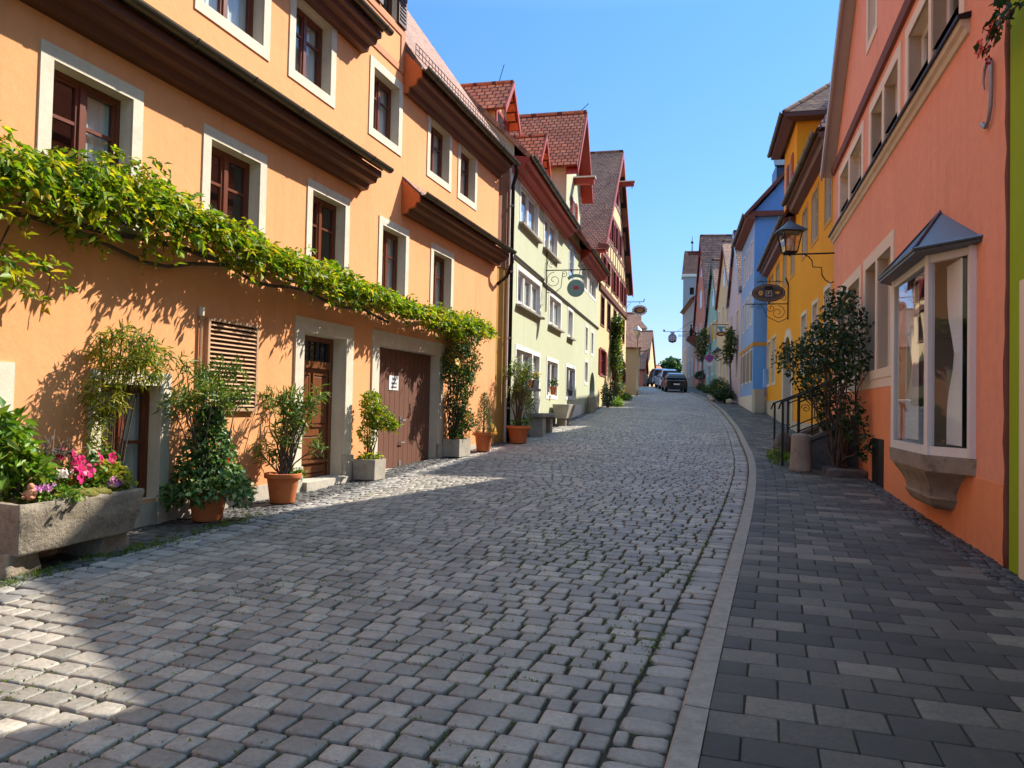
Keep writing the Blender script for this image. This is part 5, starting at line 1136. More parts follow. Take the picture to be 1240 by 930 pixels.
while s_ < 19.7:
    h = vh(s_); dens = int(9+26*h)
    for _ in range(dens):
        z = vz(s_)+rg.normal()*h*.47; o = abs(rg.normal())*.14+.05+.20*max(0, 1-abs(z-vz(s_))/(h+.05))
        spray(s_+rg.uniform(-.06, .06), o, z, rg.uniform(.18, .36), 9)
    s_ += .10
for _ in range(26):
    s0 = rg.uniform(4, 11.5); spray(s0, .12, vz(s0)-vh(s0)*rg.uniform(.7, 1.25), rg.uniform(.25, .45), 11)
for _ in range(60): spray(rg.uniform(5.6, 7.55), rg.uniform(.1, .4), rg.uniform(2.55, 2.95), .3, 9)
fo = leaves('foliage', MT['leaf_vine'], V, np.array(pts)-np.array(V.location), np.array(nr), (.055, .15), .42, .25, .5, seed=4)
m = MB()
for z0, o0, r0, sa, sb in ((-.14, .08, .034, 3.2, 19.4), (-.32, .10, .024, 5, 15), (.05, .06, .018, 6, 18)):
    p = []; k = sa
    while k <= sb: p.append(LO.P(k, o0+.03*math.sin(k*2.1), vz(k)+z0-(.26 if 7.5 < k < 10.2 else .1)*math.exp(-((k-8.9)/1.2)**2)+.05*math.sin(k*3.3+z0*20))); k += .35
    m.tube([q-V.location for q in p], r0, 6)
for _ in range(40):
    k = rg.uniform(4, 18.5); p = LO.P(k, .08, vz(k)-.15); m.tube([q-V.location for q in (p, LO.P(k+rg.uniform(-.3, .3), .2, vz(k)+rg.uniform(-.1, .2)), LO.P(k+rg.uniform(-.5, .5), .35, vz(k)+rg.uniform(-.2, .3)))], [.01, .007, .004], 4)
for _ in range(5):
    k = rg.uniform(6.8, 8.3); z = 2.9; m.tube([LO.P(k+.05*math.sin(i), .06, z-i*.12)-V.location for i in range(6)], .004, 4)
for a_ in (5.9, 6.5, 7.1): m.tube([q-V.location for q in (LO.P(a_+.3, .10, 3.5), LO.P(a_+.15, .14, 3.2), LO.P(a_, .18, 2.92), LO.P(a_-.1, .2, 2.68))], [.014, .010, .008, .005], 5)
m.build('stem', MT['bark'], V, smooth=True)

# ---------------- stone trough with its planting
tx, ty = -4.09, 6.96; tz = g(6.7); td = Vector((.30, .954, 0)); tn = Vector((.954, -.30, 0))
TR = thing('stone_trough', 'rough grey stone trough on two boulders, full of flowers beneath the orange wall', 'trough', (tx, ty, tz))
def tp(a, b, z): return td*a+tn*b+Vector((0, 0, z))       # a along the wall, b towards the street
def trough_ring(z, L, Wd, ch): return [tp(-L, -Wd, z), tp(-L, Wd, z), tp(L-ch, Wd, z), tp(L, Wd-ch*.5, z), tp(L, -Wd, z)]
import bmesh
def rough(mb, name, mat, parent, cuts=4, amp=.02, sc=5.0):
    o = mb.build(name, mat, parent); bm = bmesh.new(); bm.from_mesh(o.data); bmesh.ops.remove_doubles(bm, verts=bm.verts, dist=.001)
    bmesh.ops.recalc_face_normals(bm, faces=bm.faces); bmesh.ops.triangulate(bm, faces=[f for f in bm.faces if len(f.verts) > 4])
    bmesh.ops.bevel(bm, geom=list(bm.edges), offset=.025, segments=2, affect='EDGES', profile=.6) if cuts else None
    bmesh.ops.subdivide_edges(bm, edges=bm.edges, cuts=max(1, cuts), use_grid_fill=True)
    from mathutils import noise as mn
    bm.normal_update()
    for v in bm.verts: v.co += v.normal*(mn.fractal(v.co*sc, .9, 2.1, 5)*amp)
    bm.to_mesh(o.data); bm.free(); o.data.polygons.foreach_set('use_smooth', [True]*len(o.data.polygons)); return o
m = MB(); L0, Wd = .68, .38
outer_lo = [tp(-L0*.93, -Wd*.8, .17), tp(-L0*.93, Wd*.86, .17), tp(L0*.90, Wd*.80, .19), tp(L0*.90, -Wd*.8, .19)]
outer_hi = [tp(-L0, -Wd, .60), tp(-L0, Wd, .60), tp(L0, Wd, .60), tp(L0, -Wd, .60)]
in_hi = [tp(-L0+.10, -Wd+.09, .60), tp(-L0+.10, Wd-.09, .60), tp(L0-.10, Wd-.09, .60), tp(L0-.10, -Wd+.09, .60)]
in_lo = [p-Vector((0, 0, .16)) for p in in_hi]
m.hexa(outer_lo, outer_hi, 0, False); m.hexa(outer_hi, in_hi, 0, False); m.hexa(in_hi, in_lo, 0, False); m.face(outer_lo[::-1]); m.face(in_lo)
rough(m, 'basin', MT['trough'], TR, 5, .022, 6)
m = MB(); m.face([p+Vector((0, 0, .10)) for p in in_lo]); m.build('soil', MT['soil'], TR)
for a in (-.48, .46):
    m = MB(); m.hexa([tp(a-.23, -.25, -.08), tp(a-.23, .25, -.08), tp(a+.19, .22, -.08), tp(a+.19, -.25, -.08)], [tp(a-.17, -.25, .19), tp(a-.17, .26, .19), tp(a+.14, .24, .19), tp(a+.14, -.25, .19)]); rough(m, 'foot_stone', MT['trough'], TR, 4, .04, 4)
m = MB()
for a, b, r_ in ((.05, .22, .13), (.28, .24, .11), (-.2, .26, .09)): m.ball(tp(a*.72, b, .60), r_*1.3, r_*1.1, r_*.45, 12, 6, 0, .10)
m.build('moss', MT['moss'], TR, smooth=True)
TL = np.array(TR.location)
def tl(a, b, z): return np.array(tp(a*.72, b*1.1, z-.10))+TL
def plant(name, label, cat, base, mat, pts, size, asp=.45, droop=.2, up=.5, tips=(), r=.008, group=None, seed=1, nrm=None):
    T = thing(name, label, cat, Vector(base), group); m = MB(T.location); stems(m, base, tips if len(tips) else [pts[i] for i in range(0, len(pts), max(1, len(pts)//7))], r, .02, 4); m.build('stem', MT['bark'], T)
    leaves('foliage', MT[mat], T, np.asarray(pts)-np.array(T.location), nrm, size, asp, droop, up, seed=seed); return T
T = plant('petunia', 'magenta petunias in the middle of the stone trough', 'flowers', tl(.30, .0, .66), 'leaf_bright', clumps(300, [(tl(.30, .02, .84), (.3, .2, .16), 1)], rg), (.04, .07), .6)
blossoms('blossom', MT['magenta'], T, [tl(.02+rg.uniform(0, .62), rg.uniform(-.1, .22), .86+rg.uniform(-.06, .20)) for _ in range(17)], .062, T.location, tn)
T = plant('succulent_patch', 'low green rosettes with lilac blooms at the front of the trough', 'plant', tl(-.35, .12, .66), 'leaf_bright', clumps(460, [(tl(-.35, .12, .74), (.42, .16, .10), 1)], rg), (.03, .06), .6)
blossoms('blossom', MT['lilac'], T, [tl(-.48+rg.uniform(-.14, .14), rg.uniform(.12, .27), .78+rg.uniform(0, .05)) for _ in range(26)], .024, T.location, tn)
T = plant('dianthus', 'pale pink flower head with red neighbours in the trough', 'flowers', tl(-.10, .02, .66), 'leaf_bright', clumps(200, [(tl(-.1, 0, .78), (.18, .14, .12), 1)], rg), (.03, .06), .4)
blossoms('blossom', MT['whitepetal'], T, [tl(-.06+rg.uniform(-.09, .09), .12+rg.uniform(-.05, .05), .88+rg.uniform(-.02, .04)) for _ in range(20)], .026, T.location, tn)
blossoms('red_blossom', MT['redpetal'], T, [tl(-.30, .1, .97), tl(-.34, .06, .93)], .035, T.location, tn)
T = plant('silver_trailer', 'pale green leafy trailer hanging over the right end of the trough', 'plant', tl(.62, .1, .66), 'leaf_bamboo', clumps(420, [(tl(.62, .12, .80), (.26, .20, .18), 1)], rg), (.05, .09), .6)
blossoms('blossom', MT['lilac'], T, [tl(.52+rg.uniform(-.1, .1), .28, .79+rg.uniform(-.03, .04)) for _ in range(14)], .024, T.location, tn)
T = plant('dark_fern', 'dark leafy clump behind the right end of the trough', 'plant', tl(.80, -.16, .66), 'leaf_ivy', clumps(380, [(tl(.82, -.12, .86), (.22, .2, .24), 1)], rg), (.06, .11), .4)
T = plant('broadleaf_shrub', 'broad leaved light green shrub at the left end of the trough', 'shrub', tl(-.75, -.02, .66), 'leaf_bright', clumps(420, [(tl(-.75, .0, 1.12), (.26, .24, .34), 1), (tl(-.5, .02, .92), (.26, .2, .18), .5)], rg), (.11, .19), .38, .1, .7)
T = plant('tall_bamboo', 'tall yellow green bamboo behind the trough in front of the cellar window', 'bamboo', np.array(LO.P(8.35, .22, g(8.6)+.05)), 'leaf_bamboo',
    clumps(1000, [(LP(8.35, .34, 2.08), (.36, .24, .28), 1.0), (LP(8.18, .3, 1.62), (.22, .18, .28), .5), (LP(8.55, .38, 1.9), (.26, .2, .2), .4), (LP(8.12, .28, 1.2), (.12, .12, .30), .16), (LP(8.72, .38, 2.08), (.24, .16, .14), .18)], rg), (.06, .12), .2, .45, .3,
    [LP(8.1+.09*k, .3+.05*(k % 3), 2.2+.07*(k % 4)) for k in range(8)], .012)
for nm, lab, a, b in (('terracotta_pot', 'small terracotta pot standing among the petunias', .16, -.06), ('terracotta_pot', 'small terracotta pot at the back of the trough beside the dark clump', .46, -.12)):
    T = thing(nm, lab, 'pot', Vector(tl(a, b, .68)), 'small pots in the trough'); pot(T, .085, .15)
T = thing('clay_figure', 'little clay figure sitting at the front left of the trough', 'figure', Vector(tl(-.62, .2, .70))); m = MB(); m.ball((0, 0, .05), .045, .04, .055); m.ball((0, 0, .115), .03, .03, .032); m.ball((.035, -.03, .03), .016, .035, .016); m.ball((-.03, -.035, .03), .016, .035, .016); m.tube([(.03, 0, .08), (.055, -.02, .05)], .012, 6); m.tube([(-.03, 0, .08), (-.055, -.02, .05)], .012, 6); m.build('body', MT['skinclay'], T, smooth=True)
T = thing('driftwood', 'bent piece of dark driftwood lying across the trough planting', 'driftwood', Vector(tl(-.2, 0, .8))); m = MB(T.location)
m.tube([tl(-.62, .05, .78), tl(-.42, .04, .93), tl(-.2, .0, 1.0), tl(.0, -.03, 1.08), tl(.22, -.02, 1.06), tl(.42, 0, .98)], [.035, .03, .028, .03, .02, .01], 7); m.tube([tl(-.2, 0, 1.0), tl(-.12, -.02, 1.16), tl(-.02, -.03, 1.22)], [.02, .015, .008], 6)
for _ in range(26): 
    a = tl(.02+rg.uniform(-.15, .2), rg.uniform(-.05, .05), 1.08); m.tube([a, a+rg.normal(size=3)*.06, a+rg.normal(size=3)*.11], .004, 3)
m.build('branch', MT['bark'], T, smooth=True)

# ---------------- potted plants along the orange house
def pxy(s, o): p = LO.P(s, o, 0); return Vector((p.x, p.y, g(p.y)+.008))
def conepts(c, r, h, n, top=.15):
    z = rg.uniform(0, 1, n)**1.2; rr = (1-z*(1-top))*np.sqrt(rg.uniform(.25, 1, n)); t = rg.uniform(0, 2*math.pi, n)
    return np.stack([c[0]+r*rr*np.cos(t), c[1]+r*rr*np.sin(t), c[2]+h*z], 1)
def blades(c, r, n):  # upright bunches of narrow leaves round a set of shoots
    return np.concatenate([blob(max(6, n//len(c)), p, r, rg, .1) for p in c])
# ivy covered pot with an oleander standing out of it
b = pxy(9.62, .42); P1 = thing('oleander_pot', 'terracotta pot overgrown by ivy with a bleached oleander rising above it', 'potted plant', b); pot(P1, .25, .36)
iv = conepts((b.x, b.y, b.z+.30), .47, 1.0, 1900, .22)
for k in range(6): iv = np.concatenate([iv, blob(90, (b.x+.40*math.cos(k-2.4), b.y+.38*math.sin(k-2.4), b.z+.32+.06*(k % 3)), (.15, .15, .18), rg)])
leaves('ivy', MT['leaf_ivy'], P1, iv-np.array(b), (iv-np.array([b.x, b.y, b.z+.5]))*1.2, (.05, .085), .8, .25, .7, seed=8)
sh = [LP(9.62+.52*math.cos(k*2.4)*(.4+.6*(k % 3)/2), .40+.34*math.sin(k*2.4)*(.4+.6*(k % 3)/2), 1.72+.40*rg.uniform(-.6, .8)) for k in range(22)]
m = MB(b); stems(m, b+Vector((0, 0, .35)), sh, .014, .06); m.build('stem', MT['bark'], P1)
leaves('oleander_leaves', MT['leaf_olean'], P1, blades(sh, (.13, .13, .16), 1150)-np.array(b), None, (.09, .16), .17, -.15, .3, seed=9)
blossoms('blossom', MT['redpetal'], P1, [tuple(b+Vector((.30, -.22, .72)))], .05, b, tn)
# oleander beside the door
b = pxy(11.12, .42); P2 = thing('oleander_pot', 'tall bushy oleander in a clean orange terracotta pot left of the front door', 'potted plant', b); pot(P2, .25, .40)
sh = [LP(11.22+.42*math.cos(k*2.4)*(.3+.7*(k % 4)/3), .44+.36*math.sin(k*2.4)*(.3+.7*(k % 4)/3), 1.30+.66*rg.uniform(-.7, .6)) for k in range(24)]
m = MB(b); stems(m, b+Vector((0, 0, .38)), sh, .015, .05); m.build('stem', MT['bark'], P2)
leaves('foliage', MT['leaf_olean'], P2, blades(sh, (.12, .12, .16), 1250)-np.array(b), None, (.09, .17), .17, -.2, .3, seed=10)
leaves('young_shoots', MT['leaf_bright'], P2, blob(110, LP(11.3, .52, .60), (.14, .12, .09), rg, 0)-np.array(b), None, (.05, .09), .5, 0, .6, seed=12)
# stone planter with a rose between door and garage
def stone_box(b, L, Wd, h, label, name='stone_planter'):
    T = thing(name, label, 'planter', b); m = MB()
    def q(a, c, z): return LO.t*a+LO.n*c+Vector((0, 0, z))
    lo = [q(-L, -Wd, 0), q(-L, Wd, 0), q(L, Wd, 0), q(L, -Wd, 0)]; hi = [q(-L*1.03, -Wd*1.03, h), q(-L*1.03, Wd*1.03, h), q(L*1.03, Wd*1.03, h), q(L*1.03, -Wd*1.03, h)]
    i1 = [q(a*(L-.05), c*(Wd-.05), h) for a, c in ((-1, -1), (-1, 1), (1, 1), (1, -1))]; i2 = [p-Vector((0, 0, .08)) for p in i1]
    m.hexa(lo, hi, 0, False); m.hexa(hi, i1, 0, False); m.hexa(i1, i2, 0, False); m.face(lo)
    o = m.build('basin', MT['box'], T, bevel=.008); m = MB(); m.face([p+Vector((0, 0, .02)) for p in i2]); m.build('soil', MT['soil'], T); return T
b = pxy(13.82, .30); stone_box(b, .20, .20, .34, 'square concrete planter between the front door and the garage door')
rb = b+Vector((0, 0, .30))
P3 = thing('rose_bush', 'slender rose bush with one pink bloom in the square concrete planter', 'rose', rb)
cs = [(np.array(rb)+(.0, .0, .95), (.20, .20, .26), .9), (np.array(rb)+(.18, -.05, .72), (.24, .2, .22), .9), (np.array(rb)+(-.05, .0, .5), (.16, .16, .3), .5), (np.array(rb)+(.0, 0, .08), (.22, .2, .08), .25), (np.array(rb)+(.38, -.1, .62), (.14, .12, .12), .3)]
pp = clumps(620, cs, rg); m = MB(rb); stems(m, rb, [c for c, r_, k in cs[:4]]+[tuple(pp[i]) for i in range(0, 300, 50)], .011, .05); m.build('stem', MT['bark'], P3)
leaves('foliage', MT['leaf_vine'], P3, pp-np.array(rb), None, (.045, .085), .55, .2, .5, seed=14); blossoms('blossom', MT['magenta'], P3, [tuple(rb+Vector((.50, -.18, .50)))], .05, rb, tn)
# climbing rose right of the garage, in a long stone box
b = pxy(17.95, .26); stone_box(b, .34, .19, .38, 'low stone planter box at the right jamb of the garage')
rb = b+Vector((-.08, -.1, .32)); P4 = thing('climbing_rose', 'tall climbing rose with yellow blooms beside the garage door', 'rose', rb)
def l3(s, o, z): return LP(s, o, z)
cs = [(l3(17.75, .36, 2.55), (.52, .34, .42), 1.3), (l3(17.55, .40, 2.2), (.38, .28, .3), .7), (l3(17.95, .34, 3.1), (.45, .3, .35), .6), (l3(17.85, .30, 1.65), (.28, .24, .40), .6), (l3(18.0, .34, 1.25), (.34, .28, .30), .7), (l3(17.8, .28, .85), (.24, .2, .3), .4), (l3(18.2, .36, 2.0), (.25, .2, .3), .3)]
pp = clumps(900, cs, rg); m = MB(rb); stems(m, rb, [c for c, r_, k in cs]+[tuple(pp[i]) for i in range(0, 900, 90)], .018, .07); m.build('stem', MT['bark'], P4)
leaves('foliage', MT['leaf_rose'], P4, pp-np.array(rb), None, (.05, .095), .55, .25, .5, seed=15)
for q_, r3, k_ in ((l3(18.35, .35, 3.45), (.42, .26, .30), 380), (l3(17.3, .42, 3.1), (.24, .17, .14), 220)): leaves('yellow_shoots', MT['leaf_vine'], P4, blob(k_, q_, r3, rg, .0)-np.array(rb), None, (.07, .12), .4, .2, .4, seed=16)
blossoms('blossom', MT['yellowpetal'], P4, [tuple(l3(17.25, .55, 2.42)), tuple(l3(17.62, .64, 2.40)), tuple(l3(17.23, .5, 2.50)), tuple(l3(17.9, .62, 2.7)), tuple(l3(17.75, .60, 1.35))], .085, rb, tn)
b2 = pxy(18.15, .30)+Vector((0, 0, .32)); T = thing('column_conifer', 'small feathery conifer growing in the low stone planter box', 'conifer', b2)
leaves('foliage', MT['leaf_con'], T, conepts((0, 0, .02), .17, .95, 800, .25), None, (.04, .08), .2, -.5, .3, seed=17); m = MB(); m.tube([(0, 0, 0), (0, 0, .8)], [.02, .006], 6); m.build('trunk', MT['bark'], T)
T = thing('terracotta_pot', 'tiny terracotta pot with a green rosette on the low stone planter box', 'pot', pxy(17.72, .34)+Vector((0, 0, .32))); pot(T, .07, .12); leaves('rosette', MT['leaf_rose'], T, blob(90, (0, 0, .17), (.14, .14, .08), rg), None, (.05, .09), .5, .2, .5, seed=18)
# conifer pot and the tall oleander pot at the house corner
b = pxy(19.25, .42); T = thing('conifer_pot', 'terracotta pot with a small upright conifer and yellow flowers', 'potted plant', b); pot(T, .24, .44)
leaves('foliage', MT['leaf_con'], T, conepts((0, 0, .36), .26, 1.0, 1300, .25), None, (.05, .09), .2, -.5, .3, seed=19); m = MB(); m.tube([(0, 0, .3), (0, 0, 1.2)], [.025, .008], 6); m.build('trunk', MT['bark'], T)
blossoms('blossom', MT['yellowpetal'], T, [(.22+.08*rg.uniform(-1, 1), -.06+.1*rg.uniform(-1, 1), .50+.16*rg.uniform(-.5, 1)) for _ in range(12)], .045, (0, 0, 0), tn)
p_ = IN.P(.62, .42, 0); b = Vector((p_.x, p_.y, g(p_.y)+.005)); T = thing('oleander_pot', 'wide terracotta pot with tall thin oleander stems at the house corner', 'potted plant', b); pot(T, .33, .46)
sh = [(.30*math.cos(k*2.4)*(.4+.6*(k % 3)/2), .26*math.sin(k*2.4)*(.4+.6*(k % 3)/2), 1.75+.75*rg.uniform(-.9, .55)) for k in range(20)]
m = MB(); stems(m, (0, 0, .42), sh, .016, .05); m.build('stem', MT['bark'], T); leaves('foliage', MT['leaf_olean'], T, blades(sh, (.15, .15, .22), 800), None, (.10, .18), .17, -.15, .3, seed=20)
for q_, r3, k_ in (((.05, 0, .55), (.28, .26, .14), 150), ((.30, .1, 1.0), (.22, .14, .40), 110)): leaves('side_shoots', MT['leaf_bright'], T, blob(k_, q_, r3, rg), None, (.07, .13), .3, 0, .5, seed=21)

# ---------------- low planting further up the left side
def bush(name, label, cat, x, y, rx, ry, h, mat, n, size, base=0.0, grp=None, seed=1, trunk=True, lift=.5):
    b = Vector((x, y, g(y)+base)); T = thing(name, label, cat, b, grp); pp = clumps(n, [((0, 0, h*lift), (rx, ry, h*(1-lift)), .6), ((rx*.4, -ry*.3, h*lift*.8), (rx*.7, ry*.7, h*.35), .25), ((-rx*.4, ry*.3, h*lift*1.1), (rx*.6, ry*.6, h*.4), .25)], rg)
    if trunk: m = MB(); stems(m, (0, 0, 0), [tuple(pp[i]) for i in range(0, len(pp), max(1, len(pp)//9))], .012+.012*h, .05); m.build('stem', MT['bark'], T)
    leaves('foliage', MT[mat], T, pp, None, size, .5, .2, .5, seed=seed); return T
def gp(W, s, o): p = W.P(s, o, 0); return p.x, p.y
x, y = gp(YE, .8, .45); bush('dark_shrub', 'dark shrub at the foot of the green house beside the arched entrance', 'shrub', x, y, .35, .5, 1.3, 'leaf_dark', 700, (.08, .14), seed=30)
x, y = gp(YE, 2.6, .6); bush('low_border_plants', 'low bright border plants along the half timbered house', 'plant', x, y, .4, 1.6, .55, 'leaf_bright', 900, (.08, .14), seed=31, lift=.4)
x, y = gp(YE, 9.8, .5); bush('low_border_plants', 'low green border plants near the red door', 'plant', x, y, .35, 1.0, .5, 'leaf_bright', 500, (.08, .14), seed=32, lift=.4)
b = YE.P(6.0, .2, g(45)); T = thing('wall_climber', 'tall leafy climber with pale blossoms on the half timbered house', 'climber', b)
cs = [(np.array(YE.P(5.6, .28, 4.2+k*.40)), (.30+.12*math.sin(k*1.3+1), .8+.5*math.sin(k*.9+.6), .42), .8) for k in range(7)]+[(np.array(YE.P(7.0, .28, 3.9)), (.3, 1.0, .5), .6), (np.array(YE.P(6.2, .35, 2.9)), (.3, .5, .7), .5)]
pp = clumps(330, cs, rg); m = MB(b); stems(m, b, [c for c, r_, k in cs], .04, .12, 7); m.build('stem', MT['bark'], T); leaves('foliage', MT['leaf_rose'], T, pp-np.array(b), None, (.13, .24), .55, .2, .5, seed=33)
leaves('pale_blossom', MT['leaf_bamboo'], T, pp[::4]-np.array(b)+np.array(YE.n)*.12, None, (.10, .18), .7, .2, .5, seed=34)

# ---------------- right side planting
p_ = SA.P(8.05, .38, 0); zb = g(p_.y)+KH; rb = Vector((p_.x, p_.y, zb+.12)); RS = thing('rose_shrub', 'large dark climbing rose in the shade against the salmon house', 'rose', rb)
def s3(s, o, z): return np.array(SA.P(s, o, z))
cs = [(s3(7.7, .42, 3.2), (.5, .75, .55), 1.1), (s3(8.5, .65, 2.9), (.5, .8, .55), 1.0), (s3(9.6, 1.0, 2.75), (.6, .8, .42), .75), (s3(7.3, .38, 2.6), (.35, .5, .5), .7), (s3(7.2, .30, 1.5), (.2, .35, .5), .4), (s3(8.3, .6, 2.2), (.45, .65, .45), .5), (s3(9.2, .8, 2.2), (.4, .5, .4), .4), (s3(8.4, .5, 1.5), (.3, .4, .45), .35), (s3(7.9, .40, 3.75), (.3, .5, .3), .3), (s3(10.3, 1.1, 2.9), (.3, .4, .2), .15), (s3(6.8, .15, 1.0), (.12, .25, .3), .15)]
pp = clumps(600, cs, rg); m = MB(rb); stems(m, rb, [c for c, r_, k in cs]+[tuple(pp[i]) for i in range(0, len(pp), 160)], .02, .10, 7); m.build('stem', MT['bark'], RS)
leaves('foliage', MT['leaf_dark'], RS, pp-np.array(rb), None, (.07, .125), .6, .25, .5, seed=40)
m = MB(); 
def q_(a, c, z): return SA.t*a+SA.n*c+Vector((0, 0, z))
RT = thing('rose_bed', 'low dark stone edged bed at the foot of the climbing rose', 'planter', Vector((p_.x, p_.y, zb))); m.hexa([q_(-.75, -.36, -.05), q_(.75, -.36, -.05), q_(.75, .32, -.05), q_(-.75, .32, -.05)], [q_(-.75, -.36, .10), q_(.75, -.36, .10), q_(.75, .32, .10), q_(-.75, .32, .10)]); rough(m, 'edging', MT['boulder'], RT, 3, .02, 6)
b = SA.P(9.05, 1.25, 0); bush('weed_tuft', 'tuft of weeds at the foot of the stair railing post', 'weeds', b.x-.15, b.y+.25, .22, .45, .34, 'leaf_bright', 160, (.06, .11), KH, seed=41, trunk=False)
for nm, lab, W, s_, o_, rx, ry, h, n, sd in (('round_bush', 'large rounded green bush beside the lavender house', LV, 4.2, .75, .65, .9, 1.55, 1300, 42), ('round_bush', 'lower dark bush in front of the large rounded bush', LV, 1.6, .7, .6, .75, .95, 900, 43)):
    x, y = gp(W, s_, o_); bush(nm, lab, 'bush', x, y, rx, ry, h, 'leaf_dark' if sd == 43 else 'leaf_rose', n, (.10, .18), KH, 'bushes before the lavender house', sd)
for k, (s_, o_, r_) in enumerate(((.4, .55, .22), (3.2, 1.3, .18), (5.6, 1.2, .24))):
    x, y = gp(LV, s_, o_); T = thing('boulder', ['small pale boulder at the near end of the bushes by the blue house', 'small boulder in front of the round bushes', 'boulder at the far end of the round bushes'][k], 'boulder', Vector((x, y, g(y)+KH)), 'boulders by the bushes'); m = MB(); m.ball((0, 0, r_*.6), r_, r_*.9, r_*.8, 10, 7, 0, .12); m.build('rock', MT['plinth'], T, smooth=True)
def wall_tree(name, label, W, s_, o_, hz, r_, zt, n, sd, mat='leaf_rose'):
    x, y = gp(W, s_, o_); b = Vector((x, y, g(y)+KH)); T = thing(name, label, 'climber', b); m = MB(); m.tube([(0, 0, 0), (.05, .05, hz*.35), (-.03, 0, hz*.7), (0, 0, hz)], [.06, .05, .04, .02], 6)
    cs = [((0, 0, hz), (r_*.6, r_, zt), 1), ((-.1, r_*.4, hz-zt*.6), (r_*.5, r_*.7, zt*.6), .5), ((-.15, -r_*.6, hz+zt*.3), (r_*.4, r_*.6, zt*.6), .5)]
    pp = clumps(n, cs, rg); stems(m, (0, 0, hz*.6), [tuple(pp[i]) for i in range(0, len(pp), len(pp)//8)], .025, .05); m.build('trunk', MT['bark'], T); leaves('foliage', MT[mat], T, pp, None, (.13, .22), .55, .2, .5, seed=sd)
wall_tree('wall_climber', 'dark leafy climber trained up the lavender house front', LV, 1.6, .40, 3.6, .62, 1.05, 430, 50)
wall_tree('wall_climber', 'bushy climber on a bare trunk in front of the turquoise house', TQ, 6.0, .6, 4.2, .95, 1.35, 600, 51)
x, y = gp(TQ, 2.2, .55); bush('low_border_plants', 'low plants at the foot of the turquoise house', 'plant', x, y, .4, 1.2, .7, 'leaf_rose', 500, (.1, .18), KH, seed=52, lift=.4)
x, y = gp(RD, .6, .5); bush('low_border_plants', 'low plants between the turquoise and coral houses', 'plant', x, y, .3, 1.0, .7, 'leaf_rose', 400, (.1, .18), KH, seed=53, lift=.4)
# window box geraniums at the coral house, red flowers on the lime house
b = RD.P(3, .25, 6.6-1.9); T = thing('flower_box', 'dark flower box under the coral house windows', 'flower box', b); m = MB(b); m.wbox(RD, 1.2, 6.5, .02, .3, 4.55, 4.75); m.build('box', MT['plant_box'], T); leaves('foliage', MT['leaf_dark'], T, np.array([RD.P(rg.uniform(1.2, 6.5), rg.uniform(.05, .4), 4.8+rg.uniform(-.1, .35)) for _ in range(420)])-np.array(b), None, (.12, .2), .6, .2, .5, seed=54)
b = LM.P(.55, .02, 5.0); T = thing('red_flower_spray', 'spray of red flowers hanging from the lime green wall at the top right', 'flowers', b); m = MB(b)
tw = [[LM.P(.95, .03, 5.4), LM.P(.6, .12, 5.46), LM.P(.3, .16, 5.35), LM.P(.1, .18, 5.2)], [LM.P(.95, .03, 5.1), LM.P(.6, .14, 5.15), LM.P(.25, .2, 5.12), LM.P(.02, .22, 5.06)], [LM.P(.95, .03, 5.4), LM.P(.55, .16, 5.3), LM.P(.2, .2, 4.98)]]
for t_ in tw: m.tube(t_, .008, 5)
m.build('stem', MT['bark'], T); lp = [q.lerp(t_[i+1], f) for t_ in tw for i, q in enumerate(t_[:-1]) for f in (0, .2, .4, .6, .8)]
leaves('foliage', MT['leaf_dark'], T, np.array([tuple(p) for p in lp for _ in range(3)])+rg.normal(size=(len(lp)*3, 3))*.04-np.array(b), None, (.07, .12), .5, .4, .5, seed=55)
blossoms('blossom', MT['redpetal'], T, [tuple(tw[1][3]+Vector((rg.normal()*.03, rg.normal()*.03, rg.normal()*.04))) for _ in range(7)]+[tuple(tw[0][3]+Vector((rg.normal()*.03, rg.normal()*.03, rg.normal()*.04))) for _ in range(9)], .045, b, LM.n)
# ---------------- trees beyond the crest
def tree(name, label, x, y, zb, h, r_, n, sd, mat='leaf_tree', lsz=(.35, .6)):
    b = Vector((x, y, zb)); T = thing(name, label, 'tree', b); m = MB(); m.tube([(0, 0, -1), (.1, 0, h*.3), (0, .1, h*.55)], [h*.035, h*.028, h*.015], 8); rgl = np.random.default_rng(sd); cs = []
    for k in range(16):
        a = k*2.4; rr = r_*.62*math.sqrt((k+.5)/16); zz = h*(.52+.30*rgl.uniform(-1, 1)*(1-rr/r_*.5)); c = (rr*math.cos(a), rr*math.sin(a), zz); cs.append((c, (r_*.36, r_*.36, h*.14), 1)); m.tube([(0, .1, h*.4), (c[0]*.5, c[1]*.5, h*.45+.2*(zz-h*.45)), c], [h*.014, h*.009, h*.004], 5)
    m.build('trunk', MT['bark'], T); leaves('crown', MT[mat], T, clumps(n, cs, rgl), None, lsz, .6, .2, .5, seed=sd); return T
tree('broadleaf_tree', 'large rounded green tree rising beyond the crest of the street', 41.5, 200, 1, 15.5, 5.2, 520, 60, 'leaf_tree', (.55, 1.0))
tree('small_tree', 'small yellow green tree left of the parked cars', 19.7, 106, 3.0, 4.4, 1.1, 130, 61, 'leaf_bright', (.2, .38))
tree('background_tree', 'dark green tree half hidden behind the big rounded tree', 44, 215, 1, 12, 4.0, 320, 62, 'leaf_tree', (.6, 1.1))
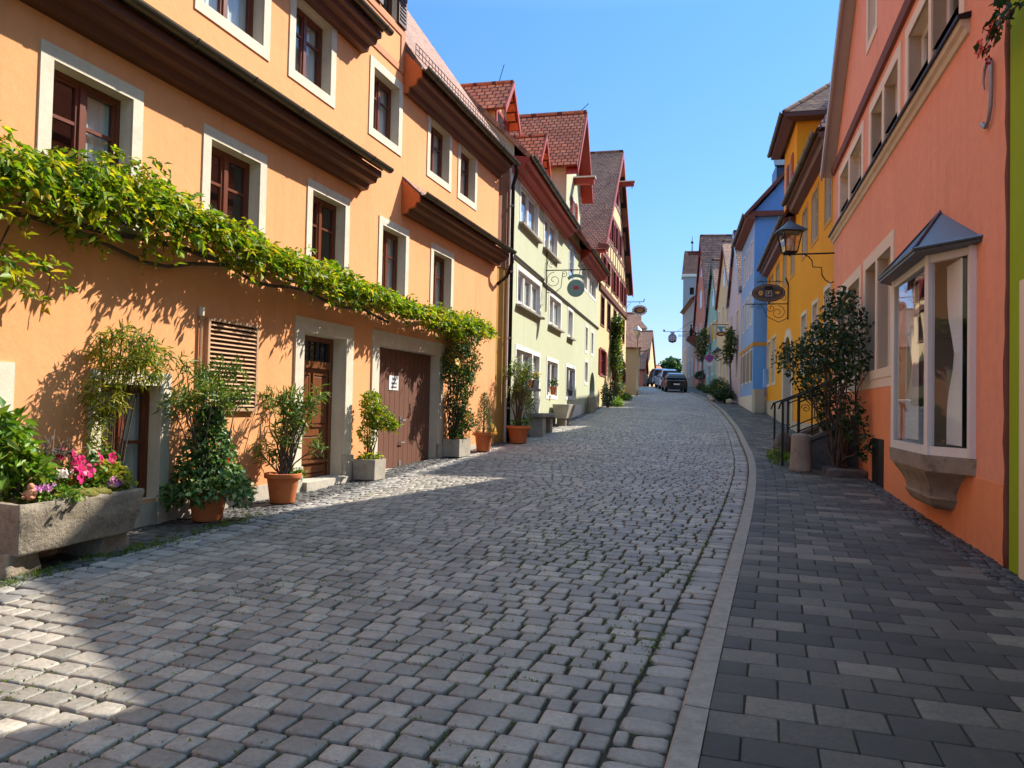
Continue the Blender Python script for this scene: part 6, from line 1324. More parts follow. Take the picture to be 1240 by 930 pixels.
# grass and moss growing in the joints by the trough
pp = []
for _ in range(520):
    y = rg.uniform(6.0, 9.6); x = LR(y)+rg.normal()*.10-.03-.05*(y < 7.2); 
    if rg.uniform() < .25+.75*abs(math.sin(y*2.3)): pp.append((x, y, g(y)))
pp = np.repeat(np.array(pp), 4, 0)+rg.normal(size=(len(pp)*4, 3))*np.array((.018, .018, 0)); gr = leaves('joint_grass', MT['grass'], None, pp, None, (.02, .05), .22, -1.2, .2, seed=70); tag(gr, kind='stuff')
# moss in the joints between the setts, thickest near the kerb
from mathutils import noise as mno
mp_ = []
for x, y in JOINTS:
    f = mno.fractal(Vector((x*.9, y*.9, 3)), 1, 2, 4)+.45*max(0, 1-abs(KR(y)-x-.9)/1.6)+.02
    for _ in range(int(max(0, f)*16)): mp_.append((x+rg.normal()*.028, y+rg.normal()*.028, g(y)-.006))
if mp_: tag(leaves('joint_moss', MT['grass'], None, np.array(mp_), None, (.010, .022), .6, -.5, .3, seed=71), kind='stuff')
# ================================================================== SIGNS, LAMPS, STREET FURNITURE, CARS
def disc(m, W, s, o, z, rx, rz, th, mi=0, n=28, a0=0, a1=2*math.pi):
    ang = [a0+(a1-a0)*k/n for k in range(n if a1-a0 > 6 else n+1)]
    m.hexa([W.P(s-th, o+rx*math.cos(t), z+rz*math.sin(t)) for t in ang], [W.P(s+th, o+rx*math.cos(t), z+rz*math.sin(t)) for t in ang], mi)
def plate(m, W, s, pts, th, mi=0): m.hexa([W.P(s-th, o, z) for o, z in pts], [W.P(s+th, o, z) for o, z in pts], mi)
def ring(m, W, s, o, z, rx, rz, r, mi=0, n=32): m.tube([W.P(s, o+rx*math.cos(2*math.pi*k/n), z+rz*math.sin(2*math.pi*k/n)) for k in range(n+1)], r, 5, mi)
def scroll(m, W, s, o, z, r, turns=1.4, a0=0, d=1, t=.010, mi=0):
    n = 22; m.tube([W.P(s, o+r*(1-.85*k/n)*math.cos(a0+d*turns*2*math.pi*k/n), z+r*(1-.85*k/n)*math.sin(a0+d*turns*2*math.pi*k/n)) for k in range(n+1)], t, 5, mi)
# round grey green sign on the pale green house
s = 4.8; b = GR.P(s, 0, 6); T = thing('hanging_sign', 'round grey green sign with a small crimson animal on a scrolled iron bracket', 'sign', b)
m = MB(b); m.tube([GR.P(s, .03, 4.75), GR.P(s, .03, 6.75)], .018, 6); m.tube([GR.P(s, .0, 6.13), GR.P(s, 1.52, 6.13)], .018, 6)
scroll(m, GR, s, .28, 5.80, .27, 1.5, math.pi/2, 1); scroll(m, GR, s, .20, 6.40, .17, 1.4, -math.pi/2, -1); scroll(m, GR, s, .62, 5.98, .11, 1.3, math.pi/2, -1); scroll(m, GR, s, 1.25, 6.24, .09, 1.3, -math.pi/2, 1); m.tube([GR.P(s, .03, 5.4), GR.P(s, .3, 5.35), GR.P(s, .52, 5.55), GR.P(s, .58, 6.1)], .012, 5)
m.tube([GR.P(s, .85, 6.13), GR.P(s, .9, 5.98)], .02, 5); m.tube([GR.P(s, 1.16, 6.13), GR.P(s, 1.12, 5.98)], .012, 5); m.build('bracket', MT['iron'], T)
m = MB(b); disc(m, GR, s, 1.02, 5.52, .28, .28, .02); ring(m, GR, s, 1.02, 5.52, .28, .28, .014); plate(m, GR, s, [(1.02+r*math.cos(t), 5.56+r*math.sin(t)) for r, t in [(.33, a) for a in np.linspace(.75, 2.39, 9)]+[(.43, a) for a in np.linspace(2.30, .84, 9)]], .018); m.build('sign_board', MT['sign_teal'], T)
m = MB(b); an = [(-.10, -.04), (-.10, .03), (-.075, .065), (-.02, .075), (.05, .07), (.085, .045), (.10, .0), (.085, -.055), (.06, -.055), (.055, -.02), (.02, -.025), (.015, -.06), (-.015, -.06), (-.02, -.02), (-.05, -.02), (-.055, -.06), (-.085, -.06)]
plate(m, GR, s-.026, [(1.03+a*.95, 5.52+c*.95) for a, c in an], .006); m.build('emblem', MT['sign_pink'], T)
# oval sign with arrow on the ochre house
s = 9.5; b = OC.P(s, 0, 6); T = thing('hanging_sign', 'dark oval sign with a gold flower, a P and a gold arrow', 'sign', b)
m = MB(b); m.tube([OC.P(s, .03, 5.0), OC.P(s, .03, 6.35)], .022, 6); m.tube([OC.P(s, 0, 5.58), OC.P(s, 1.55, 5.58)], .018, 6); m.tube([OC.P(s, .03, 6.3), OC.P(s, .12, 6.55)], .03, 5)
scroll(m, OC, s, .38, 5.26, .27, 1.5, math.pi/2, 1); scroll(m, OC, s, .62, 5.42, .14, 1.3, 0, -1); scroll(m, OC, s, 1.05, 5.47, .10, 1.3, math.pi/2, 1); scroll(m, OC, s, 1.3, 5.50, .07, 1.3, math.pi/2, 1); scroll(m, OC, s, .2, 5.8, .14, 1.4, 0, 1); m.tube([OC.P(s, .03, 5.05), OC.P(s, .35, 4.9), OC.P(s, .75, 5.1), OC.P(s, .95, 5.55)], .014, 5)
scroll(m, OC, s, .95, 6.34, .16, .55, 0, 1); scroll(m, OC, s, .45, 6.34, .16, .55, math.pi, -1); m.tube([OC.P(s, .2, 6.42), OC.P(s, 1.15, 6.42)], .012, 5); m.tube([OC.P(s, .7, 6.25), OC.P(s, .7, 6.6)], .016, 5); m.tube([OC.P(s, .7, 5.58), OC.P(s, .7, 5.7)], .03, 5); m.build('bracket', MT['iron'], T)
m = MB(b); disc(m, OC, s, .72, 5.99, .60, .33, .022, 0, 36); sg_b = m.build('sign_board', MT['sign_dark'], T)
m = MB(b); ring(m, OC, s-.02, .72, 5.99, .54, .275, .006); plate(m, OC, s-.027, [(.48, 5.965), (.40, 5.965), (.40, 5.925), (.31, 6.0), (.40, 6.075), (.40, 6.035), (.48, 6.035)], .005)
for k in range(6): disc(m, OC, s-.027, 1.0+.055*math.cos(k*1.047), 6.0+.055*math.sin(k*1.047), .035, .035, .005, 0, 10)
plate(m, OC, s-.027, [(1.05, 5.90), (.95, 5.90), (.98, 5.95), (1.02, 5.95)], .005)
for k in range(26):
    t = -2.75+k*.095*2.35 if k < 12 else .45+(k-12)*.165
    m.tube([OC.P(s-.024, .72+.475*math.cos(t), 5.99+.228*math.sin(t)), OC.P(s-.024, .72+.475*math.cos(t+.07), 5.99+.228*math.sin(t+.07))], .008, 4)
m.build('gold_marks', MT['gold'], sg_b)
m = MB(b); 
for q in ([(.60, 5.87), (.82, 5.87), (.82, 5.885), (.60, 5.885)], [(.60, 6.075), (.82, 6.075), (.82, 6.09), (.60, 6.09)], [(.60, 5.885), (.615, 5.885), (.615, 6.075), (.60, 6.075)], [(.805, 5.885), (.82, 5.885), (.82, 6.075), (.805, 6.075)]): plate(m, OC, s-.027, q, .005)
m.build('square_border', MT['silver'], sg_b)
x_ = -OC.n; z_ = -OC.t; y_ = Vector((0, 0, 1)); Mx = Matrix((x_, y_, z_)).transposed().to_4x4(); Mx.translation = OC.P(s-.026, .71, 5.98)-b; text('P', .20, MT['silver'], 'lettering', sg_b, Mx)
m = MB(b); m.wbox(OC, s-.10, s+.02, .58, .86, 6.11, 6.24); m.build('sign_lamp', MT['iron'], T)
# oval sign of the half timbered house
s = 13.6; b = YE.P(s, 0, 8.3); T = thing('hanging_sign', 'small dark oval sign in a white ring hanging off the half timbered house', 'sign', b)
m = MB(b); m.tube([YE.P(s, 0, 8.85), YE.P(s, 1.25, 8.85)], .022, 6); m.tube([YE.P(s, 1.22, 8.85), YE.P(s, 1.26, 9.05)], .03, 6); m.tube([YE.P(s, .95, 8.85), YE.P(s, .95, 8.7)], .02, 5); m.tube([YE.P(s, 0, 8.35), YE.P(s, .35, 8.8)], .015, 5); m.build('bracket', MT['iron'], T)
m = MB(b); disc(m, YE, s, .95, 8.27, .52, .36, .012); m.build('ring_board', MT['sign_white'], T)
m = MB(b); disc(m, YE, s-.016, .95, 8.27, .39, .23, .012)
for k in range(12): t = k*math.pi/6+.26; disc(m, YE, s-.016, .95+.455*math.cos(t), 8.27+.295*math.sin(t), .045, .03, .004, 0, 8)
sb_ = m.build('sign_board', MT['sign_dark'], T); m = MB(b)
for z, hw in ((8.36, .16), (8.29, .24), (8.22, .20), (8.16, .14)): plate(m, YE, s-.032, [(.97-hw, z-.018), (.97+hw, z-.018), (.97+hw, z+.018), (.97-hw, z+.018)], .003)
m.build('gold_bars', MT['gold'], sb_)
# white shield sign far up the street
s = 1.2; b = GY.P(s, 0, 9); T = thing('hanging_sign', 'pale round crest sign with a dark rim on a long iron arm over the street', 'sign', b); m = MB(b)
m.tube([GY.P(s, 0, 9.75), GY.P(s, 3.0, 9.75)], .03, 5); m.tube([GY.P(s, 0, 10.9), GY.P(s, 1.6, 9.8)], .02, 5); m.tube([GY.P(s, 2.98, 9.75), GY.P(s, 2.98, 9.95)], .09, 6)
for k in range(4): scroll(m, GY, s, .35+.35*k, 9.45-.05*k, .26-.03*k, 1.4, math.pi/2, 1, .02)
m.build('bracket', MT['iron'], T); m = MB(b); disc(m, GY, s, 2.1, 9.05, .46, .50, .03); m.build('sign_board', MT['sign_white'], T); m = MB(b)
plate(m, GY, s-.04, [(1.65, 8.85), (1.75, 8.65), (2.1, 8.53), (2.45, 8.65), (2.55, 8.85), (2.4, 8.80), (2.1, 8.72), (1.8, 8.80)], .008); plate(m, GY, s-.04, [(1.88, 9.55), (2.32, 9.55), (2.32, 9.68), (1.88, 9.68)], .03); ring(m, GY, s-.03, 2.1, 9.1, .36, .38, .03); ring(m, GY, s-.03, 2.1, 9.1, .2, .22, .03); disc(m, GY, s-.035, 2.1, 9.1, .08, .1, .01, 0, 10)
for k in range(8): t = k*.785; disc(m, GY, s-.035, 2.1+.28*math.cos(t), 9.1+.3*math.sin(t), .045, .045, .01, 0, 8)
m.build('crest', MT['maroon'], T)
# brown inn sign canopy with a figure
s = 7.2; b = RD.P(s, 0, 8.5); T = thing('inn_sign', 'brown wedge shaped sign canopy with a dark figure on top on the coral house', 'sign', b); m = MB(b)
m.hexa([RD.P(s-.7, 0, 7.7), RD.P(s-.7, .15, 7.7), RD.P(s-.7, 1.15, 8.5), RD.P(s-.7, 1.1, 8.75), RD.P(s-.7, 0, 8.9)], [RD.P(s+.7, 0, 7.7), RD.P(s+.7, .15, 7.7), RD.P(s+.7, 1.15, 8.5), RD.P(s+.7, 1.1, 8.75), RD.P(s+.7, 0, 8.9)]); m.build('canopy', MT['timber'], T)
m = MB(b); m.tube([RD.P(s, .75, 8.8), RD.P(s, .72, 9.4), RD.P(s, .70, 9.75)], [.12, .16, .08], 7); m.ball(RD.P(s, .70, 9.9), .11, .11, .13, 8, 5); m.tube([RD.P(s, .7, 9.5), RD.P(s, .35, 9.25), RD.P(s, .2, 9.0)], .06, 6); m.tube([RD.P(s, .4, 8.85), RD.P(s, .2, 9.2), RD.P(s, .05, 9.1)], .08, 6); m.build('figure', MT['iron'], T, smooth=True)
# blue sign on the cream house, two wall lanterns
s = 1.3; b = CR.P(s, 0, 7); T = thing('hanging_sign', 'light blue sign board with a maroon oval below on the cream house', 'sign', b); m = MB(b); m.tube([CR.P(s, 0, 7.42), CR.P(s, 1.1, 7.42)], .025, 5); m.tube([CR.P(s, .2, 7.42), CR.P(s, .2, 7.3)], .012, 4); m.tube([CR.P(s, .75, 7.42), CR.P(s, .75, 7.3)], .012, 4); m.build('bracket', MT['iron'], T)
m = MB(b); m.hexa([CR.P(s-.02, o, z) for o, z in ((.18, 6.92), (.78, 6.92), (.78, 7.3), (.18, 7.3))], [CR.P(s+.02, o, z) for o, z in ((.18, 6.92), (.78, 6.92), (.78, 7.3), (.18, 7.3))]); m.build('sign_board', MT['sign_blue'], T)
m = MB(b); plate(m, CR, s-.025, [(.2, 6.94), (.4, 6.94), (.36, 7.06), (.44, 7.1), (.3, 7.22), (.22, 7.1)], .004); plate(m, CR, s-.025, [(.55, 6.94), (.74, 6.94), (.72, 7.2), (.62, 7.08)], .004); m.build('white_shapes', MT['sign_white'], T)
m = MB(b); disc(m, CR, s-.01, .48, 6.78, .32, .15, .03); mo = m.build('oval_board', MT['maroon'], T); m = MB(b); disc(m, CR, s-.045, .48, 6.78, .2, .07, .004); m.build('pale_oval', MT['gold'], mo)
def lantern(T, b, c, sc, arm=None):
    """four sided tapering lantern hung at c (world), size sc"""
    c = Vector(c)-b; m = MB(); w0, w1, h = .13*sc, .21*sc, .46*sc
    q = lambda w_, z: [c+Vector((x*w_, y*w_, z)) for x, y in ((-1, -1), (1, -1), (1, 1), (-1, 1))]
    lo, hi = q(w0, 0), q(w1, h)
    for k in range(4): m.tube([lo[k], hi[k]], .013*sc, 5); m.tube([lo[k], lo[(k+1) % 4]], .016*sc, 5); m.tube([hi[k], hi[(k+1) % 4]], .016*sc, 5)
    m.hexa(q(w0, -.02*sc), q(w0*.9, 0)); m.tube([c+Vector((0, 0, -.02*sc)), c+Vector((0, 0, -.09*sc))], [.04*sc, .015*sc], 6)
    fr_ = m.build('lantern_frame', MT['iron'], T)
    m = MB(); r1 = q(w1*1.45, h); r2 = q(w1*.55, h+.16*sc); r3 = q(.03*sc, h+.24*sc); m.hexa(r1, r2); m.hexa(r2, r3); m.tube([c+Vector((0, 0, h+.22*sc)), c+Vector((0, 0, h+.34*sc))], [.03*sc, .012*sc], 6); m.build('lantern_roof', MT['slate'], T)
    m = MB(); m.hexa([p.lerp(c+Vector((0, 0, 0)), .04) for p in lo], [p.lerp(c+Vector((0, 0, h)), .04) for p in hi], 0, False); m.build('lantern_pane', MT['lanternglass'], T)
    m = MB(); m.lathe(c+Vector((0, 0, .05*sc)), [(.03*sc, 0), (.035*sc, .1*sc), (.06*sc, .16*sc), (.065*sc, .24*sc), (.02*sc, .30*sc)], 10); m.build('bulb', MT['sign_white'], T, smooth=True)
MT['lanternglass'] = glassmat('lantern_pane_glass', (.85, .80, .72))
for k, s in enumerate((4.6, 6.4)):
    b = CR.P(s, 0, 5.6); T = thing('wall_lantern', ['nearer small dark wall lantern on the cream house', 'farther small dark wall lantern on the cream house'][k], 'lantern', b, 'lanterns on the cream house'); m = MB(b); m.tube([CR.P(s, 0, 5.35), CR.P(s, .25, 5.25), CR.P(s, .4, 5.4)], .03, 5); m.build('bracket', MT['iron'], T); lantern(T, b, CR.P(s, .4, 5.45), .95)
s = 12.3; b = SA.P(s, 0, 5.6); T = thing('street_lantern', 'large four sided street lantern on an iron arm at the corner of the salmon house', 'lantern', b); m = MB(b)
m.tube([SA.P(s, 0, 5.55), SA.P(s, 1.2, 5.55)], .02, 6); m.tube([SA.P(s, .72, 5.55), SA.P(s, .60, 5.48), SA.P(s, .52, 5.38), SA.P(s, .50, 5.22), SA.P(s, .30, 5.20), SA.P(s, .28, 5.0), SA.P(s, .20, 4.88), SA.P(s, .08, 4.80), SA.P(s, .0, 4.84)], .014, 6); m.build('bracket', MT['iron'], T); lantern(T, b, SA.P(s, 1.05, 5.60), 1.12)
# street lamp and sign pole on the left, no parking sign on the right
b = Vector((9.15, 56.4, g(56.4))); T = thing('street_lamp', 'slim grey street lamp with a pale lantern head beyond the half timbered house', 'lamp', b); m = MB(); m.lathe((0, 0, 0), [(.11, 0), (.11, .5), (.06, .6), (.045, 4.1), (.08, 4.15), (.08, 4.25)], 10); m.build('pole', MT['zinc'], T, smooth=True)
m = MB(); m.lathe((0, 0, 4.25), [(.10, 0), (.27, .50), (.27, .52)], 12); m.build('lamp_glass', MT['lampglass'], T, smooth=True); m = MB(); m.lathe((0, 0, 4.78), [(.34, 0), (.30, .06), (.10, .26), (.03, .36)], 12); m.build('lamp_cap', MT['zinc'], T)
b = Vector((8.1, 57.0, g(57))); T = thing('sign_pole', 'thin tall grey pole at the far corner of the half timbered house', 'pole', b); m = MB(); m.tube([(0, 0, -.1), (0, 0, 5.0)], .055, 8); m.lathe((0, 0, 5.0), [(.06, 0), (.06, .04), (.01, .08)], 8); m.build('shaft', MT['zinc'], T); m = MB(); m.box(-.35, .35, -.03, -.005, 4.3, 4.55); m.build('plate', MT['zinc'], T)
b = Vector((15.95, 62.2, g(62.2)+KH)); T = thing('no_parking_sign', 'round no parking sign with a white plate on a grey pole by the turquoise house', 'sign', b); m = MB(); m.tube([(0, 0, -.1), (0, 0, 3.2)], .035, 8); m.build('pole', MT['zinc'], T)
def ydisc(m, c, r, th, mi=0, n=24): m.hexa([(c[0]+r*math.cos(2*math.pi*k/n), c[1]-th, c[2]+r*math.sin(2*math.pi*k/n)) for k in range(n)], [(c[0]+r*math.cos(2*math.pi*k/n), c[1], c[2]+r*math.sin(2*math.pi*k/n)) for k in range(n)], mi)
m = MB(); ydisc(m, (0, -.04, 2.85), .30, .012); d_ = m.build('sign_plate', MT['magsign'], T); m = MB(); ydisc(m, (0, -.056, 2.85), .22, .004); m.build('blue_field', MT['bluesign'], d_)
m = MB(); c_ = math.sqrt(.5); m.hexa([(-.20, -.068, 3.02), (-.16, -.068, 3.05), (.20, -.068, 2.68), (.16, -.068, 2.65)], [(-.20, -.062, 3.02), (-.16, -.062, 3.05), (.20, -.062, 2.68), (.16, -.062, 2.65)]); m.build('red_bar', MT['magsign'], d_)
m = MB(); m.box(-.20, .20, -.055, -.04, 2.22, 2.48); m.build('extra_plate', MT['sign_white'], T)
# cabinets by the blue house
b = Vector((11.78, 36.75, g(36.8)+KH)); T = thing('utility_cabinet', 'grey utility cabinet standing against the blue gable end', 'cabinet', b); m = MB(); m.box(-.24, .24, -.2, .2, 0, 1.05); m.box(-.26, .26, -.22, .22, 1.05, 1.12); m.build('body', MT['utility'], T, bevel=.01); m = MB(); m.box(-.20, .20, -.215, -.2, .12, .98); m.build('door', MT['utility'], T)
b = OC.P(18.2, .04, 3.3); T = thing('meter_box', 'small pale meter box on the wall above the utility cabinet', 'box', b); m = MB(b); m.wbox(OC, 17.95, 18.4, 0, .16, 2.7, 3.6); m.build('body', MT['paleblue'], T, bevel=.01); m = MB(b); m.wbox(OC, 18.0, 18.35, .16, .17, 2.75, 3.55); m.build('door', MT['paleblue'], T)
# stone bench and trough bench before the green house
def bench(name, label, s0, s1, o0, o1, h, mat):
    p = GR.P((s0+s1)/2, (o0+o1)/2, 0); zb = min(g(GR.P(s0, o1, 0).y), g(GR.P(s1, o1, 0).y)); T = thing(name, label, 'bench', Vector((p.x, p.y, zb))); return T, zb
T, zb = bench('stone_bench', 'weathered bench with a thick slab seat on stone blocks before the green house window', 1.9, 3.75, .12, .58, .5, 'box'); m = MB(T.location); m.wbox(GR, 1.85, 3.8, .10, .60, zb+.56, zb+.68); m.build('seat', MT['corbel'], T, bevel=.02)
m = MB(T.location); m.wbox(GR, 1.95, 2.45, .13, .56, zb-.1, zb+.56); m.build('support', MT['box'], T, bevel=.02); m = MB(T.location); m.wbox(GR, 3.35, 3.7, .15, .54, zb-.1, zb+.56); m.build('support', MT['corbel'], T, bevel=.02)
T, zb = bench('stone_basin', 'square carved stone basin on a low block beside the green house door', 6.0, 7.4, .1, .65, .6, 'box'); m = MB(T.location)
m.hexa([GR.P(6.15, .15, zb+.28), GR.P(7.3, .15, zb+.28), GR.P(7.3, .55, zb+.28), GR.P(6.15, .55, zb+.28)], [GR.P(6.0, .08, zb+.78), GR.P(7.5, .08, zb+.78), GR.P(7.5, .68, zb+.78), GR.P(6.0, .68, zb+.78)]); m.build('basin', MT['box'], T, bevel=.02); m = MB(T.location); m.wbox(GR, 6.4, 7.1, .18, .5, zb-.1, zb+.28); m.build('foot', MT['corbel'], T, bevel=.02)
p_ = GR.P(14.9, .25, 0); b = Vector((p_.x, p_.y, g(p_.y))); T = thing('stone_post', 'short dark stone post at the foot of the green house wall', 'post', b); m = MB(); m.lathe((0, 0, -.05), [(.22, 0), (.20, .75), (.12, .85), (.02, .88)], 10); m.build('shaft', MT['corbel'], T)
# window boxes and pots on the green house sills
for k, (s0, s1) in enumerate(((.65, 1.45), (2.15, 2.95))):
    b = GR.P((s0+s1)/2, .13, 2.13); T = thing('flower_box', ['left anthracite flower box with yellow flowers on the green house sill', 'right anthracite flower box with yellow flowers on the green house sill'][k], 'flower box', b, 'flower boxes on the green house sill'); m = MB(b); m.hexa([GR.P(s0+.05, .05, 2.13), GR.P(s1-.05, .05, 2.13), GR.P(s1-.05, .2, 2.13), GR.P(s0+.05, .2, 2.13)], [GR.P(s0, .03, 2.38), GR.P(s1, .03, 2.38), GR.P(s1, .24, 2.38), GR.P(s0, .24, 2.38)]); m.build('box', MT['plant_box'], T)
    lp = np.array([GR.P(rg.uniform(s0, s1), rg.uniform(.06, .26), 2.40+rg.uniform(0, .2)) for _ in range(130)])-np.array(b); leaves('foliage', MT['leaf_rose'], T, lp, None, (.05, .09), .6, .1, .5, seed=80+k); blossoms('blossom', MT['yellowpetal'], T, [tuple(Vector(q)+b+Vector((0, 0, .05))) for q in lp[:16]], .04, b, GR.n)
b = GR.P(1.8, .13, 2.13); T = thing('terracotta_pot', 'terracotta pot standing between the two dark flower boxes on the green house sill', 'pot', b); pot(T, .12, .24); leaves('foliage', MT['leaf_rose'], T, blob(60, (0, 0, .3), (.14, .14, .1), rg), None, (.05, .08), .6, .1, .5, seed=83)
m = MB(GR.P(1.8, .1, 2.1)); 
p_ = GR.P(6.05, .10, 2.0); T = thing('terracotta_pot', 'terracotta pot with a leafy plant on the sill of the middle green house window', 'pot', p_); pot(T, .13, .28); leaves('foliage', MT['leaf_rose'], T, blob(110, (0, 0, .42), (.16, .16, .16), rg), None, (.06, .1), .6, .1, .5, seed=84)
p_ = GR.P(9.9, .08, 2.02); T = thing('sill_pot', 'small dark pot on the sill of the far green house window', 'pot', p_); pot(T, .11, .22, mat='plant_box'); leaves('foliage', MT['leaf_dark'], T, blob(50, (0, 0, .28), (.13, .13, .1), rg), None, (.05, .08), .6, .1, .5, seed=85)
sl_ = MB(GR.P(1.8, .1, 2.1)); sl_.wbox(GR, .5, 3.0, -.01, .27, 2.05, 2.13); sl_.build('sill_shelf', MT['corbel'], None)
o_ = bpy.data.objects['sill_shelf']; o_.parent = Gh; o_.location = GR.P(1.8, .1, 2.1)-go
# ---------------- stair with iron railings at the salmon house
p_ = SA.P(9.9, .6, 0); zg = g(p_.y)+KH; b = Vector((p_.x, p_.y, zg)); ST = thing('entrance_stair', 'dark stone entrance stair with sloping cheek walls up to the salmon house', 'stairs', b); m = MB(b); nst = 5; zt = 1.42
for k in range(nst): o1 = 1.08-k*.215; m.wbox(SA, 8.65, 11.15, 0, o1, zg-.1 if k == 0 else zg+(zt-zg)*k/nst, zg+(zt-zg)*(k+1)/nst)
m.build('steps', MT['corbel'], ST)
for s0, s1 in ((8.38, 8.64), (11.16, 11.40)):
    m = MB(b); m.wprism(SA, [(0.002, zg-.1), (1.02, zg-.1), (1.02, zg+.42), (.0, zt+.02)], s0, s1); m.wprism(SA, [(0.002, zt+.025), (1.06, zg+.425), (1.06, zg+.50), (.0, zt+.10)], s0-.03, s1+.03); m.build('cheek_wall', MT['boulder'], ST)
for k, s in enumerate((8.52, 11.28)):
    RL = thing('stair_railing', ['near black iron railing with a scroll on the entrance stair', 'far black iron railing on the entrance stair'][k], 'railing', SA.P(s, 1.1, zg), 'railings of the entrance stair'); m = MB(RL.location); top = lambda o: zt+1.0-(o/1.1)*(zt-zg-.42)
    for dz in (0, -.13, -.72): m.tube([SA.P(s, .03, top(.03)+dz), SA.P(s, 1.12, top(1.12)+dz)], .016 if dz else .022, 6)
    m.tube([SA.P(s, 1.12, top(1.12)), SA.P(s, 1.45, top(1.45)+.02), SA.P(s, 1.50, top(1.5)-.1)], .02, 6); m.build('handrail', MT['iron'], RL)
    m = MB(RL.location)
    for o in (.05, .32, .59, .86): m.tube([SA.P(s, o, top(o)-.02), SA.P(s, o, top(o)-.92)], .014, 6)
    m.build('baluster', MT['iron'], RL)
    for o in (1.12, 1.42):
        m = MB(RL.location); m.tube([SA.P(s, o, zg-.02), SA.P(s, o, top(o))], .024, 6); m.build('post', MT['iron'], RL)
    m = MB(RL.location)
    for o, z_ in ((.45, -.42), (.72, -.42), (.2, -.42)): scroll(m, SA, s, o, top(o)+z_, .11, 1.5, 0, 1, .010)
    m.build('scroll', MT['iron'], RL)
p_ = SA.P(7.95, 1.12, 0); b = Vector((p_.x, p_.y, g(p_.y)+KH-.01)); T = thing('stone_bollard', 'round mottled stone bollard at the foot of the stair railing', 'bollard', b); m = MB(); m.lathe((0, 0, 0), [(.215, 0), (.205, .10), (.185, .45), (.178, .68), (.15, .73), (.02, .75)], 20); rough(m, 'shaft', MT['corbel'], T, 0, .010, 7); 
p_ = SA.P(10.2, 1.3, 0); T = thing('guard_stone', 'low dark rounded guard stone behind the stair railing post', 'stone', Vector((p_.x, p_.y, g(p_.y)+KH-.03))); m = MB(); m.ball((0, 0, .3), .20, .2, .36, 12, 7, 0, .06); m.build('rock', MT['boulder'], T, smooth=True)
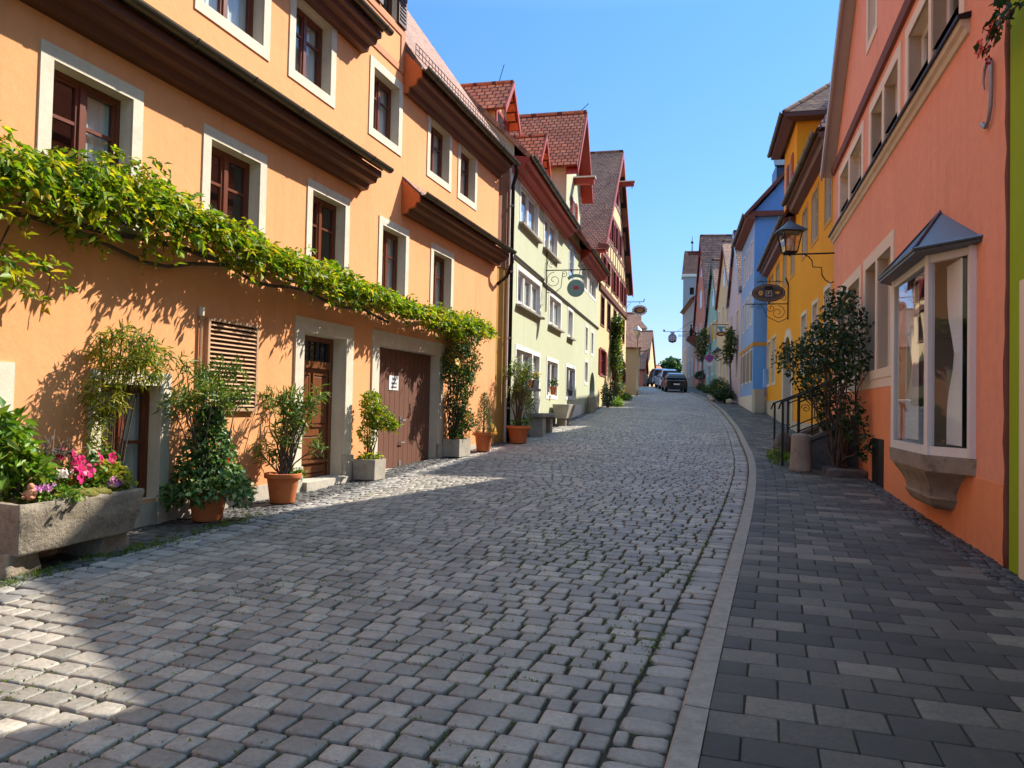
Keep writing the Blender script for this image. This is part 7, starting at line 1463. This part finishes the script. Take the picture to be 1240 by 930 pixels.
# ---------------- parked cars
def car(name, label, x, y, head, bodym, kind):
    b = Vector((x, y, g(y)+.01)); T = thing(name, label, 'car', b, 'cars parked at the kerb'); T.rotation_euler = (math.atan2(g(y+1.5)-g(y-1.5), 3), 0, head)
    L, Wd = (4.5, .92) if kind == 'suv' else (4.6, .93); ht = 1.62 if kind == 'suv' else 1.86
    def loft(m, st, mi=0):
        prev = None
        for yy, pts in st:
            r_ = [(px, yy, pz) for px, pz in pts]
            if prev: m.hexa(prev, r_, mi, False)
            else: m.face(r_[::-1], mi)
            prev = r_
        m.face(prev, mi)
    def sec(wb, wm, zb, zm, zt, wt): return [(-wb, zb), (wb, zb), (wm, zb+.16), (wm, zm), (wt, zt), (-wt, zt), (-wm, zm), (-wm, zb+.16)]
    m = MB()
    loft(m, [(-L/2, sec(.70, .80, .40, .78, .98, .74)), (-L/2+.10, sec(.78, .90, .28, .80, 1.04, .82)), (-L/2+.5, sec(.80, Wd, .24, .84, 1.04, .86)), (0, sec(.80, Wd, .22, .82, 1.0, .86)), (L/2-1.3, sec(.80, Wd, .22, .80, .98, .86)), (L/2-.35, sec(.78, .90, .26, .72, .88, .80)), (L/2, sec(.64, .74, .36, .60, .72, .62))])
    bd = m.build('body', bodym, T, bevel=.04)
    m = MB(); loft(m, [(-L/2+.12, sec(.76, .82, 1.03, 1.06, 1.08, .74)), (-L/2+(.42 if kind == 'suv' else .22), sec(.76, .80, 1.03, 1.25, ht-.10, .60)), (-L/2+.75, sec(.78, .82, 1.02, 1.25, ht, .60)), (.1, sec(.78, .82, 1.0, 1.25, ht-.02, .60)), (.65, sec(.78, .82, .98, 1.2, ht-.18, .60)), (1.25, sec(.76, .80, .96, .98, 1.02, .70))]); m.build('cabin', bodym, T, bevel=.03)
    m = MB(); ya, yb = (-L/2+.13, -L/2+.40) if kind == 'suv' else (-L/2+.10, -L/2+.20)
    m.hexa([(-.72, ya-.005, 1.12), (.72, ya-.005, 1.12), (.60, yb-.015, ht-.16), (-.60, yb-.015, ht-.16)], [(-.72, ya+.06, 1.10), (.72, ya+.06, 1.10), (.60, yb+.06, ht-.14), (-.60, yb+.06, ht-.14)]); m.build('rear_window', MT['carglass'], T)
    m = MB()
    for e in (-1, 1): m.hexa([(e*.815, -L/2+.5, 1.08), (e*.815, .85, 1.05), (e*.80, .55, 1.26), (e*.66, .1, ht-.12), (e*.66, -L/2+.75, ht-.12)], [(e*.835, -L/2+.5, 1.08), (e*.835, .85, 1.05), (e*.815, .55, 1.26), (e*.675, .1, ht-.12), (e*.675, -L/2+.75, ht-.12)])
    m.build('side_window', MT['carglass'], T)
    for e in (-1, 1):
        m = MB(); m.hexa([(e*.62, -L/2-.012, .80), (e*.86, -L/2+.06, .80), (e*.84, -L/2+.08, 1.02), (e*.62, -L/2-.0, .98)], [(e*.62, -L/2+.1, .80), (e*.88, -L/2+.16, .80), (e*.86, -L/2+.16, 1.02), (e*.62, -L/2+.1, .98)]); m.build('tail_light', MT['taillight'], T)
        for yy in (-L/2+.82, L/2-.85):
            m = MB(); m.tube([(e*.70, yy, .33), (e*.92, yy, .33)], .33, 20); wh = m.build('wheel', MT['tyre'], T); m = MB(); m.tube([(e*.90, yy, .33), (e*.925, yy, .33)], .20, 14); m.build('rim', MT['rim'], wh)
        m = MB(); m.hexa([(e*.93, .55, 1.0), (e*1.08, .52, 1.0), (e*1.08, .52, 1.13), (e*.93, .55, 1.13)], [(e*.93, .65, 1.0), (e*1.06, .62, 1.0), (e*1.06, .62, 1.13), (e*.93, .65, 1.13)]); m.build('mirror', bodym, T)
    m = MB(); m.box(-.26, .26, -L/2-.03, -L/2-.01, .62, .74) if kind == 'suv' else m.box(-.26, .26, -L/2-.03, -L/2-.01, .60, .71); m.build('number_plate', MT['sign_white'], T)
    m = MB(); m.hexa([(-.78, -L/2-.02, .32), (.78, -L/2-.02, .32), (.78, -L/2-.02, .50), (-.78, -L/2-.02, .50)], [(-.84, -L/2+.2, .28), (.84, -L/2+.2, .28), (.84, -L/2+.2, .52), (-.84, -L/2+.2, .52)]); m.build('bumper', MT['plant_box'], T)
    return T
car('parked_car', 'black estate car parked nearest at the right kerb seen from behind', KR(66)-1.02, 66.5, R(-6), MT['carblack'], 'suv')
car('parked_car', 'white van parked between the black estate car and the grey car', KR(73)-1.0, 73.2, R(-4), MT['carwhite'], 'van')
car('parked_car', 'grey van parked farthest up the street in front of the small tree', KR(80)-1.0, 80.2, R(-2), MT['carsilver'], 'van')
